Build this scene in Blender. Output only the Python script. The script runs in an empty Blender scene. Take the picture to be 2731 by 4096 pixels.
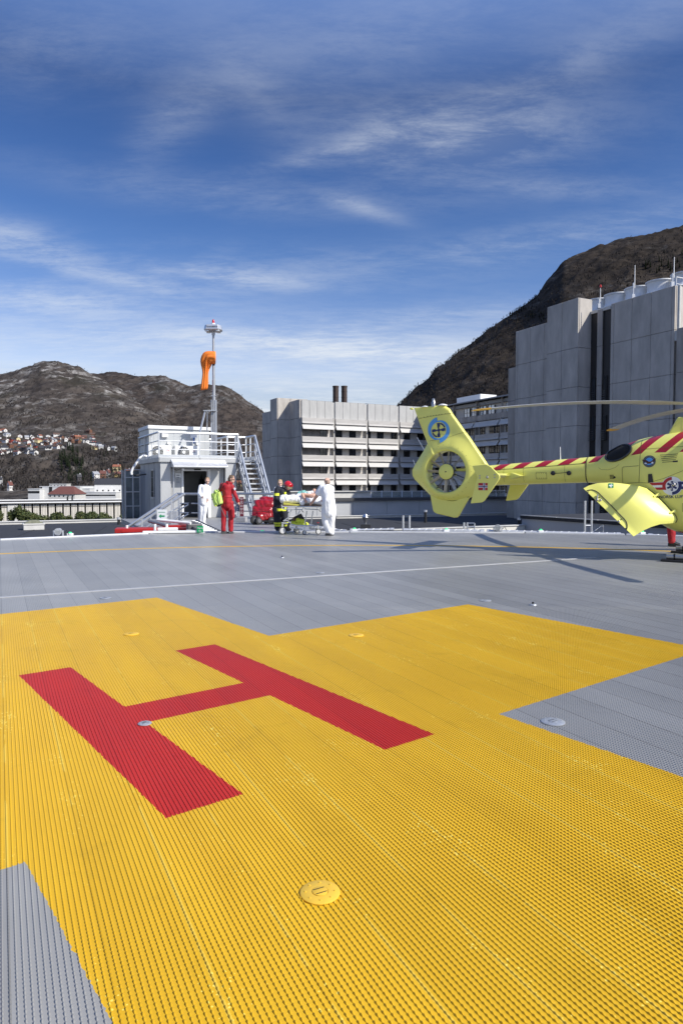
import bpy, bmesh, math, random
import numpy as np
from mathutils import Vector, Matrix, noise
R = math.radians
SC = bpy.context.scene
COL = SC.collection
random.seed(7); rng = np.random.default_rng(7)
# ---------------------------------------------------------------- camera
CF, CX, CYP, HY, CH = 2731.0, 1365.5, 2048.0, 1930.0, 1.58      # focal (px), centre, horizon row, eye height
PITCH = math.atan((HY - CYP) / CF)
cd = bpy.data.cameras.new("camera"); cam = bpy.data.objects.new("camera", cd); COL.objects.link(cam)
cam.location = (0, 0, CH); cam.rotation_euler = (R(90) + PITCH, 0, 0)
cd.sensor_fit = 'VERTICAL'; cd.sensor_height = 36.0; cd.lens = 36.0 * CF / 4096
cd.clip_start = 0.05; cd.clip_end = 20000
SC.camera = cam
# ---------------------------------------------------------------- sky, sun, exposure
SUN = Vector((1.085, -0.62, 1.0)).normalized()
EL = math.asin(SUN.z); AZ = math.atan2(SUN.x, SUN.y)
sd = bpy.data.lights.new("sun", 'SUN'); sd.energy = 5.0; sd.angle = R(0.5); sd.color = (1.0, 0.955, 0.87)
so = bpy.data.objects.new("sun", sd); COL.objects.link(so)
so.rotation_euler = (-SUN).to_track_quat('-Z', 'Y').to_euler()
W = bpy.data.worlds.new("World"); SC.world = W; W.use_nodes = True
def sky():
    nt = W.node_tree; N = nt.nodes; L = nt.links; N.clear()
    def n(t, **k):
        q = N.new(t)
        for a, b in k.items(): setattr(q, a, b)
        return q
    def mth(op, a, b=None, c=None):
        q = n('ShaderNodeMath', operation=op)
        for i, v in enumerate((a, b, c)):
            if v is None: continue
            if isinstance(v, (int, float)): q.inputs[i].default_value = v
            else: L.new(v, q.inputs[i])
        return q.outputs[0]
    def mrange(v, a, b, c=0, d=1, smooth=True):
        q = n('ShaderNodeMapRange'); q.interpolation_type = 'SMOOTHSTEP' if smooth else 'LINEAR'
        L.new(v, q.inputs[0])
        for i, x in enumerate((a, b, c, d)): q.inputs[i + 1].default_value = x
        return q.outputs[0]
    st = n('ShaderNodeTexSky', sky_type='NISHITA', sun_disc=False)
    st.sun_elevation = EL; st.sun_rotation = AZ; st.air_density = 1.0; st.dust_density = 0.6; st.ozone_density = 2.5
    hs = n('ShaderNodeHueSaturation'); hs.inputs['Hue'].default_value = 0.512; hs.inputs['Saturation'].default_value = 1.12
    L.new(st.outputs[0], hs.inputs['Color'])
    tc = n('ShaderNodeTexCoord'); sp = n('ShaderNodeSeparateXYZ'); L.new(tc.outputs['Generated'], sp.inputs[0])
    x, y, z = sp.outputs
    # cirrus: a flat high layer seen in perspective, warped and stretched along the wind
    dz = mth('MAXIMUM', mth('ADD', z, 0.10), 0.03)
    u = mth('DIVIDE', x, dz); v = mth('DIVIDE', y, dz)
    cb = n('ShaderNodeCombineXYZ'); L.new(u, cb.inputs[0]); L.new(v, cb.inputs[1])
    def fbm(scale, rot, sx, sy, det, rough, dist, off=0.0):
        mp = n('ShaderNodeMapping'); mp.inputs['Rotation'].default_value[2] = rot
        mp.inputs['Scale'].default_value = (sx, sy, 1); mp.inputs['Location'].default_value = (off, off * 0.7, off)
        L.new(cb.outputs[0], mp.inputs[0])
        q = n('ShaderNodeTexNoise'); q.inputs['Scale'].default_value = scale; q.inputs['Detail'].default_value = det
        q.inputs['Roughness'].default_value = rough; q.inputs['Distortion'].default_value = dist
        L.new(mp.outputs[0], q.inputs['Vector']); return q.outputs[0]
    wisp = fbm(2.2, R(-20), 0.80, 1.15, 11, 0.66, 0.25, 3.1)
    fine = fbm(6.0, R(38), 0.65, 1.5, 10, 0.74, 0.35, 1.7)
    comb = fbm(11.0, R(-48), 0.5, 1.8, 9, 0.74, 0.2, 8.2)
    big = fbm(0.55, R(-10), 0.7, 1.2, 3, 0.5, 0.2, 5.3)
    # broad cirrus fields at world directions (azimuth, elevation, widths)
    az = mth('ARCTAN2', x, y); el = mth('ARCSINE', z)
    def field(a, e, wa, we, tilt):
        da = mth('SUBTRACT', az, a); de = mth('SUBTRACT', mth('SUBTRACT', el, e), mth('MULTIPLY', da, tilt))
        r = mth('ADD', mth('POWER', mth('DIVIDE', da, wa), 2), mth('POWER', mth('DIVIDE', de, we), 2))
        return mth('POWER', 2.718, mth('MULTIPLY', r, -1))
    tot = None
    for a, e, wa, we, tl, g in FIELDS:
        f = mth('MULTIPLY', field(a, e, wa, we, tl), g)
        tot = f if tot is None else mth('ADD', tot, f)
    tex = mth('ADD', mth('ADD', mth('MULTIPLY', wisp, 0.44), mth('MULTIPLY', fine, 0.32)), mth('MULTIPLY', comb, 0.24))
    tx = mrange(tex, 0.40, 0.62)
    base = mth('MULTIPLY', mrange(big, 0.38, 0.68), 0.07)
    dens = mth('MULTIPLY', mth('ADD', mth('MULTIPLY', tot, 0.64), base), mth('ADD', mth('MULTIPLY', tx, 0.72), 0.16))
    low = mth('MULTIPLY', mrange(el, 0.05, 0.27, 1.0, 0.0), mth('ADD', mth('MULTIPLY', tx, 0.42), 0.60))
    dens = mth('MINIMUM', mth('ADD', dens, low), 0.95)
    # deep clear blue above, pale towards the horizon
    rp = n('ShaderNodeValToRGB'); L.new(mrange(el, 0.0, 0.64, smooth=False), rp.inputs[0])
    stops = [(0.03, (1.55, 1.50, 1.85)), (0.10, (1.72, 1.48, 1.50)), (0.16, (1.62, 1.46, 1.46)), (0.22, (1.25, 1.27, 1.38)), (0.31, (0.82, 1.05, 1.26)), (0.40, (0.65, 0.90, 1.14)), (0.50, (0.56, 0.79, 1.02)), (0.61, (0.50, 0.69, 0.90))]
    e = rp.color_ramp.elements
    for i, (q, c) in enumerate(stops):
        k = e[0] if i == 0 else e[1] if i == len(stops) - 1 else e.new(q / 0.64)
        k.color = (*(v / 2 for v in c), 1)
    e[0].position = 0.03 / 0.64; e[len(stops) - 1].position = 0.61 / 0.64
    zz = n('ShaderNodeMix', data_type='RGBA', blend_type='MULTIPLY'); zz.inputs[0].default_value = 1
    L.new(hs.outputs[0], zz.inputs[6]); L.new(rp.outputs[0], zz.inputs[7])
    z2 = n('ShaderNodeMix', data_type='RGBA', blend_type='MULTIPLY'); z2.inputs[0].default_value = 1
    L.new(zz.outputs[2], z2.inputs[6]); z2.inputs[7].default_value = (2, 2, 2, 1)
    mx = n('ShaderNodeMix', data_type='RGBA'); L.new(dens, mx.inputs[0])
    L.new(z2.outputs[2], mx.inputs[6]); mx.inputs[7].default_value = (7.9, 8.4, 9.0, 1)
    bg = n('ShaderNodeBackground'); bg.inputs[1].default_value = 0.092
    L.new(mx.outputs[2], bg.inputs[0])
    ow = n('ShaderNodeOutputWorld'); L.new(bg.outputs[0], ow.inputs[0])
FIELDS = [(0.15, 0.455, 0.165, 0.040, -0.03, 0.85), (0.0, 0.445, 0.13, 0.012, 0.22, 0.40), (-0.235, 0.465, 0.06, 0.034, 0.55, 0.36), (-0.12, 0.505, 0.05, 0.03, -0.4, 0.20), (-0.40, 0.52, 0.09, 0.045, 0.2, 0.22),
          (0.02, 0.56, 0.30, 0.045, 0.12, 0.20), (0.32, 0.515, 0.17, 0.03, 0.25, 0.26), (0.03, 0.375, 0.06, 0.010, -0.28, 0.42), (0.29, 0.385, 0.13, 0.012, -0.12, 0.34), (0.30, 0.325, 0.22, 0.020, 0.05, 0.50), (-0.12, 0.385, 0.30, 0.022, -0.02, 0.30),
          (-0.43, 0.305, 0.075, 0.022, -0.12, 0.85), (-0.30, 0.272, 0.12, 0.010, -0.10, 0.6), (-0.42, 0.238, 0.20, 0.020, 0.02, 0.8), (-0.16, 0.285, 0.11, 0.012, -0.06, 0.75), (-0.10, 0.295, 0.25, 0.03, 0.0, 0.35), (0.02, 0.19, 0.20, 0.022, -0.04, 0.95), (-0.2, 0.205, 0.25, 0.02, 0.05, 0.5), (0.12, 0.235, 0.16, 0.016, 0.03, 0.45)]
sky()
SC.view_settings.view_transform = 'Standard'; SC.view_settings.look = 'None'
SC.view_settings.exposure = 0.15; SC.view_settings.gamma = 1.0
# ---------------------------------------------------------------- helpers
def ray(x, y):
    u = (x - CX) / CF; v = (CYP - y) / CF; c, s = math.cos(PITCH), math.sin(PITCH)
    return Vector((u, c - v * s, s + v * c))
def at(x, y, Y):
    r = ray(x, y); return Vector((0, 0, CH)) + r * (Y / r.y)
def gnd(x, y, z=0.0):
    r = ray(x, y); return Vector((0, 0, CH)) + r * ((z - CH) / r.z)
GA = R(26.6)
GB = Vector((math.cos(GA), math.sin(GA), 0)); GAV = Vector((-math.sin(GA), math.cos(GA), 0))
KIDS = {}
class MB:
    def __init__(s): s.v = []; s.f = []; s.m = []; s.mi = 0
    def add(s, vs, fs):
        n = len(s.v); s.v += [tuple(v) for v in vs]; s.f += [tuple(i + n for i in f) for f in fs]; s.m += [s.mi] * len(fs); return s
    def bb(s, x0, x1, y0, y1, z0, z1):
        return s.add([(x0, y0, z0), (x1, y0, z0), (x1, y1, z0), (x0, y1, z0), (x0, y0, z1), (x1, y0, z1), (x1, y1, z1), (x0, y1, z1)],
                     [(0, 3, 2, 1), (4, 5, 6, 7), (0, 1, 5, 4), (1, 2, 6, 5), (2, 3, 7, 6), (3, 0, 4, 7)])
    def beam(s, p, q, w, h=None, up=(0, 0, 1)):
        p = Vector(p); q = Vector(q); h = h or w; d = (q - p).normalized(); up = Vector(up)
        if abs(d.dot(up)) > 0.98: up = Vector((1, 0, 0))
        a = d.cross(up).normalized() * (w / 2); b = a.cross(d).normalized() * (h / 2)
        vs = [p - a - b, p + a - b, p + a + b, p - a + b, q - a - b, q + a - b, q + a + b, q - a + b]
        return s.add(vs, [(0, 1, 2, 3), (7, 6, 5, 4), (0, 4, 5, 1), (1, 5, 6, 2), (2, 6, 7, 3), (3, 7, 4, 0)])
    def loft(s, rings, cap=True, closed=True):
        n = len(rings[0]); vs = [p for r in rings for p in r]; fs = []
        for i in range(len(rings) - 1):
            for j in range(n if closed else n - 1):
                k = (j + 1) % n; fs.append((i * n + j, i * n + k, (i + 1) * n + k, (i + 1) * n + j))
        if cap and closed:
            fs.append(tuple(range(n - 1, -1, -1))); fs.append(tuple((len(rings) - 1) * n + j for j in range(n)))
        return s.add(vs, fs)
    def tube(s, pts, r, n=8, cap=True, fl=1.0):
        pts = [Vector(p) for p in pts]; rings = []; ref = None
        rr = r if isinstance(r, (list, tuple)) else [r] * len(pts)
        for i, p in enumerate(pts):
            d = (pts[min(i + 1, len(pts) - 1)] - pts[max(i - 1, 0)]).normalized()
            if ref is None: ref = Vector((0, 0, 1)) if abs(d.z) < 0.9 else Vector((1, 0, 0))
            a = d.cross(ref)
            a = a.normalized() if a.length > 1e-6 else d.orthogonal().normalized()
            b = d.cross(a).normalized(); ref = -b if False else (a.cross(d)).normalized()
            rings.append([p + (a * math.cos(t) + b * math.sin(t) * fl) * rr[i] for t in [2 * math.pi * j / n for j in range(n)]])
        return s.loft(rings, cap)
    def lathe(s, prof, c=(0, 0, 0), n=16, axis=(0, 0, 1), cap=True):
        ax = Vector(axis).normalized(); u = ax.orthogonal().normalized(); w = ax.cross(u); c = Vector(c)
        return s.loft([[c + ax * z + (u * math.cos(t) + w * math.sin(t)) * max(r, 1e-4) for t in [2 * math.pi * j / n for j in range(n)]] for r, z in prof], cap)
    def prism(s, pts, ext):
        e = Vector(ext); return s.loft([[Vector(p) for p in pts], [Vector(p) + e for p in pts]])
    def ball(s, c, r, n=12, m=8):
        r = r if isinstance(r, (list, tuple)) else (r, r, r); c = Vector(c)
        return s.loft([[c + Vector((r[0] * math.sin(q) * math.cos(t), r[1] * math.sin(q) * math.sin(t), -r[2] * math.cos(q))) for t in [2 * math.pi * j / n for j in range(n)]]
                       for q in [max(0.02, min(math.pi - 0.02, math.pi * i / m)) for i in range(m + 1)]])
    def grid(s, rows, flip=False):
        return s.loft(rows, cap=False, closed=False)
    def xf(s, M):
        s.v = [tuple(M @ Vector(p)) for p in s.v]; return s
    def build(s, name, mats, parent=None, smooth=False, bevel=0.0, seg=2, label=None, fixn=True):
        me = bpy.data.meshes.new(name); me.from_pydata(s.v, [], s.f)
        mats = mats if isinstance(mats, (list, tuple)) else [mats]
        for m in mats: me.materials.append(m)
        if len(mats) > 1: me.polygons.foreach_set('material_index', s.m)
        if fixn:
            bm = bmesh.new(); bm.from_mesh(me); bmesh.ops.recalc_face_normals(bm, faces=bm.faces); bm.to_mesh(me); bm.free()
        if smooth:
            me.polygons.foreach_set('use_smooth', [True] * len(me.polygons))
            me.set_sharp_from_angle(angle=R(smooth if smooth is not True else 40))
        o = bpy.data.objects.new(name, me); COL.objects.link(o)
        if bevel:
            b = o.modifiers.new('b', 'BEVEL'); b.width = bevel; b.segments = seg; b.limit_method = 'ANGLE'; b.angle_limit = R(40); b.harden_normals = False
        if parent: o.parent = parent; KIDS.setdefault(parent.name, []).append(o)
        if label: o['label'] = label
        return o
def npmesh(name, V, Fq, mat, parent=None, smooth=False):
    me = bpy.data.meshes.new(name); V = np.asarray(V, np.float32); Fq = np.asarray(Fq, np.int32); k = Fq.shape[1]
    me.vertices.add(len(V)); me.vertices.foreach_set('co', V.ravel())
    me.loops.add(Fq.size); me.loops.foreach_set('vertex_index', Fq.ravel())
    me.polygons.add(len(Fq)); me.polygons.foreach_set('loop_start', np.arange(0, Fq.size, k, dtype=np.int32))
    if smooth: me.polygons.foreach_set('use_smooth', np.ones(len(Fq), bool))
    me.update(calc_edges=True); me.materials.append(mat)
    o = bpy.data.objects.new(name, me); COL.objects.link(o)
    if parent: o.parent = parent; KIDS.setdefault(parent.name, []).append(o)
    return o
def tag(o, label=None, cat=None, group=None, kind=None):
    for k, v in (('label', label), ('category', cat), ('group', group), ('kind', kind)):
        if v: o[k] = v
    return o
def thing(name, label, cat, loc=(0, 0, 0), rz=0.0, group=None):
    o = bpy.data.objects.new(name, None); COL.objects.link(o); o.location = loc; o.rotation_euler = (0, 0, rz)
    o.empty_display_size = 0.2
    return tag(o, label, cat, group)
def dup(o, loc=None, rz=None, label=None, group=None, parent=None, scale=None):
    c = o.copy(); COL.objects.link(c)
    if parent: c.parent = parent; KIDS.setdefault(parent.name, []).append(c)
    if loc is not None: c.location = loc
    if rz is not None: c.rotation_euler = (0, 0, rz)
    if scale is not None: c.scale = (scale,) * 3 if isinstance(scale, (int, float)) else scale
    if label: c['label'] = label
    if group: c['group'] = group
    for ch in list(KIDS.get(o.name, [])): dup(ch, parent=c)
    return c
MATS = {}
def mat(name, col, rough=0.6, metal=0.0, var=0.12, scale=4.0, bump=0.0, bscale=40.0, col2=None, coat=0.0, alpha=None, trans=0.0, spec=0.5, stretch=None, detail=5):
    if name in MATS: return MATS[name]
    m = bpy.data.materials.new(name); m.use_nodes = True; nt = m.node_tree; N = nt.nodes; L = nt.links
    b = N['Principled BSDF']; b.inputs['Roughness'].default_value = rough; b.inputs['Metallic'].default_value = metal
    b.inputs['Specular IOR Level'].default_value = spec
    b.inputs['Coat Weight'].default_value = coat; b.inputs['Coat Roughness'].default_value = 0.06
    b.inputs['Transmission Weight'].default_value = trans
    tc = N.new('ShaderNodeTexCoord'); mp = N.new('ShaderNodeMapping'); L.new(tc.outputs['Object'], mp.inputs[0])
    if stretch: mp.inputs['Scale'].default_value = stretch
    nz = N.new('ShaderNodeTexNoise'); nz.inputs['Scale'].default_value = scale; nz.inputs['Detail'].default_value = detail; nz.inputs['Roughness'].default_value = 0.62
    L.new(mp.outputs[0], nz.inputs['Vector'])
    rp = N.new('ShaderNodeValToRGB'); e = rp.color_ramp.elements
    c2 = col2 or tuple(c * (1 - var) for c in col)
    e[0].color = (*c2, 1); e[1].color = (*(min(1, c * (1 + var * 0.6)) for c in col), 1) if not col2 else (*col, 1)
    e[0].position = 0.3; e[1].position = 0.7
    L.new(nz.outputs[0], rp.inputs[0]); L.new(rp.outputs[0], b.inputs['Base Color'])
    if bump:
        n2 = N.new('ShaderNodeTexNoise'); n2.inputs['Scale'].default_value = bscale; n2.inputs['Detail'].default_value = 6
        L.new(tc.outputs['Object'], n2.inputs['Vector'])
        bp = N.new('ShaderNodeBump'); bp.inputs['Strength'].default_value = min(1, bump); bp.inputs['Distance'].default_value = 0.02 * max(1, bump)
        L.new(n2.outputs[0], bp.inputs['Height']); L.new(bp.outputs[0], b.inputs['Normal'])
    MATS[name] = m; return m
def text_mesh(s, size, ext=0.002, bold=0.0):
    cu = bpy.data.curves.new('t', 'FONT'); cu.body = s; cu.size = size; cu.align_x = 'CENTER'; cu.align_y = 'CENTER'; cu.extrude = ext; cu.resolution_u = 3; cu.offset = bold
    o = bpy.data.objects.new('t', cu); COL.objects.link(o)
    bpy.context.view_layer.update()
    me = bpy.data.meshes.new_from_object(o.evaluated_get(bpy.context.evaluated_depsgraph_get()))
    bpy.data.objects.remove(o); return me
def lettering(s, size, m, parent, M, name='lettering', bold=0.0, sx=1.0):
    me = text_mesh(s, size); me.name = name; me.materials.clear(); me.materials.append(m)
    me.transform(M @ Matrix.Diagonal((sx, 1, 1, 1)))
    o = bpy.data.objects.new(name, me); COL.objects.link(o); o.parent = parent; KIDS.setdefault(parent.name, []).append(o)
    return o
def frame(o, xdir, up=(0, 0, 1)):
    x = Vector(xdir).normalized(); u = Vector(up); z = x.cross(u).normalized(); y = z.cross(x).normalized()
    return Matrix(((x.x, y.x, z.x, o[0]), (x.y, y.y, z.y, o[1]), (x.z, y.z, z.z, o[2]), (0, 0, 0, 1)))
# ================================================================ SETTING: helipad deck
DECK = [(-16.5, -3.0), (-16.5, 9.5), (-9.33, 18.60), (-5.9, 20.95), (-3.94, 21.45), (0.25, 21.5), (5.7, 21.2), (8.5, 20.42), (10.6, 19.5), (17, 12), (17, -3.0)]
WALK = [(-5.75, 21.0), (-3.94, 21.45), (0.25, 21.5), (0.6, 21.5), (-3.9, 32.6), (-9.6, 29.75)]
def deck_material():
    m = bpy.data.materials.new('deck_paint'); m.use_nodes = True; nt = m.node_tree; N = nt.nodes; L = nt.links
    b = N['Principled BSDF']
    def n(t, **k):
        q = N.new(t)
        for a, v in k.items(): setattr(q, a, v)
        return q
    def mth(op, a, c=None):
        q = n('ShaderNodeMath', operation=op)
        for i, v in enumerate((a, c)):
            if v is None: continue
            if isinstance(v, (int, float)): q.inputs[i].default_value = v
            else: L.new(v, q.inputs[i])
        return q.outputs[0]
    ge = n('ShaderNodeNewGeometry'); wob = n('ShaderNodeTexNoise'); wob.inputs['Scale'].default_value = 30; wob.inputs['Detail'].default_value = 3
    L.new(ge.outputs['Position'], wob.inputs['Vector'])
    sp = n('ShaderNodeSeparateXYZ'); L.new(ge.outputs['Position'], sp.inputs[0])
    wv = mth('MULTIPLY', mth('SUBTRACT', wob.outputs[0], 0.5), 0.020)
    px = mth('ADD', sp.outputs[0], wv); py = mth('ADD', sp.outputs[1], wv)
    def local(cx, cy, ang):
        c, s = math.cos(ang), math.sin(ang); dx = mth('SUBTRACT', px, cx); dy = mth('SUBTRACT', py, cy)
        return mth('ADD', mth('MULTIPLY', dx, c), mth('MULTIPLY', dy, s)), mth('ADD', mth('MULTIPLY', dx, -s), mth('MULTIPLY', dy, c))
    def inside(v, lo, hi): return mth('MULTIPLY', mth('GREATER_THAN', v, lo), mth('LESS_THAN', v, hi))
    u, v = local(-1.03, 4.88, R(37.3))                                # H frame: u across, v along the uprights
    au, av = mth('ABSOLUTE', u), mth('ABSOLUTE', v)
    h1 = mth('MULTIPLY', inside(au, 0.475, 0.885), mth('LESS_THAN', av, 1.5))
    h2 = mth('MULTIPLY', mth('LESS_THAN', au, 0.48), mth('LESS_THAN', av, 0.2))
    H = mth('MAXIMUM', h1, h2)
    C = mth('MAXIMUM', mth('MULTIPLY', mth('LESS_THAN', au, 1.5), mth('LESS_THAN', av, 4.45)), mth('MULTIPLY', mth('LESS_THAN', av, 1.5), mth('LESS_THAN', au, 4.5)))
    rx = mth('SUBTRACT', px, RING[0]); ry = mth('SUBTRACT', py, RING[1])
    rr = mth('SQRT', mth('ADD', mth('MULTIPLY', rx, rx), mth('MULTIPLY', ry, ry)))
    ringm = inside(rr, RING[2] - 0.10, RING[2] + 0.10)
    yl = mth('MAXIMUM', C, ringm)
    # planks: tone differs a little from plank to plank
    gb = mth('ADD', mth('MULTIPLY', sp.outputs[0], GB.x), mth('MULTIPLY', sp.outputs[1], GB.y))
    ga = mth('ADD', mth('MULTIPLY', sp.outputs[0], GAV.x), mth('MULTIPLY', sp.outputs[1], GAV.y))
    pl = mth('FLOOR', mth('DIVIDE', gb, 0.2898))
    wn = n('ShaderNodeTexWhiteNoise', noise_dimensions='1D'); L.new(pl, wn.inputs['W'])
    cbv = n('ShaderNodeCombineXYZ'); L.new(mth('MULTIPLY', gb, 3.0), cbv.inputs[0]); L.new(mth('MULTIPLY', ga, 0.45), cbv.inputs[1])
    st = n('ShaderNodeTexNoise'); st.inputs['Scale'].default_value = 1.2; st.inputs['Detail'].default_value = 6; st.inputs['Roughness'].default_value = 0.65
    L.new(cbv.outputs[0], st.inputs['Vector'])
    bl = n('ShaderNodeTexNoise'); bl.inputs['Scale'].default_value = 0.7; bl.inputs['Detail'].default_value = 5; L.new(ge.outputs['Position'], bl.inputs['Vector'])
    wn2 = n('ShaderNodeTexWhiteNoise', noise_dimensions='1D'); L.new(mth('FLOOR', mth('DIVIDE', gb, 1.449)), wn2.inputs['W'])
    scuff = n('ShaderNodeTexNoise'); scuff.inputs['Scale'].default_value = 2.3; scuff.inputs['Detail'].default_value = 9; scuff.inputs['Roughness'].default_value = 0.72; scuff.inputs['Distortion'].default_value = 1.2; L.new(ge.outputs['Position'], scuff.inputs['Vector'])
    scm = n('ShaderNodeMapRange'); L.new(scuff.outputs[0], scm.inputs[0]); scm.inputs[1].default_value = 0.56; scm.inputs[2].default_value = 0.74; scm.inputs[3].default_value = 0.0; scm.inputs[4].default_value = -0.14
    frs = mth('ABSOLUTE', mth('SUBTRACT', mth('FRACT', mth('ADD', mth('DIVIDE', gb, 0.2898), 0.5)), 0.5)); sline = mth('MULTIPLY', mth('LESS_THAN', frs, 0.013), mth('SUBTRACT', mth('MULTIPLY', yl, 0.18), 0.34))
    tone = mth('ADD', 0.74, mth('ADD', mth('ADD', mth('MULTIPLY', wn.outputs['Value'], mth('SUBTRACT', 0.13, mth('MULTIPLY', yl, 0.08))), mth('MULTIPLY', wn2.outputs['Value'], 0.05)), mth('ADD', mth('ADD', scm.outputs[0], sline), mth('ADD', mth('MULTIPLY', st.outputs[0], 0.20), mth('MULTIPLY', bl.outputs[0], 0.16)))))
    def ramp(c0, c1, fac):
        q = n('ShaderNodeMix', data_type='RGBA'); q.inputs[6].default_value = (*c0, 1); q.inputs[7].default_value = (*c1, 1)
        if isinstance(fac, (int, float)): q.inputs[0].default_value = fac
        else: L.new(fac, q.inputs[0])
        return q
    # worn flecks in the yellow: old lighter paint shows through, mostly along plank seams
    fr = mth('FRACT', mth('DIVIDE', gb, 0.2898)); dseam = mth('ABSOLUTE', mth('SUBTRACT', fr, 0.5))
    fl = n('ShaderNodeTexVoronoi'); fl.inputs['Scale'].default_value = 40; L.new(ge.outputs['Position'], fl.inputs['Vector'])
    fn = n('ShaderNodeTexNoise'); fn.inputs['Scale'].default_value = 1.9; fn.inputs['Detail'].default_value = 6; L.new(ge.outputs['Position'], fn.inputs['Vector'])
    nearseam = mth('MULTIPLY', mth('LESS_THAN', frs, 0.17), 0.11)
    fleck = mth('LESS_THAN', fl.outputs['Distance'], mth('ADD', mth('MULTIPLY', mth('SUBTRACT', fn.outputs[0], 0.515), 1.25), nearseam))
    seam = mth('MULTIPLY', mth('LESS_THAN', frs, 0.022), mth('GREATER_THAN', st.outputs[0], 0.5))
    grey = ramp((0.258, 0.254, 0.238), (0.352, 0.344, 0.320), bl.outputs[0])
    yel = ramp((0.65, 0.370, 0.013), (0.72, 0.445, 0.025), st.outputs[0])
    fk = mth('MINIMUM', mth('ADD', mth('MULTIPLY', fleck, 0.75), mth('MULTIPLY', seam, 0.28)), 1.0)
    yw = n('ShaderNodeMix', data_type='RGBA'); L.new(fk, yw.inputs[0]); L.new(yel.outputs[2], yw.inputs[6]); yw.inputs[7].default_value = (0.92, 0.76, 0.16, 1)
    red = ramp((0.44, 0.020, 0.014), (0.52, 0.034, 0.022), st.outputs[0])
    def over(a, bq, f):
        q = n('ShaderNodeMix', data_type='RGBA'); L.new(f, q.inputs[0]); L.new(a, q.inputs[6]); L.new(bq, q.inputs[7]); return q.outputs[2]
    # gutter/joint strip: bare light metal
    c = over(grey.outputs[2], yw.outputs[2], yl); c = over(c, red.outputs[2], H)
    mu = n('ShaderNodeMix', data_type='RGBA', blend_type='MULTIPLY'); mu.inputs[0].default_value = 1; L.new(c, mu.inputs[6])
    tcx = n('ShaderNodeCombineXYZ')
    for i in range(3): L.new(tone, tcx.inputs[i])
    L.new(tcx.outputs[0], mu.inputs[7]); L.new(mu.outputs[2], b.inputs['Base Color'])
    L.new(mth('ADD', 0.32, mth('MULTIPLY', st.outputs[0], 0.2)), b.inputs['Roughness'])
    L.new(mth('SUBTRACT', 0.42, mth('MULTIPLY', mth('MAXIMUM', yl, H), 0.22)), b.inputs['Specular IOR Level'])
    L.new(mth('MULTIPLY', mth('SUBTRACT', 1.0, mth('MAXIMUM', yl, H)), 0.25), b.inputs['Coat Weight']); b.inputs['Coat Roughness'].default_value = 0.24
    bp = n('ShaderNodeBump'); bp.inputs['Strength'].default_value = 0.25; bp.inputs['Distance'].default_value = 0.002
    f2 = n('ShaderNodeTexNoise'); f2.inputs['Scale'].default_value = 180; L.new(ge.outputs['Position'], f2.inputs['Vector'])
    L.new(f2.outputs[0], bp.inputs['Height']); L.new(bp.outputs[0], b.inputs['Normal'])
    return m
def circ3(p, q, r):
    (ax, ay), (bx, by), (cx, cy) = p, q, r; d = 2 * (ax * (by - cy) + bx * (cy - ay) + cx * (ay - by))
    ux = ((ax * ax + ay * ay) * (by - cy) + (bx * bx + by * by) * (cy - ay) + (cx * cx + cy * cy) * (ay - by)) / d
    uy = ((ax * ax + ay * ay) * (cx - bx) + (bx * bx + by * by) * (ax - cx) + (cx * cx + cy * cy) * (bx - ax)) / d
    return ux, uy, math.hypot(ax - ux, ay - uy)
RING = circ3((-7.57, 15.08), (0.6, 17.15), (7.8, 15.55))
M_DECK = deck_material()
def clip_line(poly, o, d):
    """interval t where o+t*d lies in a convex polygon"""
    t0, t1 = -1e9, 1e9; n = len(poly)
    area = sum(poly[i][0] * poly[(i + 1) % n][1] - poly[(i + 1) % n][0] * poly[i][1] for i in range(n))
    for i in range(n):
        a, b = poly[i], poly[(i + 1) % n]; nx, ny = -(b[1] - a[1]), b[0] - a[0]
        if area < 0: nx, ny = -nx, -ny
        num = nx * (a[0] - o[0]) + ny * (a[1] - o[1]); den = nx * d[0] + ny * d[1]
        if abs(den) < 1e-9:
            if num > 0: return None
        elif den > 0: t0 = max(t0, num / den)
        else: t1 = min(t1, num / den)
    return (t0, t1) if t1 > t0 else None
SEAM_A = 10.42                                                     # grid coordinate of the joint strip across the deck
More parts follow.
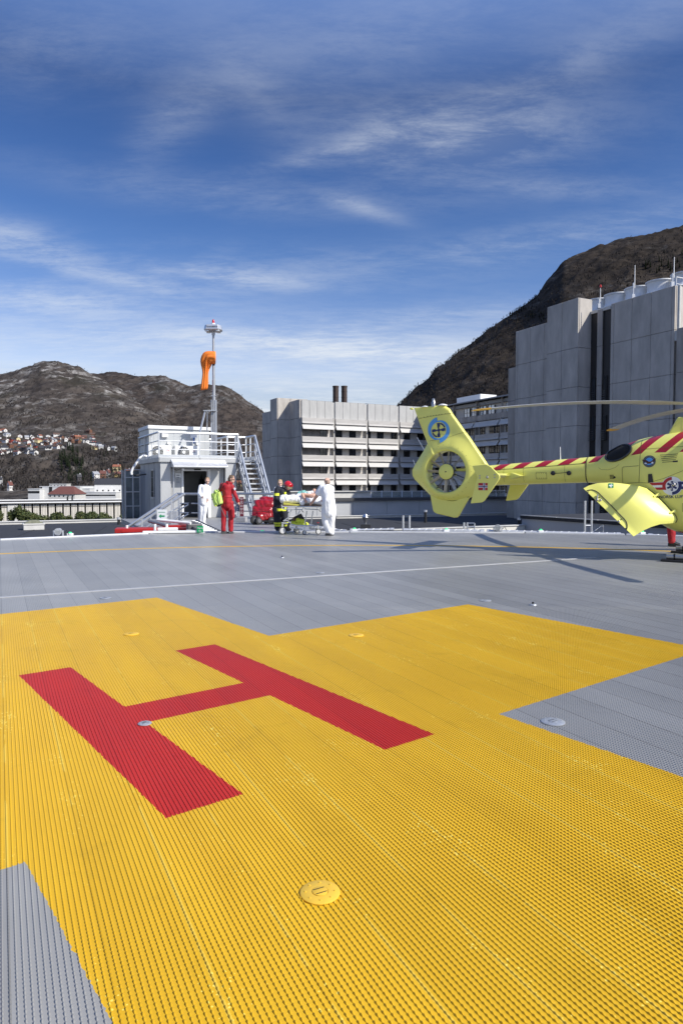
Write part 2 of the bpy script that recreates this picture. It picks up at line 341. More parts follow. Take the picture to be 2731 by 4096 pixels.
def ribs(polys, pitch=0.0207):
    V = []; Q = []
    prof = [(-0.0030, 0.0), (-0.0014, 1.0), (0.0014, 1.0), (0.0030, 0.0)]
    bmin = min(p[0] * GB.x + p[1] * GB.y for pl in polys for p in pl); bmax = max(p[0] * GB.x + p[1] * GB.y for pl in polys for p in pl)
    vn = 0
    for k in range(int(bmin / pitch), int(bmax / pitch)):
        b = k * pitch
        if abs((b / 0.2898) % 1.0 - 0.0) < 0.02: pass
        o = (GB.x * b, GB.y * b)
        for pl in polys:
            iv = clip_line(pl, o, (GAV.x, GAV.y))
            if not iv: continue
            segs = []
            if iv[0] < SEAM_A - 0.05 < iv[1]: segs = [(iv[0], SEAM_A - 0.05), (SEAM_A + 0.05, iv[1])]
            else: segs = [iv]
            for t0, t1 in segs:
                ts = np.linspace(t0, t1, 24); hs = np.full(24, .0042)
                # near the camera every nub of the serration is modelled
                ins = [t for t in np.arange(math.ceil(t0 / 0.021) * 0.021, t1, 0.021)] if True else []
                if ins:
                    ta = np.array(ins); X = o[0] + GAV.x * ta; Y = o[1] + GAV.y * ta
                    near = (Y > 1.6) & (Y < 8.5) & (np.abs(X) < 0.56 * Y + 0.4)
                    ta = ta[near]
                    if len(ta) > 2:
                        ta0, ta1 = ta[0], ta[-1]; tt = np.stack([ta, ta + 0.005, ta + 0.012, ta + 0.016], 1).ravel(); hh = np.tile([0.0058, 0.0058, 0.0022, 0.0022], len(ta))
                        e0 = np.linspace(t0, ta0 - .001, 8); e1 = np.linspace(ta1 + .02, t1, 16) if t1 > ta1 + .05 else np.array([ta1 + .02]); ts = np.concatenate([e0, tt, e1]); hs = np.concatenate([np.full(8, .0046), hh, np.full(len(e1), .0046)])
                m = len(ts)
                fade = np.interp(o[1] + GAV.y * ts, [2.5, 5.0, 8.5, 14], [1.0, .8, .50, .32]); hs = hs * fade; P = np.zeros((m, 4, 3), np.float32)
                for j, (db, hz) in enumerate(prof):
                    P[:, j, 0] = o[0] + GB.x * db + GAV.x * ts; P[:, j, 1] = o[1] + GB.y * db + GAV.y * ts; P[:, j, 2] = hz * hs
                V.append(P.reshape(-1, 3))
                idx = np.arange(m - 1)[:, None] * 4 + vn
                for j in range(3): Q.append(np.concatenate([idx + j, idx + 4 + j, idx + 5 + j, idx + 1 + j], 1))
                vn += m * 4
    return np.concatenate(V), np.concatenate(Q)
def make_deck():
    mb = MB()
    poly = [(x, y, 0) for x, y in DECK]
    mb.prism([(x, y, -0.22) for x, y in DECK], (0, 0, 0.22))
    o = mb.build('helipad_deck', M_DECK); tag(o, kind='structure')
    w = MB(); w.prism([(x, y, -0.2) for x, y in WALK], (0, 0, 0.196)); wo = w.build('walkway', mat('walk_grey', (0.30, 0.305, 0.315), 0.5, 0.2, 0.2, 3.0, 0.3, 60)); tag(wo, kind='structure')
    V, Q = ribs([DECK])
    npmesh('rib', V, Q, M_DECK, o)
    # joint strip across the deck and the plain rim
    j = MB(); iv = clip_line(DECK, (GAV.x * SEAM_A, GAV.y * SEAM_A), (GB.x, GB.y)); t1 = min(iv[1], 11.2)
    c = GAV * SEAM_A
    for s in (-0.022, 0.022): j.beam(c + GAV * s + GB * iv[0] + Vector((0, 0, 0.006)), c + GAV * s + GB * t1 + Vector((0, 0, 0.006)), 0.034, 0.008)
    j.build('joint_strip', mat('strip_metal', (0.52, 0.52, 0.52), 0.4, 0.3, 0.15, 3), o)
    r = MB()
    for i in range(1, len(DECK) - 2):
        a, b = Vector((*DECK[i], 0.0)), Vector((*DECK[i + 1], 0.0)); d = (b - a).normalized(); nrm = Vector((-d.y, d.x, 0))
        r.beam(a + nrm * 0.09 + d * 0.02 + Vector((0, 0, -0.03)), b + nrm * 0.09 - d * 0.02 + Vector((0, 0, -0.03)), 0.18, 0.14)
    r.build('rim', mat('rim_grey', (0.55, 0.56, 0.58), 0.5, 0.2, 0.15, 3), o, bevel=0.012)
make_deck()
# ================================================================ SETTING: ground and hills
def px_table(nodes, x):
    xs = [n[0] for n in nodes]; return np.interp(x, xs, [n[1] for n in nodes])
def fbm(X, Y, sc, oct=5, seed=0.0, ridged=False):
    out = np.zeros(X.size)
    for i in range(X.size):
        p = Vector((X.flat[i] / sc + seed, Y.flat[i] / sc - seed, seed))
        out[i] = noise.ridged_multi_fractal(p, 0.9, 2.1, oct, 1.0, 2.0) if ridged else noise.fractal(p, 0.75, 2.1, oct)
    return out.reshape(X.shape)
HILLS = {}
def hill(name, xs, prof, nv, amp, mat_, seed, label=None):
    """prof(x) -> list of (depth, pixel row) from foot to beyond the ridge; a fan of real terrain at its true distance"""
    P = np.zeros((nv, len(xs), 3))
    for i, x in enumerate(xs):
        pr = prof(x); t = np.linspace(0, len(pr) - 1, nv); dd = np.interp(t, range(len(pr)), [p[0] for p in pr]); zz = np.interp(t, range(len(pr)), [CH + (HY - p[1]) / CF * p[0] for p in pr])
        P[:, i, 0] = (x - CX) / CF * dd; P[:, i, 1] = dd; P[:, i, 2] = zz
    f1 = fbm(P[:, :, 0], P[:, :, 1], amp[1], 6, seed); f2 = fbm(P[:, :, 0], P[:, :, 1], amp[3], 5, seed + 9, True)
    w = np.clip(np.linspace(0, 1, nv) * 4, 0, 1)[:, None]
    P[:, :, 2] += w * (f1 * amp[0] + (f2 - 1.0) * amp[2])
    nx = len(xs); i, j = np.meshgrid(np.arange(nv - 1), np.arange(nx - 1), indexing='ij'); a = (i * nx + j).ravel()
    Q = np.stack([a, a + 1, a + nx + 1, a + nx], 1)
    o = npmesh(name, P.reshape(-1, 3), Q, mat_, None, True); tag(o, kind='structure'); HILLS[name] = P
    return o
def hill_material(name, heath, heath2, rock, rock_amt, sc, moss=(0.036, 0.032, 0.024)):
    m = bpy.data.materials.new(name); m.use_nodes = True; nt = m.node_tree; N = nt.nodes; L = nt.links; b = N['Principled BSDF']
    b.inputs['Roughness'].default_value = 0.95; b.inputs['Specular IOR Level'].default_value = 0.1
    g = N.new('ShaderNodeNewGeometry')
    def nz(s, d, r=0.6, dist=0.0, st=(1, 1, 1)):
        mp = N.new('ShaderNodeMapping'); mp.inputs['Scale'].default_value = (st[0], st[1] * 0.33, st[2]); L.new(g.outputs['Position'], mp.inputs[0])
        q = N.new('ShaderNodeTexNoise'); q.inputs['Scale'].default_value = s; q.inputs['Detail'].default_value = d; q.inputs['Roughness'].default_value = r; q.inputs['Distortion'].default_value = dist
        L.new(mp.outputs[0], q.inputs['Vector']); return q.outputs[0]
    def mr(v, a, c):
        q = N.new('ShaderNodeMapRange'); q.interpolation_type = 'SMOOTHSTEP'; L.new(v, q.inputs[0]); q.inputs[1].default_value = a; q.inputs[2].default_value = c; return q.outputs[0]
    def mix(f, a, c):
        q = N.new('ShaderNodeMix'); q.data_type = 'RGBA'
        L.new(f, q.inputs[0])
        for i, v in ((6, a), (7, c)):
            if isinstance(v, tuple): q.inputs[i].default_value = (*v, 1)
            else: L.new(v, q.inputs[i])
        return q.outputs[2]
    def mth(op, a, c):
        q = N.new('ShaderNodeMath'); q.operation = op
        for i, v in enumerate((a, c)):
            if isinstance(v, (int, float)): q.inputs[i].default_value = v
            else: L.new(v, q.inputs[i])
        return q.outputs[0]
    col = mix(mr(nz(0.012 / sc, 6), 0.35, 0.65), heath, heath2)
    col = mix(mr(nz(0.05 / sc, 6, 0.7), 0.42, 0.62), col, tuple(c * 0.55 for c in heath))
    col = mix(mr(nz(0.008 / sc, 4), 0.55, 0.7), col, moss)
    sp = N.new('ShaderNodeSeparateXYZ'); L.new(g.outputs['Position'], sp.inputs[0])
    hgt = mr(sp.outputs[2], *rock_amt[:2])
    rk = mth('ADD', mth('MULTIPLY', mr(nz(0.030 / sc, 12, 0.74, 0.5, (1, 1, 1.3)), 0.47 , 0.63), 1.0), 0.0)
    rk = mth('MULTIPLY', mth('MULTIPLY', rk, mr(nz(0.0075 / sc, 5, 0.6), 0.44, 0.62)), mth('ADD', rock_amt[2], mth('MULTIPLY', hgt, rock_amt[3])))
    rcol = mix(mr(nz(0.14 / sc, 8, 0.75), 0.36, 0.62), tuple(c * 0.35 for c in rock), rock)
    col = mix(rk, col, rcol)
    L.new(col, b.inputs['Base Color'])
    bp = N.new('ShaderNodeBump'); bp.inputs['Strength'].default_value = 0.7; bp.inputs['Distance'].default_value = 4.0 * sc
    L.new(nz(0.06 / sc, 12, 0.72, 0.4), bp.inputs['Height']); L.new(bp.outputs[0], b.inputs['Normal'])
    return m
g = MB(); g.add([(-9000, -2500, -30), (9000, -2500, -30), (9000, 9000, -30), (-9000, 9000, -30)], [(0, 1, 2, 3)])
tag(g.build('ground', mat('valley_ground', (0.075, 0.07, 0.05), 0.95, 0, 0.5, 0.01)), kind='structure')
RIDGE_A = [(-1200, 1620), (-700, 1590), (-300, 1545), (0, 1501), (60, 1490), (105, 1474), (174, 1450), (244, 1451), (331, 1472), (378, 1500), (473, 1552), (600, 1640), (700, 1705), (850, 1785), (1000, 1850), (1300, 1900)]
RIDGE_B = [(200, 1540), (330, 1500), (404, 1494), (470, 1490), (520, 1500), (557, 1506), (648, 1506), (714, 1531), (766, 1546), (836, 1539), (906, 1555), (975, 1594), (1045, 1646), (1200, 1735), (1500, 1800), (2000, 1880)]
RIDGE_C = [(1500, 1720), (1602, 1615), (1646, 1572), (1707, 1530), (1742, 1480), (1846, 1407), (1916, 1358), (2055, 1257), (2134, 1202), (2177, 1141), (2238, 1071), (2316, 1028), (2438, 979), (2578, 950), (2731, 924), (3000, 890), (3600, 860), (4600, 900)]
def prof_a(x):
    r = px_table(RIDGE_A, x); k = np.clip((x - 180) / 320, 0, 1)     # village spur on the left fades to a plain slope on the right
    f = lambda a, b: a * (1 - k) + b * k
    def lim(y): return max(y, r + 6)
    return [(600, 2010), (700, lim(1985)), (850, lim(f(1958, 1925))), (970, lim(f(1925, 1872))), (1060, lim(f(1826, 1840))), (1200, lim(f(1796, 1812))), (1420, lim(f(1716, 1768))),
            (1560, lim(f(1655, 1725))), (1750, lim(f(1590, 1668) if x < 500 else 1668 + (x - 500) * 0.4)), (2000, lim(r * 0.5 + 0.5 * f(1560, 1640))), (2250, r), (2420, r + 25), (2900, r + 220)]
def prof_b(x):
    r = px_table(RIDGE_B, x)
    return [(1900, 1900), (2150, r * 0.25 + 1820 * 0.75), (2400, r * 0.55 + 1790 * 0.45), (2650, r * 0.82 + 1740 * 0.18), (2850, r), (3000, r + 20), (3500, r + 200)]
def prof_c(x):
    r = px_table(RIDGE_C, x); D = np.interp(x, [1500, 1750, 2200, 2731, 4600], [1450, 1400, 1300, 1200, 1100])
    return [(330, 2010), (D * 0.42, r * 0.16 + 1930 * 0.84), (D * 0.58, r * 0.40 + 1900 * 0.60), (D * 0.74, r * 0.64 + 1850 * 0.36), (D * 0.88, r * 0.86 + 1760 * 0.14), (D, r), (D * 1.1, r + 12), (D * 1.4, r + 160)]
MH1 = hill_material('heath_hill', (0.055, 0.046, 0.040), (0.083, 0.069, 0.057), (0.36, 0.34, 0.315), (60, 330, 0.45, 0.9), 1.0)
MH2 = hill_material('heath_hill_far', (0.050, 0.041, 0.036), (0.074, 0.059, 0.048), (0.28, 0.27, 0.26), (120, 420, 0.40, 0.4), 1.1, (0.030, 0.027, 0.022))
MH3 = hill_material('mountain_heath', (0.034, 0.027, 0.021), (0.056, 0.044, 0.034), (0.25, 0.23, 0.21), (160, 420, 0.15, 0.75), 0.8, (0.034, 0.028, 0.02))
hill('village_hill', np.linspace(-900, 1250, 330), prof_a, 190, (6, 60, 3.5, 38), MH1, 1.3)
hill('distant_hill', np.linspace(150, 1900, 240), prof_b, 120, (8, 90, 5, 60), MH2, 4.1)
hill('mountain', np.linspace(1480, 4400, 330), prof_c, 190, (6, 60, 4, 36), MH3, 7.7)
def hill_pt(name, u, v):
    P = HILLS[name]; return P[int(v), int(u)]
# ================================================================ HOSPITAL BUILDINGS (one grid, turned 26.6 degrees)
class Fr:
    def __init__(s, o, ang=GA): s.o = Vector(o); s.M = Matrix.Rotation(-ang, 3, 'Z'); s.ang = ang
    def to(s, p): return s.M @ (Vector(p) - s.o)
    def px(s, x, y, axis, val):
        o = s.to((0, 0, CH)); d = s.M @ ray(x, y); t = (val - o[axis]) / d[axis]; return o + d * t
CONC = mat('aggregate_concrete', (0.475, 0.44, 0.40), 0.95, 0, 0.24, 0.9, 0.5, 14, stretch=(1, 1, 0.35), detail=11)
CONC_D = mat('weathered_concrete', (0.40, 0.365, 0.33), 0.95, 0, 0.40, 0.8, 0.5, 12, stretch=(1, 1, 0.25), detail=11)
BAND = mat('spandrel_concrete', (0.45, 0.43, 0.405), 0.85, 0, 0.14, 0.6, 0.15, 12, stretch=(1, 1, 4))
SHADE = mat('sunshade_panel', (0.53, 0.515, 0.49), 0.7, 0, 0.08, 0.8, stretch=(1, 1, 3))
CLAD = mat('rib_cladding', (0.62, 0.585, 0.54), 0.8, 0, 0.25, 8, stretch=(6, 6, 0.3))
JOINT = mat('joint_dark', (0.035, 0.034, 0.034), 0.9)
DGLASS = mat('dark_glass', (0.012, 0.014, 0.018), 0.06, 0, 0.3, 0.7, spec=0.7)
DFRAME = mat('dark_frame', (0.022, 0.021, 0.021), 0.5)
FELT = mat('roof_felt', (0.028, 0.029, 0.033), 0.85, 0, 0.35, 0.9, 0.3, 15, stretch=(1, 6, 1), detail=8)
WHITEP = mat('white_paint', (0.78, 0.78, 0.77), 0.5, 0, 0.07, 1.5)
WHITEW = mat('weathered_white', (0.56, 0.55, 0.52), 0.6, 0, 0.14, 1.2)
GALV = mat('galvanised', (0.56, 0.57, 0.59), 0.42, 0.55, 0.14, 6)
ALU = mat('aluminium', (0.68, 0.69, 0.70), 0.34, 0.6, 0.08, 4)
BLACKR = mat('black_rubber', (0.012, 0.012, 0.013), 0.6)
GLASS = mat('clear_glass', (0.55, 0.62, 0.63), 0.05, 0, 0.05, 2, trans=0.85)
def panels(mb, plane, val, s0, s1, zs, seams, th=0.16, gap=0.024, faces=-1):
    """rectangular facade panels with open joints; plane 0: constant x, runs along y; plane 1: constant y, runs along x"""
    cuts = [s0] + [c for c in seams if s0 < c < s1] + [s1]
    for i in range(len(cuts) - 1):
        for j in range(len(zs) - 1):
            a, b = cuts[i] + gap / 2, cuts[i + 1] - gap / 2; z0, z1 = zs[j] + gap / 2, zs[j + 1] - gap / 2
            v0, v1 = sorted((val, val - faces * th))
            if plane == 0: mb.bb(v0, v1, a, b, z0, z1)
            else: mb.bb(a, b, v0, v1, z0, z1)
def zlist(top, step=3.6, n=7): return [top - step * i for i in range(n, -1, -1)]
def tower():
    P0 = at(2430, HY, 62.6); P0.z = 0; f = Fr(P0); t = thing('hospital_tower', 'tall grey concrete hospital tower block in shade with white cooling towers on top', 'building', P0, GA)
    Y = lambda x: f.px(x, HY, 0, 0.0).y
    y1, y2, y3, y4 = Y(2683), Y(2430), Y(2177), Y(2055)
    pb = -1.6; yb0 = f.px(2301, HY, 0, pb).y; yb1 = f.px(2178, HY, 0, pb).y; xr = f.px(2350, HY, 1, yb0).x
    core = MB(); core.bb(0.17, 13, y1 + 0.02, y2 - 0.02, -30, 17.5); core.bb(0.17, 13, y3 - 1, y4 - 0.02, -30, 17.4); core.bb(xr + 0.25, 13, y2 - 0.02, y3 - 1, -30, 17.2); core.bb(pb + 0.17, xr + 0.3, yb0 + 0.17, yb1 - 0.02, -30, 18.45)
    core.build('core', JOINT, t)
    m = MB(); zs = zlist(17.75, 3.62, 6)
    seam = [f.px(x, HY, 0, 0).y for x in (2000 + 948 * .4662, 2000 + 1100 * .4662, 2000 + 1262 * .4662, 2000 + 1436 * .4662)]
    panels(m, 0, 0, y1, y2, zs, sorted(seam)); panels(m, 1, y1, 0.17, 13, zs, [2.3, 4.6, 7, 9.4], faces=-1); m.build('wall_panels', CONC, t, bevel=0.02, seg=1); m = MB(); panels(m, 0, 0, yb1, y4, zs, sorted([Y(2000 + q * .4662) for q in (135, 243, 358)]))
    panels(m, 1, y4, 0.17, 13, zs, [2.3, 4.6, 7, 9.4], faces=1)
    m.build('wall_panels', CONC, t, bevel=0.02, seg=1)
    q = MB(); zb = zlist(18.7, 3.62, 6); zb = [18.7] + [z for z in zs[::-1][1:]]; zb = zb[::-1]
    panels(q, 0, pb, yb0, yb1, zb, [f.px(2000 + 508 * .4662, HY, 0, pb).y]); panels(q, 1, yb0, pb + 0.17, xr + 0.2, zb, [], faces=-1); panels(q, 1, yb1, pb + 0.17, 0.3, zb, [], faces=1)
    q.build('stair_shaft', CONC, t, bevel=0.02, seg=1)
    # window slot between shaft and main wall
    ya, yc = f.px(2000 + 815 * .4662, HY, 0, xr).y, f.px(2000 + 857 * .4662, HY, 0, xr).y
    p = MB(); panels(p, 0, xr - 0.12, yc, ya, [zs[0]] + zs[1:-1] + [17.5], []); p.build('pillar', CONC_D, t, bevel=0.02, seg=1)
    c = MB(); c.bb(xr + 0.1, xr + 0.3, y2, yb0, -28, 17.3); c.build('slot_cladding', mat('brown_cladding', (0.030, 0.026, 0.025), 0.6, 0, 0.2, 5, stretch=(1, 8, 0.3)), t)
    cap = MB(); cap.bb(xr - 0.05, xr + 0.5, y2, yb0, 17.3, 17.55); cap.build('slot_coping', WHITEW, t)
    wp = None; k = 0
    for z in (10.2, 6.58, 2.96, -0.66):
        for (a, b) in ((yb0 - 0.12, ya + 0.02), (yc - 0.02, y2 + 0.15)):
            a, b = max(a, b), min(a, b)
            w = MB(); w.bb(xr + 0.02, xr + 0.12, b + 0.2, a - 0.2, z - 1.05, z + 1.1)
            wo = w.build('window', mat('sky_glass', (0.07, 0.085, 0.11), 0.08, 0, 0.5, 0.6, spec=0.8), t)  # bluish base colour paints the reflected sky into the glass
            fr = MB()
            for yy in (b + 0.17, a - 0.23, (a + b) / 2 - 0.03): fr.bb(xr - 0.04, xr + 0.1, yy, yy + 0.06, z - 1.12, z + 1.15)
            fr.bb(xr - 0.035, xr + 0.1, b + 0.17, a - 0.17, z + 1.1, z + 1.16); fr.build('window_frame', DFRAME, wo)
            rl = MB()
            for i in range(5): rl.beam((xr - 0.3, b + 0.1, z - 1.05 + i * 0.2), (xr - 0.3, a - 0.1, z - 1.05 + i * 0.2), 0.03)
            rl.build('window_rail', mat('rail_grey', (0.12, 0.12, 0.125), 0.4, 0.5), wo)
    # lower neighbour in front of the gap on the right, and the low shaft on the left
    n = MB(); ye = Y(2699); panels(n, 0, -0.25, ye - 9, ye, [z for z in zs if z < 14.3], [ye - 2.4, ye - 4.8]); panels(n, 1, ye, -0.05, 8, [z for z in zs if z < 14.3], [3.9], faces=1)
    n.bb(0.0, 12, ye - 9, ye - 0.3, -30, 13.9); n.build('lower_block', CONC_D, t, bevel=0.02, seg=1)
    dp = MB(); dp.tube([(0.05, y1 - 0.35, 17.6), (0.05, y1 - 0.35, -3)], 0.14, 8); dp.bb(-0.12, 0.22, y1 - 0.6, y1 - 0.1, 13.2, 14.0); dp.build('downpipe', WHITEW, t)
    l = MB(); y5 = f.px(2026.6, HY, 0, 0.6).y; panels(l, 0, 0.6, y4 + 0.1, y5, [z for z in zs if z < 14.3], []); panels(l, 1, y4 + 0.1, 0.8, 4, [z for z in zs if z < 14.3], [], faces=-1); l.bb(0.78, 8, y4 + 0.2, y5, -30, 14.0)
    l.build('side_shaft', CONC_D, t, bevel=0.02, seg=1)
    # roof edge, plant housing
    r = MB(); r.bb(0.2, 13, y1 + 0.05, y4 - 0.05, 17.45, 17.52); r.build('roof', FELT, t)
    h = MB(); hy0 = f.px(2655, HY, 0, 4.6).y; hy1 = f.px(2345, HY, 0, 4.6).y
    h.bb(3.4, 6.2, hy0, hy1, 17.5, 18.62); h.bb(3.3, 6.3, hy0 - 0.1, hy1 + 0.1, 18.62, 18.72)
    for i in range(14): h.bb(3.36, 3.42, hy0 + 0.4 + i * (hy1 - hy0) / 14, hy0 + 0.46 + i * (hy1 - hy0) / 14, 17.6, 18.5)
    h.build('plant_housing', WHITEP, t)
    lab = ['leftmost', 'second from the left', 'third from the left', 'fourth from the left', 'cut by the frame at right']
    for i, x in enumerate((2380, 2454, 2536, 2622, 2722)):
        yy = f.px(x, HY, 0, 4.8).y
        ct = MB(); ct.lathe([(1.28, 19.9), (1.30, 19.98), (1.20, 20.14), (1.12, 20.32), (1.10, 20.72), (1.15, 20.98), (1.26, 21.08), (1.26, 21.17), (1.14, 21.17), (1.05, 20.9), (1.03, 20.1)], (0, 0, -19.9), 28)
        o = ct.build('cooling_tower', WHITEP, None, smooth=35); p = f.M.transposed() @ Vector((4.8, yy, 18.72)) + P0; o.location = p
        tag(o, 'white flared fan drum on the tower roof, %s' % lab[i], 'fan drum', 'white fan drums on the tower roof')
    for x, yt, yb, xl, lb in ((2000 + 847 * .4662, 1050 + 208 * .4662, 1240, 1.0, 'short roof antenna with red lamp beside the stair shaft'), (2000 + 1142 * .4662, 1050 + 22 * .4662, 1200, 1.2, 'tall whip antenna between the fan drums and the roof edge'), (2000 + 1478 * .4662, 1028, 1170, 1.0, 'tall whip antenna at the right corner of the tower roof')):
        b = f.px(x, yt, 0, xl); w = f.M.transposed() @ Vector((b.x, b.y, 17.5)) + P0
        a = thing('antenna', lb, 'antenna', w); H = b.z - 17.5
        k = MB(); k.tube([(0, 0, 0), (0, 0, H * 0.55)], 0.06, 8); k.beam((0, 0, 0.5), (0, 0, 0.9), 0.25); k.build('mast', GALV, a)
        k = MB(); k.tube([(0.12, 0, H * 0.42), (0.12, 0, H)], [0.05, 0.028], 8); k.tube([(0, 0, H * 0.5), (0.12, 0, H * 0.5)], 0.03, 6); k.build('whip', WHITEP, a)
        if 'red' in lb: k = MB(); k.lathe([(0.05, 0), (0.1, 0.05), (0.1, 0.2), (0.03, 0.3)], (0.12, 0, H - 0.1), 10); k.build('lamp', mat('red_lamp', (0.5, 0.03, 0.02), 0.3), a)
    g = MB()
    for yy in (y1 + 0.1, y1 + 0.1): pass
    for i in range(4): g.tube([(0.5 + i * 1.2, y1 + 0.3, 17.5), (0.5 + i * 1.2, y1 + 0.3, 18.55)], 0.03, 6)
    g.tube([(0.5, y1 + 0.3, 18.55), (4.1, y1 + 0.3, 18.55)], 0.035, 6); g.tube([(0.5, y1 + 0.3, 18.0), (4.1, y1 + 0.3, 18.0)], 0.025, 6); g.build('roof_rail', WHITEP, t)
tower()
def window_unit(t, box, axis, glass=DGLASS, mull=True):
    x0, x1, y0, y1, z0, z1 = box
    w = MB(); w.bb(*box); wo = w.build('window', glass, t)
    if mull:
        fr = MB(); e = 0.05
        if axis == 1:
            for xx in (x0 - e, (x0 + x1) / 2 - e / 2, x1): fr.bb(xx, xx + e, y0 - 0.06, y1, z0 - e, z1 + e)
            fr.bb(x0 - e, x1 + e, y0 - 0.055, y1, z0 + (z1 - z0) * 0.45, z0 + (z1 - z0) * 0.45 + e)
        else:
            for yy in (y0 - e, (y0 + y1) / 2 - e / 2, y1): fr.bb(x0 - 0.06, x1, yy, yy + e, z0 - e, z1 + e)
            fr.bb(x0 - 0.055, x1, y0 - e, y1 + e, z0 + (z1 - z0) * 0.45, z0 + (z1 - z0) * 0.45 + e)
        fr.build('window_frame', DFRAME, wo)
    return wo
def band_profile(m, x0, x1, z1, out=0.9, h=1.1, axis=1):
    e = 0.32
    pts = [(0, z1), (-out + 0.22, z1), (-out + 0.18, z1 - h + 0.34), (-out, z1 - h + 0.06), (-out, z1 - h), (-0.2, z1 - h), (0, z1 - h + 0.1)]
    if axis == 1: m.prism([(x0, y, z) for y, z in pts], (x1 - x0, 0, 0))
    else: m.prism([(y, x0, z) for y, z in pts], (0, x1 - x0, 0))
def shade_profile(m, x0, x1, z1, axis=1):
    pts = [(-0.55, z1), (-0.62, z1), (-0.72, z1 - 0.28), (-1.15, z1 - 0.92), (-1.15, z1 - 1.0), (-1.08, z1 - 1.0), (-0.62, z1 - 0.30)]
    if axis == 1: m.prism([(x0, y, z) for y, z in pts], (x1 - x0, 0, 0))
    else: m.prism([(y, x0, z) for y, z in pts], (0, x1 - x0, 0))
def wing():
    P0 = at(1198, HY, 132.0); P0.z = 0; f = Fr(P0); t = thing('hospital_wing', 'long grey hospital wing with white balcony bands and two brown chimneys', 'building', P0, GA)
    LEN = 40.0; bays = [0, 7.15, 14.5, 21.9, 29.3, 36.7]
    c = MB(); c.bb(0.2, LEN, 0.25, 16, -30, 17.0); c.build('core', CLAD, t)
    z0 = 14.05
    top = MB()
    for i in range(5):
        a, b = bays[i] + 0.45, bays[i + 1] - 0.15; n = 4
        for k in range(n): top.bb(a + (b - a) * k / n + 0.02, a + (b - a) * (k + 1) / n - 0.02, -0.1, 0.2, z0 + 0.03, 17.45)
    top.bb(0.2, LEN, 0.14, 0.4, z0, 17.3); top.build('attic_panels', CONCL, t, bevel=0.03, seg=1)
    for i in range(5):
        p = MB(); p.bb(bays[i] - 0.1 + (0.35 if i == 0 else 0), bays[i] + 0.12 + (0.1 if i == 0 else 0), -0.55, 0.22, -6, z0 + 0.1); p.build('pilaster', BAND, t)
        for k in range(6):
            zz = z0 - 3.58 * k; a, b = bays[i] + 0.3, bays[i + 1] - 0.22
            if zz < -6: continue
            m = MB(); band_profile(m, a, b, zz); m.build('balcony_band', BAND, t)
            m = MB(); shade_profile(m, a, b, zz - 1.2); m.bb(a + 0.3, a + 0.4, -0.7, 0.2, zz - 1.5, zz - 1.35); m.bb(b - 0.4, b - 0.3, -0.7, 0.2, zz - 1.5, zz - 1.35); m.build('sunshade', SHADE, t)
    for k in range(5):
        z1 = z0 - 3.58 * k - 2.2
        for x in (4.5, 7.85, 10.9, 14.95, 17.3, 20.6, 23.7, 27.0, 30.4, 34):
            window_unit(t, (x, x + (0.7 if x == 14.95 else 1.35), 0.16, 0.27, z1 - 1.45, z1 + 0.05), 1)
    ribs_ = MB()
    for i in range(160): ribs_.bb(0.3 + i * 0.25, 0.36 + i * 0.25, 0.19, 0.26, -6, z0 - 1)
    ribs_.build('cladding_ribs', mat('clad_rib', (0.68, 0.64, 0.59), 0.8), t)
    # end elevation on the left: stepped blank concrete
    zs = zlist(17.6, 3.6, 6); m = MB(); g = lambda x, v: f.px(x, HY, 0, v).y
    ya = g(1137, 0.0); panels(m, 0, -0.02, 0.2, ya, zs, [ya * 0.45], gap=0.05); panels(m, 1, 0.0, 0.0, 0.3, zs, [])
    pb = -2.6; y0, y1 = g(1109.5, pb), g(1082, pb); panels(m, 0, pb, y0, y1, [17.6] and zs[:-1] + [18.3], [], gap=0.05); panels(m, 1, y0, pb + 0.17, 4, zs[:-1] + [18.3], [0.2], faces=-1, gap=0.05)
    y2 = g(1050, -1.0); zq = zs[:-1] + [16.5]; panels(m, 0, -1.0, y1, y2, zq, [(y1 + y2) / 2], gap=0.05); panels(m, 1, y2, -1, 5, zq, [], faces=1, gap=0.05)
    y3 = g(1044, -1.3); panels(m, 0, -1.3, y2, y3, [z for z in zs if z < 12], [])
    m.build('end_panels', CONC, t, bevel=0.03, seg=1)
    b = MB(); b.bb(0.16, 5, 0.2, ya, -30, 17.2); b.bb(pb + 0.16, 5, y0 + 0.16, y1, -30, 18.1); b.bb(-0.8, 5, y1, y2 - 0.1, -30, 16.2); b.build('end_core', JOINT, t)
    r = MB(); r.bb(0.3, LEN, 0.4, 15.5, 17.0, 17.1); r.bb(0.2, LEN, 0.1, 0.42, 17.45, 17.5); ro = r.build('roof', FELT, t)
    for xx in (1342.5, 1376.5):
        p = f.px(xx, 1544, 1, 9.0); k = MB(); k.lathe([(0.62, 17.0), (0.62, p.z - 0.3), (0.68, p.z - 0.28), (0.68, p.z), (0.55, p.z), (0.5, p.z - 1)], (p.x, 9, 0), 18)
        for q in range(1, 4): k.lathe([(0.64, 17 + q * 1.3), (0.66, 17.05 + q * 1.3), (0.64, 17.1 + q * 1.3)], (p.x, 9, 0), 18)
        k.build('chimney', mat('brown_steel', (0.050, 0.030, 0.024), 0.55, 0.2, 0.4, 3, stretch=(3, 3, 0.4)), ro, smooth=35)
CONCL = mat('light_concrete', (0.45, 0.445, 0.43), 0.9, 0, 0.12, 0.8, 0.2, 10, stretch=(2, 1, 0.5))
wing()
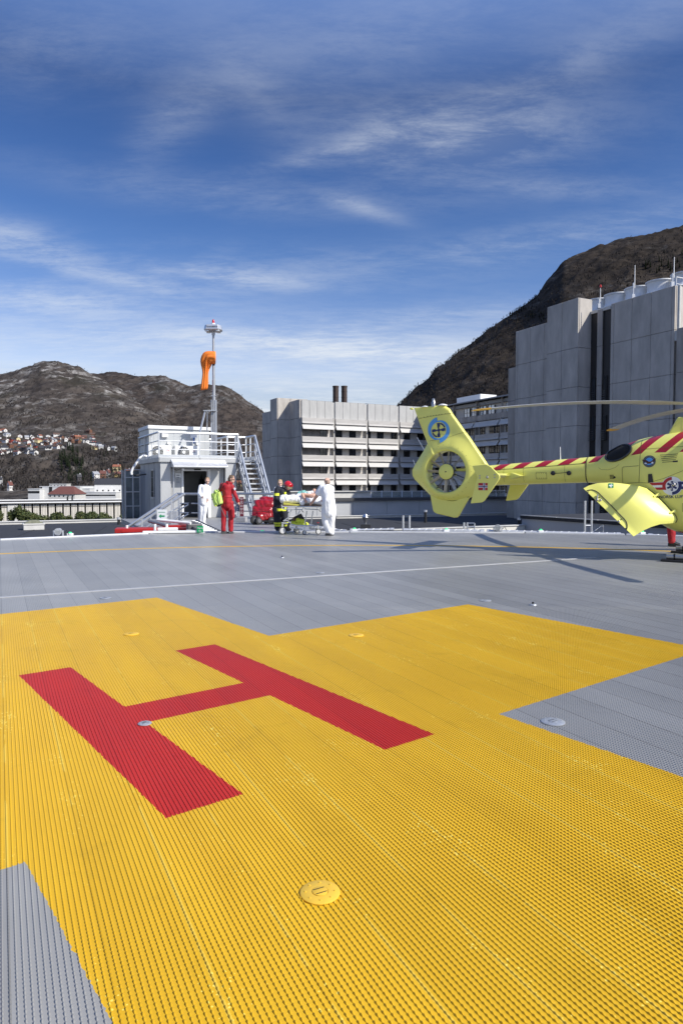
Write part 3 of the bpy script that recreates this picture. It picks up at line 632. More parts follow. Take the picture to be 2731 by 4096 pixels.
def link():
    P0 = at(1948, HY, 126.0); P0.z = 0; f = Fr(P0); t = thing('hospital_link', 'shaded hospital wing with glazed top floor behind the yellow tail fin', 'building', P0, GA)
    Y0, Y1 = -26.0, 22.0; z0 = 14.0
    c = MB(); c.bb(0.25, 12, Y0, Y1, -30, 13.0); c.bb(0.9, 11, Y0, Y1, 13, 16.4); c.build('core', CLAD, t)
    w = MB(); w.bb(-0.1, 0.9, Y0, Y1, 13.05, 14.1); w.build('parapet', CONC_D, t)
    r = MB(); r.prism([(-0.9, Y0, 16.75), (-0.9, Y0, 16.95), (0.3, Y0, 17.15), (11, Y0, 17.5), (11, Y0, 17.2), (0.3, Y0, 16.85)], (0, Y1 - Y0, 0)); r.bb(0.3, 0.75, Y0, Y1, 16.0, 16.6); r.build('roof', mat('roof_grey', (0.30, 0.31, 0.33), 0.6), t)
    lt = mat('sky_reflection_glass', (0.75, 0.78, 0.8), 0.1, 0.2, 0.25, 0.8, spec=0.8)  # pale base colour stands in for sky reflected in the top-floor panes
    y = Y0
    while y < Y1 - 1:
        p = MB(); p.bb(-0.15, 0.1, y, y + 0.22, 14.1, 16.9); p.build('column', CONC_D, t)
        for k in range(3):
            a = y + 0.7 + k * 2.35
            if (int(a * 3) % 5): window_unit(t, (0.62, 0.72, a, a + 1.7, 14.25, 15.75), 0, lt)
        y += 7.3
    for i in range(7):
        a, b = Y0 + i * 7.3 + 0.25, Y0 + (i + 1) * 7.3 - 0.2
        for k in range(5):
            zz = z0 - 3.58 * k - 0.9
            if k: m = MB(); band_profile(m, a, min(b, Y1), zz + 0.9, axis=0); m.build('balcony_band', BAND, t)
            m = MB(); shade_profile(m, a, min(b, Y1), zz - 0.3, axis=0); m.build('sunshade', SHADE, t)
        p = MB(); p.bb(-0.5, 0.22, a - 0.35, a - 0.15, -6, 13.2); p.build('pilaster', CONC_D, t)
        for k in range(4):
            z1 = z0 - 3.58 * k - 2.2
            for q in (0.7, 2.3, 5.0): window_unit(t, (0.14, 0.27, a + q, a + q + 1.2, z1 - 1.45, z1 + 0.02), 0)
    p = f.px(1826, 1593, 0, 5.0); p2 = f.px(1920, 1598, 0, 5.0)
    h = MB(); h.bb(5, 9, p2.y, p.y, 17.2, p.z); h.build('roof_house', WHITEP, t)
link()
# ================================================================ low roofs round the deck
def low_roof():
    t = thing('low_building', 'low hospital block with black felt roof below the helipad deck', 'building', (0, 0, 0))
    m = MB(); m.prism([(-100, 4, -30), (60, 4, -30), (60, 98, -30), (30, 90, -30), (-.6, 75, -30), (-20, 69.5, -30), (-49, 55.5, -30), (-100, 32, -30)], (0, 0, 27.7)); m.build('roof', FELT, t)
    def para(name, a, b, zt, h=0.28, w=0.45, mt=WHITEW):
        q = MB(); q.beam((a[0], a[1], zt - 0.04), (b[0], b[1], zt - 0.04), w, 0.08); q.beam((a[0], a[1], zt - 0.19), (b[0], b[1], zt - 0.19), w * 0.7, 0.22); q.build(name, mt, t)
    para('parapet', (-49, 54.3), (-20.1, 68.2), -2.0, .4, .6); para('parapet', (-19.6, 68.4), (-0.7, 73.5), -2.0, .4, .6); para('parapet', (-0.6, 73.6), (21.0, 81.8), -2.0, .4, .6)
    m = MB()
    for i in range(14): m.beam((-44 + i * 5.2, 27 + (i % 3), -2.29), (-52 + i * 5.2, 53 + i * 1.2, -2.29), 0.12, 0.02)
    m.build('felt_seam', mat('felt_seam', (0.018, 0.018, 0.02), 0.7), t)
low_roof()
def pavilion():
    d = Vector((16.4, 6.6, 0)).normalized(); o = Vector((-14.2, 69.4, -2.35)); ang = math.atan2(d.y, d.x); f = Fr(o, ang)
    t = thing('roof_pavilion', 'low grey panelled building along the roof edge under the wing', 'building', o, ang)
    L_ = f.px(2040, 2030, 1, 0.4).x; s = (L_) / 9
    c = MB(); ht = f.px(1500, 2002, 1, 0.4).z
    for i in range(9): c.bb(i * s + 0.02, (i + 1) * s - 0.02, 0.4, 0.5, 0, ht)
    c.bb(0, L_, 0.47, 9, -0.3, ht - .03); c.build('wall', mat('panel_grey', (0.42, 0.43, 0.44), 0.7, 0, 0.10, 0.6), t)
    r = MB(); r.bb(-0.3, L_ + 0.2, 0.1, 9.3, ht, ht + .32); r.build('roof', mat('fascia_dark', (0.05, 0.05, 0.055), 0.6), t)
    k = MB(); x9 = f.px(1484, 1990, 1, 0.8).x; k.bb(2.0, x9, 0.9, 1.4, ht + .3, ht + 1.0); k.bb(2.0, x9, 0.7, 1.5, ht + 1.0, ht + 1.1); k.build('roof_kerb', WHITEW, t)
    g = MB(); n = 14; xs = x9 + 0.2; xe = L_ - 0.2
    for i in range(n): g.bb(xs + (xe - xs) * i / n + 0.05, xs + (xe - xs) * (i + 1) / n - 0.05, 1.2, 1.23, ht + .33, ht + 1.0)
    go = g.build('balustrade', GLASS, t); q = MB()
    for i in range(n + 1): q.beam((xs + (xe - xs) * i / n, 1.215, ht + .3), (xs + (xe - xs) * i / n + 0.35, 1.9, ht + 1.1), 0.06)
    q.beam((xs, 1.215, ht + 1.02), (xe, 1.215, ht + 1.02), 0.07); q.build('balustrade_frame', ALU, go)
pavilion()
def side_block():
    o = Vector((7.93, 30.0, 0)); t = thing('roof_plant_block', 'low grey flat roofed block beside the deck behind the helicopter', 'building', o, GA)
    w = MB(); w.bb(0.0, 14, -13, 0, -2.35, 0.0); w.build('wall', mat('block_grey', (0.33, 0.34, 0.365), 0.6, 0, 0.06, 0.5), t)
    r = MB(); r.bb(-0.06, 14, -13, 0.06, 0.0, 0.13); r.build('roof', FELT, t)
    c = MB()
    for i in range(6): c.bb(-0.09, 0.05, -13 + i * 2.17, -13 + i * 2.17 + 2.13, 0.13, 0.16)
    c.build('coping', mat('coping_grey', (0.42, 0.42, 0.42), 0.5, 0.2), t)
    p = thing('parapet_wall', 'white panelled parapet wall running off the grey roof block', 'wall', o, GA)
    q = MB()
    for i in range(9): q.bb(-1.55 * (i + 1) + 0.01, -1.55 * i - 0.01, -0.2, -0.05, -2.35, -0.30)
    q.build('panel', mat('cream_panel', (0.68, 0.66, 0.60), 0.6, 0, 0.05, 2), p); q = MB(); q.bb(-14, 0, -0.24, 0, -0.3, -0.26); q.build('coping', WHITEW, p)
side_block()
# ================================================================ HELICOPTER
HM = Vector((7.7, 13.96, 0)); HANG = R(-31); hf = Fr(HM, HANG)
def HP(x, y, val=0.0, axis=1): return hf.px(x, y, axis, val)
def heli_mat(name, stripes):
    m = bpy.data.materials.new(name); m.use_nodes = True; nt = m.node_tree; N = nt.nodes; L = nt.links; b = N['Principled BSDF']
    b.inputs['Roughness'].default_value = 0.42; b.inputs['Coat Weight'].default_value = 0.3; b.inputs['Coat Roughness'].default_value = 0.2
    tc = N.new('ShaderNodeTexCoord'); sp = N.new('ShaderNodeSeparateXYZ'); L.new(tc.outputs['Object'], sp.inputs[0])
    def mth(op, a, c=None):
        q = N.new('ShaderNodeMath'); q.operation = op
        for i, v in enumerate((a, c)):
            if v is None: continue
            if isinstance(v, (int, float)): q.inputs[i].default_value = v
            else: L.new(v, q.inputs[i])
        return q.outputs[0]
    nz = N.new('ShaderNodeTexNoise'); nz.inputs['Scale'].default_value = 2.2; nz.inputs['Detail'].default_value = 6; L.new(tc.outputs['Object'], nz.inputs['Vector'])
    r = N.new('ShaderNodeMix'); r.data_type = 'RGBA'; L.new(nz.outputs[0], r.inputs[0]); r.inputs[6].default_value = (0.77, 0.74, 0.155, 1); r.inputs[7].default_value = (0.83, 0.80, 0.18, 1)
    out = r.outputs[2]
    if stripes:
        x, z = sp.outputs[0], sp.outputs[2]
        zlb = mth('ADD', mth('MULTIPLY', mth('ADD', x, 3.68), 0.068), 1.925)
        zlf = mth('MINIMUM', mth('ADD', mth('MULTIPLY', mth('ADD', x, 2.55), 0.15), 2.0), 2.19)
        isb = mth('LESS_THAN', x, -2.55)
        fb = mth('FRACT', mth('DIVIDE', mth('SUBTRACT', mth('ADD', x, 14.13), mth('MULTIPLY', mth('SUBTRACT', z, zlb), 1.55)), 0.52))
        ff = mth('FRACT', mth('DIVIDE', mth('SUBTRACT', mth('ADD', x, 15.86), mth('MULTIPLY', mth('SUBTRACT', z, zlf), 1.05)), 0.46))
        mb_ = mth('MULTIPLY', mth('MULTIPLY', mth('LESS_THAN', fb, 0.5), mth('GREATER_THAN', z, zlb)), isb)
        mf_ = mth('MULTIPLY', mth('MULTIPLY', mth('LESS_THAN', ff, 0.46), mth('GREATER_THAN', z, zlf)), mth('MULTIPLY', mth('SUBTRACT', 1.0, isb), mth('LESS_THAN', x, 1.2)))
        low = mth('LESS_THAN', z, mth('SUBTRACT', 0.585, mth('MULTIPLY', mth('ABSOLUTE', sp.outputs[1]), 0.03)))
        s = N.new('ShaderNodeMix'); s.data_type = 'RGBA'; L.new(mth('MAXIMUM', mth('MAXIMUM', mb_, mf_), low), s.inputs[0]); L.new(out, s.inputs[6]); s.inputs[7].default_value = (0.36, 0.012, 0.022, 1); out = s.outputs[2]
    L.new(out, b.inputs['Base Color'])
    bp = N.new('ShaderNodeBump'); bp.inputs['Strength'].default_value = 0.05; bp.inputs['Distance'].default_value = 0.05; L.new(nz.outputs[0], bp.inputs['Height']); L.new(bp.outputs[0], b.inputs['Normal'])
    return m
HY_ = heli_mat('lemon_paint', False); HS_ = heli_mat('lemon_paint_striped', True)
LINE = mat('seam_line', (0.10, 0.09, 0.03), 0.7); BLK = mat('black_paint', (0.012, 0.012, 0.014), 0.35); NAVY = mat('navy_paint', (0.012, 0.025, 0.12), 0.4)
SKYB = mat('light_blue_paint', (0.10, 0.33, 0.68), 0.4); REDP = mat('red_paint', (0.42, 0.014, 0.022), 0.4); WHT = mat('decal_white', (0.80, 0.80, 0.80), 0.45)
STEEL = mat('bare_steel', (0.45, 0.43, 0.41), 0.3, 0.9, 0.2, 9); GREYB = mat('blade_grey', (0.42, 0.42, 0.41), 0.45, 0, 0.12, 2)
SECT = [(-2.56, .27, 1.575, 2.145, 2.1), (-2.3, .34, 1.55, 2.165, 2.1), (-2.1, .45, 1.52, 2.24, 2.2), (-1.9, .55, 1.47, 2.355, 2.3), (-1.7, .63, 1.38, 2.435, 2.4), (-1.5, .69, 1.22, 2.50, 2.5), (-1.25, .74, .92, 2.555, 2.6),
        (-1.05, .765, .70, 2.59, 2.7), (-.8, .785, .56, 2.63, 2.8), (-.4, .80, .47, 2.665, 2.9), (.4, .80, .42, 2.69, 2.9), (1.3, .80, .42, 2.58, 2.8), (1.9, .77, .44, 2.32, 2.6), (2.4, .69, .48, 1.98, 2.4), (2.8, .57, .54, 1.62, 2.3), (3.1, .42, .6, 1.32, 2.2), (3.3, .26, .68, 1.1, 2.1), (3.42, .06, .82, .92, 2)]
def sect(x):
    xs = [s[0] for s in SECT]; return [float(np.interp(x, xs, [s[i] for s in SECT])) for i in range(1, 5)]
def ring_at(x, n=44, grow=0.0, a0=0, a1=2 * math.pi, full=True):
    w, zb, zt, e = sect(x); zc, hz = (zb + zt) / 2, (zt - zb) / 2; o = []
    for j in range(n):
        t = a0 + (a1 - a0) * j / (n if full else n - 1); c, s = math.cos(t), math.sin(t)
        o.append(Vector((x, (w + grow) * math.copysign(abs(c) ** (2 / e), c), zc + (hz + grow) * math.copysign(abs(s) ** (2 / e), s))))
    return o
def side_y(x, z, off=0.004):
    w, zb, zt, e = sect(x); zc, hz = (zb + zt) / 2, (zt - zb) / 2; k = min(0.999, abs(z - zc) / hz)
    return -w * (1 - k ** e) ** (1 / e) - off
def boom_y(x, z, off=0.003):
    zt = np.interp(x, [-4.9, -2.56], [1.985, 2.145]); zb = np.interp(x, [-4.9, -2.56], [1.505, 1.575]); w = np.interp(x, [-4.9, -2.56], [.21, .27]); k = min(.999, abs(z - (zt + zb) / 2) / ((zt - zb) / 2))
    return -w * math.sqrt(1 - k * k) - off
HC = (-5.89, 1.845)
OUTL = [(-4.80, 1.75), (-4.80, 1.90), (-4.93, 2.09), (-5.31, 2.64), (-5.78, 3.27), (-5.86, 3.40), (-5.98, 3.48), (-6.08, 3.50), (-6.82, 3.475), (-6.71, 3.19), (-6.45, 2.56), (-6.53, 2.42), (-6.80, 2.02), (-6.87, 1.90), (-6.86, 1.76), (-6.80, 1.66), (-6.38, 1.27), (-6.15, 1.15), (-5.75, 1.10), (-5.31, 1.21), (-4.80, 1.50)]
def outl_r(th):
    dx, dz = math.cos(th), math.sin(th); best = 0.6
    for i in range(len(OUTL)):
        (ax, az), (bx, bz) = OUTL[i], OUTL[(i + 1) % len(OUTL)]; ax -= HC[0]; bx -= HC[0]; az -= HC[1]; bz -= HC[1]
        ex, ez = bx - ax, bz - az; den = dx * ez - dz * ex
        if abs(den) < 1e-9: continue
        r = (ax * ez - az * ex) / den; u = (ax * dz - az * dx) / den
        u = ((r * dx - ax) * ex + (r * dz - az) * ez) / (ex * ex + ez * ez)
        if r > 0 and -1e-6 <= u <= 1 + 1e-6: best = max(best, r)
    return best
def tail_half(r, R1, th):
    """half thickness of the shroud and fin"""
    k = (r - .515) / max(.05, R1 - .515); duct = 0.205 if r < 0.62 else 0.205 - 0.09 * min(1, (r - .62) / .3)
    lead = max(0.0, math.cos(th - .72)) ** 1.3
    edge = 0.012 + 0.085 * lead
    body = duct - 0.02 * min(1, max(0, (R1 - .95) / .4))
    f = k ** 2.6; v = body * (1 - f) + edge * f
    if k > 0.93: v *= 1 - min(1, lead * 2) * (1 - math.sqrt(max(0.04, 1 - ((k - .93) / .07) ** 2)))
    if r < .54: v *= 0.86 + 0.14 * ((r - .515) / .025)
    return v
def tail_y(x, z, off=0.009):
    dx, dz = x - HC[0], z - HC[1]; th = math.atan2(dz, dx); return -tail_half(math.hypot(dx, dz), outl_r(th), th) - off
def decal(t, name, polys, m, fy, parent=None, sub=0.04):
    """flat paint shapes wrapped onto a surface y=fy(x,z)"""
    bm = bmesh.new()
    for p in polys:
        vs = [bm.verts.new((a, 0, b)) for a, b in p]; bm.faces.new(vs)
    bmesh.ops.triangulate(bm, faces=bm.faces)
    for _ in range(5):
        long = [e for e in bm.edges if e.calc_length() > sub]
        if not long: break
        bmesh.ops.subdivide_edges(bm, edges=long, cuts=1); bmesh.ops.triangulate(bm, faces=[f for f in bm.faces if len(f.verts) > 3])
    for v in bm.verts: v.co.y = fy(v.co.x, v.co.z)
    for f in bm.faces:
        f.normal_update()
        if f.normal.y > 0: f.normal_flip()
    me = bpy.data.meshes.new(name); bm.to_mesh(me); bm.free(); me.materials.append(m)
    o = bpy.data.objects.new(name, me); COL.objects.link(o); o.parent = parent or t; KIDS.setdefault(o.parent.name, []).append(o); return o
def strip(pts, w):
    out = []
    for (a, b), (c, d) in zip(pts[:-1], pts[1:]):
        l = math.hypot(c - a, d - b); nx, nz = -(d - b) / l * w / 2, (c - a) / l * w / 2; out.append([(a + nx, b + nz), (c + nx, d + nz), (c - nx, d - nz), (a - nx, b - nz)])
    return out
def arc(cx, cz, r0, r1, a0, a1, n=24, ex=1.0):
    p = [(cx + ex * r1 * math.cos(R(a0 + (a1 - a0) * i / n)), cz + r1 * math.sin(R(a0 + (a1 - a0) * i / n))) for i in range(n + 1)]
    q = [(cx + ex * r0 * math.cos(R(a0 + (a1 - a0) * i / n)), cz + r0 * math.sin(R(a0 + (a1 - a0) * i / n))) for i in range(n + 1)]
    return [[p[i], p[i + 1], q[i + 1], q[i]] for i in range(n)]
def disc(cx, cz, r, n=24): return [[(cx + r * math.cos(2 * math.pi * i / n), cz + r * math.sin(2 * math.pi * i / n)) for i in range(n)]]
def rot(polys, cx, cz, a): c, s = math.cos(R(a)), math.sin(R(a)); return [[(cx + (x - cx) * c - (z - cz) * s, cz + (x - cx) * s + (z - cz) * c) for x, z in p] for p in polys]
def wrap_text(t, s, size, cx, cz, m, fy, ang=0.0, sx=1.0, name='lettering'):
    me = text_mesh(s, size, 0.0, size * .018); c, q = math.cos(R(ang)), math.sin(R(ang))
    for v in me.vertices:
        x, z = v.co.x * sx, v.co.y; X, Z = cx + x * c - z * q, cz + x * q + z * c; v.co = (X, fy(X, Z), Z)
    me.materials.clear(); me.materials.append(m); o = bpy.data.objects.new(name, me); COL.objects.link(o); o.parent = t; KIDS.setdefault(t.name, []).append(o); return o
def helicopter():
    t = thing('helicopter', 'lemon yellow rescue helicopter with red stripes, ducted tail fan and rear door open', 'helicopter', HM, HANG)
    m = MB(); xs = np.concatenate([np.linspace(-2.56, -1, 16), np.linspace(-.9, 3.42, 30)]); m.loft([ring_at(float(x)) for x in xs]); body = m.build('fuselage', HS_, t, smooth=50)
    b = MB(); rings = []
    for x in np.linspace(-5.05, -2.56, 20):
        zt = np.interp(x, [-4.9, -2.56], [1.985, 2.145]); zb = np.interp(x, [-4.9, -2.56], [1.505, 1.575]); w = np.interp(x, [-4.9, -2.56], [.21, .27])
        rings.append([Vector((x, w * math.cos(a), (zt + zb) / 2 + (zt - zb) / 2 * math.sin(a))) for a in [2 * math.pi * j / 32 for j in range(32)]])
    b.loft(rings); boom = b.build('tail_boom', HS_, t, smooth=50)
    # shroud and fin: polar sheet round the fan
    ths = sorted(set([round(2 * math.pi * i / 260 - math.pi, 5) for i in range(260)] + [round(math.atan2(z - HC[1], x - HC[0]), 5) for x, z in OUTL]))
    ks = [0, .015, .03, .055, .08, .12, .16, .22, .28, .35, .42, .5, .58, .66, .74, .8, .86, .9, .93, .945, .96, .975, .985, 1]
    rg = []
    for sgn in (-1, 1):
        rows = []
        for k in (ks if sgn < 0 else ks[::-1]):
            row = []
            for th in ths:
                R1 = outl_r(th); r = .515 + k * (R1 - .515); row.append(Vector((HC[0] + r * math.cos(th), sgn * tail_half(r, R1, th), HC[1] + r * math.sin(th))))
            rows.append(row)
        rg += rows
    rg.append(rg[0]); m = MB(); m.loft(rg, cap=False); fin = m.build('tail_fin', HY_, t, smooth=55)
    lo = MB(); P = [(-6.37, 1.30), (-6.29, .90), (-6.26, .84), (-6.19, .80), (-5.72, .71), (-5.64, .72), (-5.58, .78), (-5.54, .86), (-5.31, 1.24)]
    lo.prism([(x, -.045, z) for x, z in P], (0, .09, 0)); lo.build('lower_fin', HY_, t, bevel=0.03, seg=3, smooth=40)
    decal(t, 'seam', strip([(-5.32, 1.235), (-5.5, 1.16), (-5.75, 1.125), (-6.0, 1.13)], .008), LINE, lambda x, z: tail_y(x, z) - .003)
    # fan
    fan = MB(); fan.lathe([(.02, -.175), (.17, -.175), (.19, -.16), (.19, .10), (.15, .16), (.02, .17)], (HC[0], 0, HC[1]), 32, (0, 1, 0)); fo = fan.build('tail_fan', HY_, t, smooth=40)
    q = MB(); q.lathe([(.002, -.18), (.018, -.18), (.018, -.17)], (HC[0], 0, HC[1]), 12, (0, 1, 0)); q.build('hub_pin', BLK, fo)
    rgm = MB(); rgm.lathe([(.192, -.13), (.205, -.13), (.205, .0), (.192, .0)], (HC[0], 0, HC[1]), 32, (0, 1, 0)); rgm.build('hub_ring', mat('dark_metal', (0.10, 0.10, 0.11), 0.35, 0.8), fo)
    for a in (84, 112, 146, 178, 213, 266, 297, 327, 357, 40):
        bl = MB(); c, s = math.cos(R(a)), math.sin(R(a)); u = Vector((c, 0, s)); w = Vector((-s, 0, c)); C0 = Vector((HC[0], -.10, HC[1])); tw = R(38); ch = w * math.cos(tw) + Vector((0, 1, 0)) * math.sin(tw); nn = u.cross(ch)
        bl.loft([[C0 + u * r + ch * (x * wd) + nn * (y * wd * .22) for x, y in ((-1, 0), (-.3, .5), (.6, .45), (1, 0), (.6, -.45), (-.3, -.5))] for r, wd in ((.19, .024), (.235, .040), (.4, .044), (.505, .046))])
        bl.build('fan_blade', mat('blade_steel', (0.44, 0.40, 0.34), 0.35, 0.5, 0.2, 10), fo, smooth=40)
    for i in range(10):
        a = 14 + i * 36; st = MB(); c, s = math.cos(R(a)), math.sin(R(a)); st.beam((HC[0] + .14 * c, .10, HC[1] + .14 * s), (HC[0] + .52 * c, .10, HC[1] + .52 * s), .022, .06, (0, 1, 0)); st.build('stator', mat('stator_grey', (0.12, 0.12, 0.12), 0.4, 0.5), fo)
    dr = MB(); dr.tube([(HC[0] + .15, .06, HC[1] + .03), (HC[0] + .52, .06, HC[1] + .05)], .045, 10); dr.build('drive_cover', HY_, fo)
    # stabiliser and end plates
    sb = MB(); sb.loft([[Vector((-4.47, y, 1.74)) + Vector((dx, 0, dz)) for dx, dz in ((-.26, 0), (-.1, .045), (.15, .05), (.3, .0), (.15, -.05), (-.1, -.035))] for y in (-1.22, 1.22)]); sb.build('stabiliser', HY_, t, smooth=50)
    EP = [(-4.80, 1.955), (-4.48, 1.99), (-4.36, 1.93), (-4.165, 1.74), (-4.16, 1.68), (-4.19, 1.62), (-4.50, 1.18), (-4.56, 1.14), (-4.63, 1.13), (-4.83, 1.11), (-4.68, 1.70)]
    for y in (-1.30, 1.26):
        e = MB(); e.prism([(x, y, z) for x, z in EP], (0, .04, 0)); eo = e.build('end_plate', HY_, t, bevel=0.014, seg=3, smooth=40)
        if y < 0:
            f0 = lambda x, z: y - .004; f1 = lambda x, z: y - .006; f2 = lambda x, z: y - .008
            a = HP(1600 + 816 * .3827, 1580 + 919 * .3827, y); c = HP(1600 + 912 * .3827, 1580 + 996 * .3827, y); x0, x1, z1, z0 = a.x, c.x, a.z, c.z; w, h = x1 - x0, z1 - z0
            fl = decal(t, 'flag', [[(x0, z0), (x1, z0), (x1, z1), (x0, z1)]], REDP, f0, eo)
            vx = x0 + w * 0.62; hz = z0 + h * .5
            decal(t, 'flag_cross', [[(vx - w * .10, z0), (vx + w * .10, z0), (vx + w * .10, z1), (vx - w * .10, z1)], [(x0, hz - h * .13), (x1, hz - h * .13), (x1, hz + h * .13), (x0, hz + h * .13)]], WHT, f1, fl)
            decal(t, 'flag_cross', [[(vx - w * .045, z0), (vx + w * .045, z0), (vx + w * .045, z1), (vx - w * .045, z1)], [(x0, hz - h * .06), (x1, hz - h * .06), (x1, hz + h * .06), (x0, hz + h * .06)]], NAVY, f2, fl)
            bo = MB()
            for dx, dz in ((-.17, 0.03), (-.17, -.02), (.17, .05), (.17, -.01), (0, .02)): bo.lathe([(.016, 0), (.016, .012), (.004, .014)], (-4.44 + dx, y - .012, 1.70 + dz), 10, (0, -1, 0))
            bo.ball((-4.43, y - .03, 1.69), .028); bo.build('bolt', STEEL, eo)
    vf = MB(); vf.prism([(x, -.018, z) for x, z in ((-4.15, 1.55), (-3.62, 1.56), (-3.80, 1.22), (-3.86, 1.18), (-4.24, 1.14))], (0, .036, 0)) ; 
    # fin emblem
    ce = HP(1700 + 235 * .2296, 1560 + 700 * .2296, -.09); cx, cz = ce.x, ce.z
    def crescent(sg):
        pts = []
        for i in range(25):
            a = R(100 + sg * 0 + 175 * i / 24); pts.append((cx + .232 * math.cos(a) * sg, cz + .232 * math.sin(a) * sg))
        inn = []
        for i in range(25):
            a = R(100 + 175 * i / 24); r = .232 + .095 * (1 - i / 24) ** 0.8; inn.append((cx + r * math.cos(a) * sg, cz + r * math.sin(a) * sg))
        return [[pts[i], pts[i + 1], inn[i + 1], inn[i]] for i in range(24)]
    em = decal(t, 'emblem', crescent(1) + crescent(-1) + arc(cx, cz, .205, .236, 0, 360, 40), SKYB, tail_y)
    pr = []
    for a in (5, 95, 185, 275): pr += rot([[(cx + .02, cz - .012), (cx + .07, cz - .018), (cx + .10, cz - .042), (cx + .178, cz - .036), (cx + .178, cz + .036), (cx + .10, cz + .030), (cx + .07, cz + .018), (cx + .02, cz + .012)]], cx, cz, a)
    pr += disc(cx, cz, .036); pr += arc(cx, cz, .15, .185, 22, 78, 10); pr += arc(cx, cz, .15, .185, 202, 258, 10)
    decal(t, 'emblem_propeller', pr, NAVY, lambda x, z: tail_y(x, z, .013), em)
    decal(t, 'rivet_line', strip([HP_(q) for q in ((190, 250), (330, 222), (430, 208), (545, 190))], .006) + [p for q in ((216, 240), (250, 232), (288, 226), (322, 220), (350, 216), (378, 211), (408, 207), (437, 203), (477, 198), (523, 193)) for p in disc(*HP_(q), .011, 8)], LINE, tail_y)
    # tip lights
    tl = MB(); tl.lathe([(.05, 0), (.05, .12), (.035, .14), (.035, .2), (.01, .22)], (-6.30, 0, 3.47), 14); tl.build('beacon', STEEL, t, smooth=40)
    q = MB(); q.lathe([(.11, 0), (.11, .02), (.05, .04)], (-6.05, 0, 3.49), 16); q.lathe([(.09, 0), (.09, .02), (.04, .035)], (-6.52, 0, 3.475), 16); q.build('fin_cap', WHT, t); q = MB(); q.lathe([(.025, 0), (.03, .05), (.01, .09)], (-6.86, 0, 3.455), 10, (-1, 0, .1)); q.build('tail_light', HY_, t)
    v2 = MB(); v2.prism([(x, 1.0, z) for x, z in ((-4.7, 1.6), (-4.1, 1.6), (-4.32, 1.2))], (0, .02, 0))
    aw = MB(); aw.tube([(-6.5, 0, 2.2), (-6.62, 0, 2.9)], .008, 6)
    for a, c in (((1755 - 1, 0), None),): pass
    rods = MB(); p0, p1 = HP(1600 + 255 * .3827, 1580 + 583 * .3827), HP(1600 + 176 * .3827, 1580 + 443 * .3827); rods.tube([p0, p1], .009, 6); p0, p1 = HP(1600 + 158 * .3827, 1580 + 740 * .3827), HP(1600 + 134 * .3827, 1580 + 676 * .3827); rods.tube([p0, p1], .009, 6); rods.build('static_wick', WHT, t)
    # boom details
    decal(t, 'cover_seam', strip([(-4.85, 1.868), (-3.68, 1.93), (-2.56, 2.005)], .010), LINE, boom_y)
    decal(t, 'frame_seam', [q for x in (-3.02, -3.95, -4.42) for q in strip([(x, 1.60), (x, 1.75), (x, 1.90), (x, 1.96)], .005)] + [q for i in range(46) for q in disc(-4.8 + i * .05, 1.895 + .0595 * (-4.8 + i * .05 + 4.85) - .03, .005, 6)], LINE, boom_y)
    decal(t, 'fin_seam', strip([(-6.36, 2.62), (-5.98, 2.66), (-5.55, 2.78), (-5.42, 2.80)], .006) + strip([(-5.42, 2.80), (-5.62, 3.10), (-5.82, 3.36)], .006) + [q for i in range(30) for q in disc(HC[0] + .66 * math.cos(i * .2094), HC[1] + .66 * math.sin(i * .2094), .006, 6)], LINE, tail_y)
    pp = []
    for sq in [(-3.66, 1.66, -3.42, 1.81)]:
        a, c, d, e = sq; pp += strip([(a, c), (d, c), (d, e), (a, e), (a, c)], .006)
        for i in range(5): pp += disc(a + .02 + (d - a - .04) * i / 4, c + .02, .008, 6) + disc(a + .02 + (d - a - .04) * i / 4, e - .02, .008, 6)
    decal(t, 'access_panel', pp, LINE, boom_y)
    an = MB()
    for x in (-3.27, -2.92): an.lathe([(.052, 0), (.05, .03), (.03, .045), (.012, .05)], (x, boom_y(x, 1.79), 1.79), 14, (0, -1, 0))
    an.tube([(-3.27, boom_y(-3.27, 1.79) - .05, 1.785), (-3.1, boom_y(-3.1, 1.79) - .055, 1.79), (-2.92, boom_y(-2.92, 1.79) - .05, 1.81)], .007, 6); an.build('homing_aerial', BLK, t, smooth=40)
    wa = MB(); wb = HP(2240, 1842); wt = HP(2239, 1787); wa.tube([(wb.x, 0, 2.09), (wt.x, 0, wt.z)], [.012, .008], 6); wa.build('whip_aerial', WHT, t)
    ss = MB(); ss.loft([[Vector((-4.15 + i * .0, y, 1.73)) + Vector((dx, 0, dz)) for dx, dz in ((-.2, 0), (0, .075), (.22, 0), (0, -.07))] for i, y in enumerate((-.16, -.55))]); ss.build('stabiliser_root', HY_, t, smooth=50)
    jr = MB(); jr.loft([[Vector((x, p.y * g, (p.z - 1.86) * g + 1.86)) for p in ring_at(-2.56, 36)] for x, g in ((-2.575, 1.0), (-2.57, 1.012), (-2.55, 1.012), (-2.545, 1.0))], cap=False); jr.build('boom_joint', LINE, t, smooth=True)
    # exhaust
    exc = (-1.86, 2.20); ell = [(exc[0] + .30 * math.cos(a) * math.cos(R(22)) - .165 * math.sin(a) * math.sin(R(22)), exc[1] + .30 * math.cos(a) * math.sin(R(22)) + .165 * math.sin(a) * math.cos(R(22))) for a in [2 * math.pi * i / 32 for i in range(32)]]
    base = [Vector((x, side_y(x, min(z, sect(x)[2] - .03), 0), min(z, sect(x)[2] - .01))) for x, z in ell]; cen = sum(base, Vector()) / 32
    out = Vector((-.35, -.8, .42)).normalized()
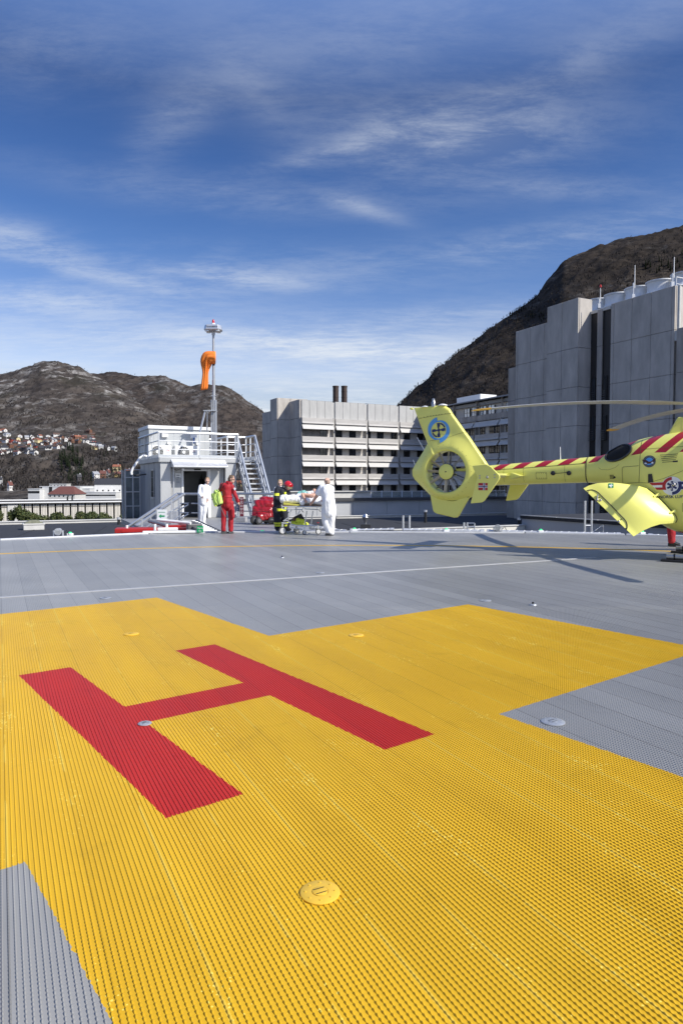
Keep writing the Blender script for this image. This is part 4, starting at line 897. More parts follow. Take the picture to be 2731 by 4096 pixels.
    ex = MB(); ex.loft([[p for p in base], [p + out * .045 for p in base], [cen + (p - cen) * .90 + out * .05 for p in base], [cen + (p - cen) * .86 - out * .02 for p in base]], cap=False); eo = ex.build('exhaust', mat('exhaust_metal', (0.10, 0.095, 0.09), 0.35, 0.8, 0.3, 4), t, smooth=50)
    ex = MB(); exr = []
    for k_ in (.9, .7, .45, .2, .02):
        exr.append([Vector((exc[0] + (x - exc[0]) * k_, side_y(exc[0] + (x - exc[0]) * k_, min(exc[1] + (z - exc[1]) * k_, sect(exc[0] + (x - exc[0]) * k_)[2] - .03), 0), min(exc[1] + (z - exc[1]) * k_, sect(exc[0] + (x - exc[0]) * k_)[2] - .01))) + out * .028 for x, z in ell])
    ex.loft(exr); ex.build('exhaust_darkness_sheet', mat('exhaust_dark', (0.004, 0.004, 0.004), 0.9), eo)  # flat black sheet stands in for the darkness inside the pipe
    ex = MB(); ex.loft([[cen + (p - cen) * .88 + out * .028 for p in base[0:10]] + [cen + (p - cen) * .62 + Vector((.05, 0, 0)) + out * .028 for p in base[9::-1]], [cen + (p - cen) * .88 + out * .031 for p in base[0:10]] + [cen + (p - cen) * .62 + Vector((.05, 0, 0)) + out * .031 for p in base[9::-1]]]); ex.build('exhaust_liner', STEEL, eo)
    # panel lines
    S = lambda pts, w=.008: strip(pts, w)
    ln = S([(-1.41, 2.47), (-1.41, 2.2), (-1.41, 1.9), (-1.42, 1.58)]) + S([(-1.42, 1.58), (-1.25, 1.57), (-.95, 1.66), (-.5, 1.86), (0, 2.0)], .006) + S([(-1.76, 1.56), (-1.76, 1.88), (-1.74, 1.905), (-1.43, 1.925)]) + S([(-2.0, 1.545), (-1.42, 1.58)]) + S([(-1.4, 2.265), (-.9, 2.29), (-.4, 2.31), (.2, 2.32)], .007)
    ln += S([(-2.3, 1.92), (-2.22, 1.86), (-2.05, 1.85), (-1.9, 1.90), (-1.83, 1.96)], .005)
    decal(t, 'panel_seam', ln, LINE, side_y)
    vt = []
    for i in range(5): vt += S([(-1.03 + .012 * i, 2.135 - i * .037), (-.70 - .012 * i, 2.15 - i * .037)], .011)
    decal(t, 'vent', vt, LINE, side_y); decal(t, 'vent_hole', [[(-.79, 1.985), (-.70, 1.99), (-.70, 2.02), (-.79, 2.015)]], BLK, lambda x, z: side_y(x, z, .006))
    lp = MB(); px_, pz_ = -1.19, 1.665; py_ = side_y(px_, pz_); lp.loft([[Vector((px_ + dx, py_ - d, pz_ + dz)) for dx, dz in ((-.05, -.09), (.05, -.08), (.02, .09), (-.05, .085))] for d in (-.02, .015)]); lp.build('step_light', BLK, t)
    decal(t, 'data_plate', [[(-2.03 + .03 * (i % 3), 1.66 + .03 * (i // 3)), (-2.006 + .03 * (i % 3), 1.66 + .03 * (i // 3)), (-2.006 + .03 * (i % 3), 1.682 + .03 * (i // 3)), (-2.03 + .03 * (i % 3), 1.682 + .03 * (i // 3))] for i in range(9)], LINE, side_y); decal(t, 'drain', disc(-1.93, 1.69, .024, 14), BLK, side_y)
    # engine maker's eagle roundel
    rc = HP(2300 + 1068 * .2749, 1650 + 710 * .2749, -.76); cx, cz = rc.x, rc.z
    ro = decal(t, 'roundel', disc(cx, cz, .122, 32), mat('slate_paint', (0.05, 0.06, 0.075), 0.4), side_y); decal(t, 'roundel_disc', disc(cx, cz, .077, 28), SKYB, lambda x, z: side_y(x, z, .006), ro)
    decal(t, 'roundel_letters', [q for i in range(24) if i not in (0, 12) for q in arc(cx, cz, .090, .108, i * 15, i * 15 + 8, 2)], mat('faded_letter', (0.20, 0.22, 0.22), 0.5), lambda x, z: side_y(x, z, .006), ro)
    eg = [[(cx - .15, cz + .035), (cx - .06, cz + .03), (cx - .01, cz - .005), (cx + .03, cz - .005), (cx + .10, cz + .05), (cx + .13, cz + .055), (cx + .10, cz + .01), (cx + .05, cz - .03), (cx + .02, cz - .045), (cx - .04, cz - .05), (cx - .08, cz - .04), (cx - .05, cz - .02), (cx - .10, cz + .0)]]
    decal(t, 'roundel_eagle', eg, mat('eagle_brown', (0.09, 0.03, 0.012), 0.5), lambda x, z: side_y(x, z, .008), ro); decal(t, 'roundel_eagle_head', disc(cx + .062, cz - .03, .02, 10) + [[(cx - .09, cz - .05), (cx - .05, cz - .055), (cx - .04, cz - .035), (cx - .08, cz - .032)]], WHT, lambda x, z: side_y(x, z, .009), ro)
    # winged ambulance badge and lettering
    bc = HP(2300 + 1402 * .2749, 1650 + 1068 * .2749, -.79); cx, cz = bc.x, bc.z; k = .0139 / 10
    fy = lambda o: (lambda x, z: side_y(x, z, o)); rr = .188
    bd = decal(t, 'badge', disc(cx, cz, rr, 36) + [[(cx - .44, cz + .065), (cx - .1, cz + .085), (cx - .1, cz - .085), (cx - .28, cz - .075)]] + [[(cx + .44, cz + .08), (cx + .1, cz + .1), (cx + .1, cz - .08), (cx + .28, cz - .065)]], WHT, fy(.004))
    decal(t, 'badge_wing', arc(cx, cz, .118, .178, 92, 200, 18) + [[(cx - .43, cz + .06), (cx - .13, cz + .075), (cx - .13, cz + .02), (cx - .37, cz + .01)], [(cx - .32, cz - .035), (cx - .12, cz - .03), (cx - .10, cz - .08), (cx - .28, cz - .08)]], REDP, fy(.006), bd)
    decal(t, 'badge_wing', arc(cx, cz, .118, .178, 272, 380, 18) + [[(cx + .43, cz + .09), (cx + .10, cz + .085), (cx + .12, cz + .03), (cx + .37, cz + .04)], [(cx + .32, cz - .01), (cx + .12, cz - .01), (cx + .10, cz - .07), (cx + .28, cz - .06)]], NAVY, fy(.006), bd)
    st = []
    for a in (0, 60, 120): st += rot([[(cx - .02, cz - .098), (cx + .02, cz - .098), (cx + .02, cz + .098), (cx - .02, cz + .098)]], cx, cz, a)
    decal(t, 'badge_star', st, NAVY, fy(.007), bd); decal(t, 'badge_snake', strip([(cx - .0, cz + .07), (cx - .012, cz + .05), (cx + .008, cz + .03), (cx - .012, cz + .005), (cx + .01, cz - .02), (cx - .004, cz - .045), (cx, cz - .075)], .009), WHT, fy(.011), bd)
    kb = MB(); kb.ball((cx + .038, side_y(cx + .038, cz + .025) - .02, cz + .025), (.032, .03, .032)); kb.build('door_knob', STEEL, t, smooth=True)
    tz = HP(2622, 1989, -.79); wrap_text(t, 'NORSK LUFTAMBULANSE', .080, tz.x + .52, tz.z + .015, NAVY, side_y, 1.5, 1.02)
    decal(t, 'fuel_panel', S([(-.60, 1.0), (-.3, 1.0), (-.3, 1.16), (-.60, 1.16), (-.60, 1.0)], .006) , LINE, side_y); decal(t, 'fuel_mark', disc(-.5, 1.08, .045, 16), NAVY, side_y)
    # cabin glazing and doors on the part outside the picture
    gl = MB()
    rows = [ring_at(float(x), 24, .006, R(25), R(155), False) for x in np.linspace(1.75, 3.05, 8)]; gl.grid(rows); gl.build('windscreen', DGLASS, t, smooth=True)
    for sgn in (-1, 1):
        g2 = MB(); rows = []
        for x in np.linspace(.35, 1.45, 8):
            rows.append([Vector((x, sgn * -side_y(x, z, .006), z)) for z in np.linspace(1.2, 1.95, 8)])
        g2.grid(rows); g2.build('side_window', DGLASS, t, smooth=True)
    # transmission cowl with registration letters
    cw = MB(); cw.loft([[Vector((x, y * w, z)) for x, z, w in ()] or [Vector((sx_ * (x), y, z)) for sx_ in (1,) for x, y, z in ((-.93 + .16 * h, -.26 + .05 * h, 2.60 + .33 * h), (.9 - .2 * h, -.30 + .05 * h, 2.60 + .33 * h), (1.15 - .3 * h, 0, 2.60 + .33 * h), (.9 - .2 * h, .30 - .05 * h, 2.60 + .33 * h), (-.93 + .16 * h, .26 - .05 * h, 2.60 + .33 * h))] for h in (-.15, 1)]); cw.build('rotor_cowl', HY_, t, bevel=0.03, seg=3, smooth=40)
    wrap_text(t, 'LN', .235, -.50, 2.775, BLK, lambda x, z: -.26 + .05 * (z - 2.6) / .33 - .035 * (x + .93) / 1.8 - .007, 0, 1.0)
    ms = MB(); ms.lathe([(.12, 2.85), (.11, 3.02), (.17, 3.05), (.19, 3.13), (.17, 3.22), (.08, 3.27), (.02, 3.30)], (0, 0, 0), 20); ms.build('rotor_mast', mat('mast_grey', (0.2, 0.2, 0.2), 0.4, 0.6), t, smooth=40)
    M3 = Matrix.Rotation(-HANG, 3, 'Z')
    for wd in ((-.997, -.05), (-.05, .998), (.997, .05), (.05, -.998)):
        u = (M3 @ Vector((wd[0], wd[1], 0))).normalized(); w = Vector((-u.y, u.x, 0)); rows = []
        for r in (.12, .35, .6, .9, 1.3, 1.8, 2.4, 3.0, 3.6, 4.2, 4.75, 5.0, 5.08, 5.12):
            ch = .05 if r < .3 else .07 if r < .7 else .10 if r < 1.0 else .145; ch = .10 if r > 5.05 else ch; ch = .03 if r > 5.1 else ch
            z = 3.17 + .03 * min(1, r / 2) - (.19 * ((r - 1.8) / 3.3) ** 2 if r > 1.8 else 0); tw = R(11 - 2.0 * r); th = .10 if r < 1 else .11
            c = w * math.cos(tw) + Vector((0, 0, 1)) * math.sin(tw); nn = Vector((0, 0, math.cos(tw))) - w * math.sin(tw)
            rows.append([u * r + Vector((0, 0, z)) + c * (x * ch) + nn * (y * ch) for x, y in ((1, 0), (.7, .10), (.2, .13), (-.4, .08), (-1, .0), (-.4, -.06), (.2, -.11), (.7, -.09))])
        bl = MB(); bl.loft(rows[:11]); bo = bl.build('rotor_blade', GREYB, t, smooth=40); tp = MB(); tp.loft(rows[10:]); tp.build('blade_tip', mat('tip_yellow', (0.72, 0.40, 0.03), 0.4), bo, smooth=40)
    # skids
    for y in (-.95, 1.0):
        s = MB(); s.tube([(-.85, y, .11), (2.2, y, .11), (2.55, y, .19), (2.75, y, .34)], .055, 14); so_ = s.build('skid', mat('skid_metal', (0.34, 0.35, 0.36), 0.35, 0.7), t, smooth=40)
        q = MB(); q.bb(-.95, -.30, y - .085, y + .085, .005, .05); q.build('skid_shoe', BLACKR, so_, bevel=.01); q = MB()
        for x in (-.72, -.45): q.tube([(x, y, .11), (x + .03, y, .11)], .06, 12)
        q.build('skid_clamp', BLK, so_)
    for x in (-.25, 1.45):
        c = MB(); c.tube([(x, -.95, .12), (x, -.86, .38), (x, -.55, .52), (x, .55, .52), (x, .9, .38), (x, 1.0, .12)], .04, 10); c.build('cross_tube', HY_, t, smooth=40)
    door(t)
def HP_(q): p = HP(1600 + q[0] * .3827, 1580 + q[1] * .3827, -.05); return (p.x, p.z)
def door(t):
    """open rear shell door on the right side"""
    Z = lambda a, b: (2300 + a * .2749, 1650 + b * .2749)
    def poly(pts, n):
        pts = [Vector((*Z(*p), 0)) for p in pts]; d = [0]
        for a, b in zip(pts, pts[1:]): d.append(d[-1] + (b - a).length)
        return [Vector((np.interp(d[-1] * i / (n - 1), d, [p.x for p in pts]), np.interp(d[-1] * i / (n - 1), d, [p.y for p in pts]), 0)) for i in range(n)]
    NU, NV = 30, 24
    top = poly([(118, 1105), (200, 1060), (330, 1027), (510, 1018), (700, 1035), (910, 1065), (1050, 1110)], NU); bot = poly([(845, 1803), (900, 1770), (980, 1720), (1100, 1665), (1230, 1625), (1390, 1612), (1455, 1605)], NU)
    lef = poly([(118, 1105), (845, 1803)], NV); rig = poly([(1050, 1110), (1190, 1215), (1300, 1320), (1410, 1440), (1465, 1510), (1478, 1560), (1455, 1605)], NV)
    rows = []; pix = []
    for j in range(NV):
        v = j / (NV - 1); r = []
        for i in range(NU):
            u = i / (NU - 1)
            p = top[i] * (1 - v) + bot[i] * v + lef[j] * (1 - u) + rig[j] * u - (top[0] * (1 - u) * (1 - v) + top[-1] * u * (1 - v) + bot[0] * (1 - u) * v + bot[-1] * u * v)
            w = 1 - u; y = -.775 - .62 * w ** 0.9 - .10 * math.sin(math.pi * min(1, w * 1.1)) * math.sin(math.pi * (0.15 + .7 * v)) + .10 * max(0, v - .55) * w
            q = HP(p.x, p.y, y); r.append(q); pix.append((p, q))
        rows.append(r)
    nrm = Vector((.5, -.85, 0)).normalized(); back = [[p - nrm * .02 for p in r] for r in rows]
    m = MB(); n = NU; vs = [p for r in rows for p in r] + [p for r in back for p in r]; o = NV * NU; fs = []
    for j in range(NV - 1):
        for i in range(NU - 1):
            a = j * n + i; fs.append((a, a + 1, a + n + 1, a + n)); fs.append((o + a, o + a + n, o + a + n + 1, o + a + 1))
    per = [i for i in range(NU)] + [j * n + NU - 1 for j in range(1, NV)] + [(NV - 1) * n + i for i in range(NU - 2, -1, -1)] + [j * n for j in range(NV - 2, 0, -1)]
    for a, b in zip(per, per[1:] + per[:1]): fs.append((a, o + a, o + b, b))
    m.add(vs, fs); d = m.build('rear_door', HY_, t, smooth=50)
    def on(a, b, lift=.006):
        P = Vector((*Z(a, b), 0)); best = sorted(pix, key=lambda k: (k[0] - P).length_squared)[:4]; ws = [1 / ((k[0] - P).length + .3) for k in best]
        y = sum(k[1].y * w for k, w in zip(best, ws)) / sum(ws); q = HP(P.x, P.y, y); return q + nrm * lift
    s = MB(); s.tube([on(*p) for p in ((160, 1140), (195, 1128), (240, 1124), (280, 1135), (330, 1165), (400, 1235), (480, 1315), (560, 1398), (640, 1480), (700, 1540), (735, 1585), (750, 1630), (750, 1670), (738, 1705))], .009, 6); s.build('door_seal', BLACKR, d)
    s = MB(); s.tube([on(*p) for p in ((1050, 1108), (1110, 1150), (1190, 1217), (1300, 1322), (1410, 1442), (1462, 1508), (1478, 1560), (1455, 1606))], .007, 6); s.build('door_gap', BLK, d)
    h = MB()
    for a, b in ((1165, 1205), (1400, 1445)): h.beam(on(a - 35, b + 20, .015), on(a + 40, b - 20, .02), .035, .02, nrm); h.beam(on(a + 25, b - 32, .012), on(a + 48, b + 8, .012), .05, .012, nrm)
    h.build('hinge', HY_, d); h = MB()
    h.beam(on(313, 1195, .03), on(305, 1255, .02), .022, .03, nrm); h.ball(on(312, 1268, .012), .028); h.ball(on(365, 1275, .0), .024); h.ball(on(628, 1585, .004), .026); h.build('latch', STEEL, d, smooth=40)
    h = MB()
    for a, b in ((182, 1157), (342, 1237), (665, 1553), (728, 1690)): h.ball(on(a, b, .002), .013, 8, 6)
    h.build('screw', BLK, d)
    g = MB(); c = [on(478, 1030), on(550, 1030), on(551, 1093), on(479, 1093)]; g.prism(c, nrm * .003); go = g.build('first_aid_mark', mat('sign_green', (0.0, 0.24, 0.10), 0.4), d)
    g = MB(); g.prism([on(a, b, .0095) for a, b in ((505, 1036), (523, 1036), (523, 1088), (505, 1088))], nrm * .002); g.prism([on(a, b, .0105) for a, b in ((487, 1053), (541, 1053), (541, 1071), (487, 1071))], nrm * .002); g.build('first_aid_cross', WHT, go)
helicopter()
# ================================================================ ROOF HUT, MAST, STAIRS, RAILINGS
def bone(a, b): return (a, b)
HUTW = mat('hut_metal', (0.45, 0.455, 0.455), 0.42, 0.25, 0.16, 1.1, 0.05, 6, stretch=(1, 1, 0.4)); HUTG = mat('hut_grey_cladding', (0.33, 0.34, 0.36), 0.45, 0.3, 0.16, 1.5, stretch=(1, 1, 0.3))
REDM = mat('red_enamel', (0.40, 0.018, 0.016), 0.4, 0, 0.15, 3); SIGNW = mat('sign_white', (0.78, 0.79, 0.78), 0.5); SGREEN = mat('exit_green', (0.0, 0.30, 0.10), 0.4, 0, 0.1, 4)
HO = Vector((-7.79, 29.45, 0)); hu = Fr(HO)
def HX(px, y=0.0, row=2000): return hu.px(px, row, 1, y).x
def HZ(px, py, y=0.0): return hu.px(px, py, 1, y).z
z1 = lambda a, b: (500 + a * .4145, 1650 + b * .4145)
def hut():
    t = thing('access_hut', 'silver grey metal access hut with open doorway, roof platform and outdoor stair', 'hut', HO, GA)
    zp = HZ(*z1(340, 445)); xr = HX(z1(1085, 0)[0]); xd0, xd1 = HX(z1(568, 0)[0]), HX(z1(845, 0)[0]); zd = HZ(*z1(700, 548)); xl2 = HX(z1(470, 0)[0])
    w = MB(); w.bb(0, xl2 - .12, 0.0, .12, -.3, zp - .1); w.build('front_panel', HUTW, t, bevel=.01)
    w = MB(); w.bb(0, .1, .12, 4.6, -.3, zp - .1)
    for i in range(4): w.bb(-.012, 0, .14 + i * 1.15, .18 + i * 1.15, -.3, zp - .1)
    lw = w.build('side_wall', HUTG, t)
    q = MB(); a = hu.px(*z1(255, 700), 0, 0).y; b_ = hu.px(*z1(288, 700), 0, 0).y; zz0, zz1 = hu.px(*z1(270, 815), 0, 0).z, hu.px(*z1(270, 560), 0, 0).z; q.bb(-.02, .02, a, b_, zz0, zz1); wo = q.build('window', DGLASS, t)
    q = MB()
    for y_ in (a - .06, b_): q.bb(-.035, .01, y_, y_ + .06, zz0 - .06, zz1 + .06)
    q.bb(-.033, .01, a, b_, zz1, zz1 + .06); q.bb(-.06, .01, a - .06, b_ + .06, zz0 - .08, zz0); q.build('window_frame', HUTW, wo)
    # recessed entrance wall
    yr = .30
    w = MB(); w.bb(xl2 - .12, xd0, yr, yr + .12, -.3, zp - .1); w.bb(xd1, xr - .25, yr, yr + .12, -.3, zp - .1); w.bb(xd0, xd1, yr, yr + .12, zd, zp - .1); w.bb(xl2 - .14, xl2 - .06, .12, yr, -.3, zp - .1); w.build('entrance_wall', HUTW, t)
    w = MB(); w.bb(.12, xr - .2, 4.4, 4.52, -.3, zp - .1); w.bb(xr - .25, xr - .13, yr, 4.5, -.3, zp - .1); w.bb(.1, xr - .13, yr + .12, 4.5, zp - .2, zp - .12); w.build('shell', HUTG, t)
    fl = MB(); fl.bb(.1, xr - .25, -.02, 4.4, -.1, 0.002); fl.build('floor', mat('hut_floor', (0.10, 0.10, 0.10), 0.6), t)
    inn = MB(); inn.bb(xd0 - .5, xd1 + .4, 2.0, 2.06, 0, zd + .2); inn.bb(xd0 + .15, xd0 + .75, 1.85, 1.98, .02, 2.0); inn.build('inner_wall', mat('dim_grey', (0.16, 0.165, 0.165), 0.7), t)
    fr = MB(); fr.bb(xd0 - .02, xd0 + .07, yr - .04, yr + .16, 0, zd); fr.bb(xd1 - .14, xd1, yr - .06, yr + .16, 0, zd); fr.bb(xd0 + .07, xd1 - .14, yr - .035, yr + .16, zd - .07, zd); fr.build('door_frame', WHITEP, t, bevel=.008)
    se = MB(); se.bb((xd0 + xd1) / 2 - .1, (xd0 + xd1) / 2 + .18, yr - .08, yr - .03, zd - .04, zd + .02); se.build('door_sensor', BLACKR, t)
    # canopy
    xc0, xc1 = HX(z1(455, 0)[0], -.25), HX(z1(1000, 0)[0], -.6); zc1 = HZ(*z1(700, 455), 0); zc0 = HZ(*z1(700, 530), -.6)
    c = MB(); c.prism([(xc0, 0, zc1), (xc0, -.10, zc1), (xc0, -.62, zc0 + .06), (xc0, -.62, zc0), (xc0, 0, zc0 + .02)], (xc1 - xc0, 0, 0)); c.build('canopy', mat('canopy_metal', (0.66, 0.665, 0.67), 0.3, 0.45, 0.15, 1.2), t, bevel=.01)
    # corner trim right: folded cladding lit and striped
    k = MB(); k.bb(xr - .55, xr - .05, -.02, yr, -.3, zp - .1); k.build('corner_column', HUTW, t, bevel=.01)
    pi = MB(); pi.tube([(xl2 + .02, .05, zp - .3), (xl2 + .02, .05, 0)], .035, 8); pi.tube([(xd1 + .55, yr - .05, zp - .4), (xd1 + .55, yr - .05, 0)], .03, 8); pi.build('downpipe', GALV, t)
    cc = MB(); cx = HX(z1(555, 0)[0]); cc.tube([(cx - .02, -.1, zd + .02), (cx - .02, -.32, zd - .02)], .045, 10); cc.build('camera', WHITEP, t); q = MB(); q.tube([(cx - .02, -.12, zd + .03), (cx - .25, -.05, zd - .05), (cx - .4, .25, zd + .05)], .012, 6); q.build('cable', BLACKR, t)
    sg = MB(); x0, x1 = HX(z1(487, 0)[0], .3), HX(z1(543, 0)[0], .3); a, b_ = HZ(*z1(515, 628), .3), HZ(*z1(515, 586), .3); sg.bb(x0, x1, yr - .03, yr - .005, a, b_); so_ = sg.build('notice', SIGNW, t)
    g = MB()
    for i in range(4): g.bb(x0 + .06, x1 - .06 - .08 * (i == 2), yr - .034, yr - .03, b_ - .11 - i * .1, b_ - .07 - i * .1)
    g.build('notice_print', mat('print_grey', (0.25, 0.27, 0.3), 0.6), so_)
    # platform deck and upper plant room
    p = MB(); p.bb(-.05, xr + .02, -.05, 4.6, zp - .10, zp); p.bb(-.08, xr + .05, -.09, -.05, zp - .14, zp + .06); p.bb(-.09, -.05, -.09, 4.65, zp - .14, zp + .06); p.build('platform', HUTW, t, bevel=.008)
    ux = HX(z1(820, 0)[0], 2.26); zr = HZ(*z1(500, 138), 2.26)
    u = MB(); u.bb(-.02, ux, 2.26, 4.65, zp, zr - .1); uo = u.build('plant_room', mat('plant_white', (0.47, 0.485, 0.485), 0.4, 0.1, 0.12, 1.0), t)
    q = MB(); q.bb(-.07, ux + .06, 2.20, 4.7, zr - .12, zr + .03); q.build('plant_roof', WHITEP, uo); q = MB()
    for i in range(9): q.bb(.2 + i * .3, .215 + i * .3, 2.25, 2.262, zp + .05, zr - .14)
    q.build('plant_seam', mat('pale_seam', (0.48, 0.5, 0.51), 0.5), uo)
    q = MB(); q.bb(.98, 1.22, 2.1, 2.26, zr - .42, zr - .22) ; x0 = HX(z1(400, 0)[0], 2.2); q = MB(); q.bb(x0 - .18, x0 + .1, 2.12, 2.26, zr - .5, zr - .26); x1 = HX(z1(668, 0)[0], 2.2); q.bb(x1 - .15, x1 + .13, 2.08, 2.26, zr - .52, zr - .3)
    for xx in (HX(z1(433, 0)[0], 2.2), HX(z1(710, 0)[0], 2.2)): q.tube([(xx, 2.2, zp), (xx, 2.2, zr - .75)], .04, 8); q.bb(xx - .09, xx + .09, 2.15, 2.26, zr - .82, zr - .72)
    q.build('wall_fitting', WHITEP, uo); q = MB(); q.tube([(x1 - .02, 2.05, zr - .5), (x1 - .02, 2.05, zr - .78)], .035, 8); q.build('blue_fitting', mat('blue_plastic', (0.03, 0.12, 0.42), 0.4), uo)
    # glazed lift shaft behind the left wall
    gl = MB(); gl.bb(-.7, 0, 4.7, 5.6, -.3, zp - .45); gl.build('glass_shaft', mat('shaft_glass', (0.20, 0.23, 0.24), 0.08, 0.2, 0.5, 1.2), t); q = MB()
    for x_, y_ in ((-.72, 4.68), (-.36, 4.68), (-.02, 4.68), (-.72, 5.6)): q.bb(x_ - .03, x_ + .03, y_ - .03, y_ + .03, -.3, zp - .4)
    for z_ in (.4, 1.1, 1.8, zp - .42): q.bb(-.74, .0, 4.655, 4.70, z_, z_ + .05)
    q.build('shaft_frame', GALV, t)
    hose = MB(); P = [hu.px(*z1(*q), 1, 1.2) for q in ((215, 425), (185, 415), (150, 435), (110, 490), (75, 545), (62, 580), (68, 600))]; hose.tube(P, .055, 10); hose.build('flue', WHITEP, t, smooth=True)
    q = MB(); P = [hu.px(*z1(*q), 1, 1.2) for q in ((68, 590), (100, 607), (150, 603), (205, 595))]; q.tube(P, .03, 8); q.build('flue_bracket', BLACKR, t)
    # platform railings
    def rail(pts, h=1.13, step=None, name='railing', base=zp):
        m = MB()
        for (x0, y0), (x1_, y1_) in zip(pts, pts[1:]):
            n = max(1, round(math.hypot(x1_ - x0, y1_ - y0) / (step or 1.9)))
            for i in range(n + 1): m.beam((x0 + (x1_ - x0) * i / n, y0 + (y1_ - y0) * i / n, base - .1), (x0 + (x1_ - x0) * i / n, y0 + (y1_ - y0) * i / n, base + h), .06, .05, (x1_ - x0, y1_ - y0, 0))
            m.tube([(x0, y0, base + h), (x1_, y1_, base + h)], .05, 8)
            for f in (.36, .68): m.tube([(x0, y0, base + h * f), (x1_, y1_, base + h * f)], .022, 6)
            m.beam((x0, y0, base + .1), (x1_, y1_, base + .1), .02, .16)
        return m.build(name, ALU, t)
    rail([(xr + .03, -.06), (-.06, -.06), (-.06, 4.6)], step=1.45); rail([(xr + .03, 1.6), (xr + .03, 4.5), (ux + .3, 4.55)], step=1.0); rail([(xr - 2.9, 3.9), (xr - .1, 3.9)], step=.7)
    # stair from the platform down towards the deck
    sx = xr + .12; ZS = zp; n = 11; run = 1.45; wd = .82
    S = MB()
    for s in (0, wd):
        S.beam((sx + s, .25, ZS - .05), (sx + s + .06, -run, .05), .05, .22)
    st = S.build('stair_stringer', ALU, t); S = MB()
    for i in range(n):
        f = (i + .5) / n; S.bb(sx + .06 * f + .03, sx + .06 * f + wd - .03, .25 - (run + .25) * f - .12, .25 - (run + .25) * f + .12, ZS - .05 - (ZS - .1) * f - .035, ZS - .05 - (ZS - .1) * f + .025)
    S.build('stair_tread', ALU, t); S = MB()
    for s in (-.02, wd + .02):
        a, b_ = Vector((sx + s, .3, ZS + 1.12)), Vector((sx + s + .06, -run, 1.1)); S.tube([a, b_], .055, 10)
        for f in (.35, .68): S.tube([a - Vector((0, 0, 1.1 * f)), b_ - Vector((0, 0, 1.1 * f))], .03, 6)
        for i in range(6): p = a.lerp(b_, i / 5); S.beam(p - Vector((0, 0, 1.15)), p, .05, .04)
    S.build('stair_handrail', mat('handrail_steel', (0.42, 0.45, 0.50), 0.32, 0.6), t); S = MB(); S.bb(xr, sx + wd + .05, .2, 1.6, zp - .06, zp - .02)
    S.beam((sx + .05, .3, zp - .1), (xr - .1, .3, zp - 1.2), .06); S.build('stair_landing', ALU, t)
    rail([(sx + wd + .02, .3), (sx + wd + .02, 1.6), (xr + .05, 1.6)], step=.55); rail([(xr - .1, -.06), (sx - .02, .25)], step=.5)
    return zp, zr, ux, xr
zp, zr, ux, xr = hut()
def hw(x, y, z): return HO + hu.M.transposed() @ Vector((x, y, z))
def aircon(px, label):
    p = hu.px(*z1(*px), 1, 1.95); o = thing('air_conditioner', label, 'air conditioner', hw(p.x, 1.95, zp + .02), GA, 'air conditioners on the hut roof')
    b = MB(); b.bb(-.42, .62, 0, .3, .06, .66); b.build('casing', WHITEP, o, bevel=.02)
    f = MB(); f.lathe([(.27, 0), (.27, .015), (.25, .015), (.02, .014)], (-.02, 0, .36), 24, (0, -1, 0)); fo = f.build('fan_well', mat('fan_dark', (0.05, 0.05, 0.05), 0.6), o); f = MB()
    for i in range(16): a = R(i * 22.5); f.beam((-.02 + .06 * math.cos(a), -.03, .36 + .06 * math.sin(a)), (-.02 + .26 * math.cos(a + .25), -.03, .36 + .26 * math.sin(a + .25)), .006)
    for r_ in (.12, .19, .26): f.lathe([(r_, .025), (r_ + .006, .03), (r_, .035)], (-.02, 0, .36), 24, (0, -1, 0), False)
    f.lathe([(.075, .03), (.075, .045), (.01, .05)], (-.02, 0, .36), 16, (0, -1, 0)); f.build('fan_grille', SIGNW, fo)
    l = MB()
    for dx, dz in ((0, .035), (-.035, -.02), (.035, -.02)): l.prism([(.46 + dx, -.004, .44 + dz + .028), (.46 + dx + .02, -.004, .44 + dz), (.46 + dx, -.004, .44 + dz - .028), (.46 + dx - .02, -.004, .44 + dz)], (0, -.003, 0))
    l.build('emblem', REDP, o); l = MB(); l.bb(.38, .54, -.005, 0, .34, .365); l.build('brand_print', mat('print_grey', (0.25, 0.27, 0.3), 0.6), o); l = MB(); l.bb(-.3, -.22, 0, .3, 0, .06); l.bb(.42, .5, 0, .3, 0, .06); l.build('foot', GALV, o); return o
aircon((318, 372), 'white air conditioner behind the corner railing at the left of the hut platform'); aircon((572, 372), 'white air conditioner with clear view of its fan in the middle of the platform')
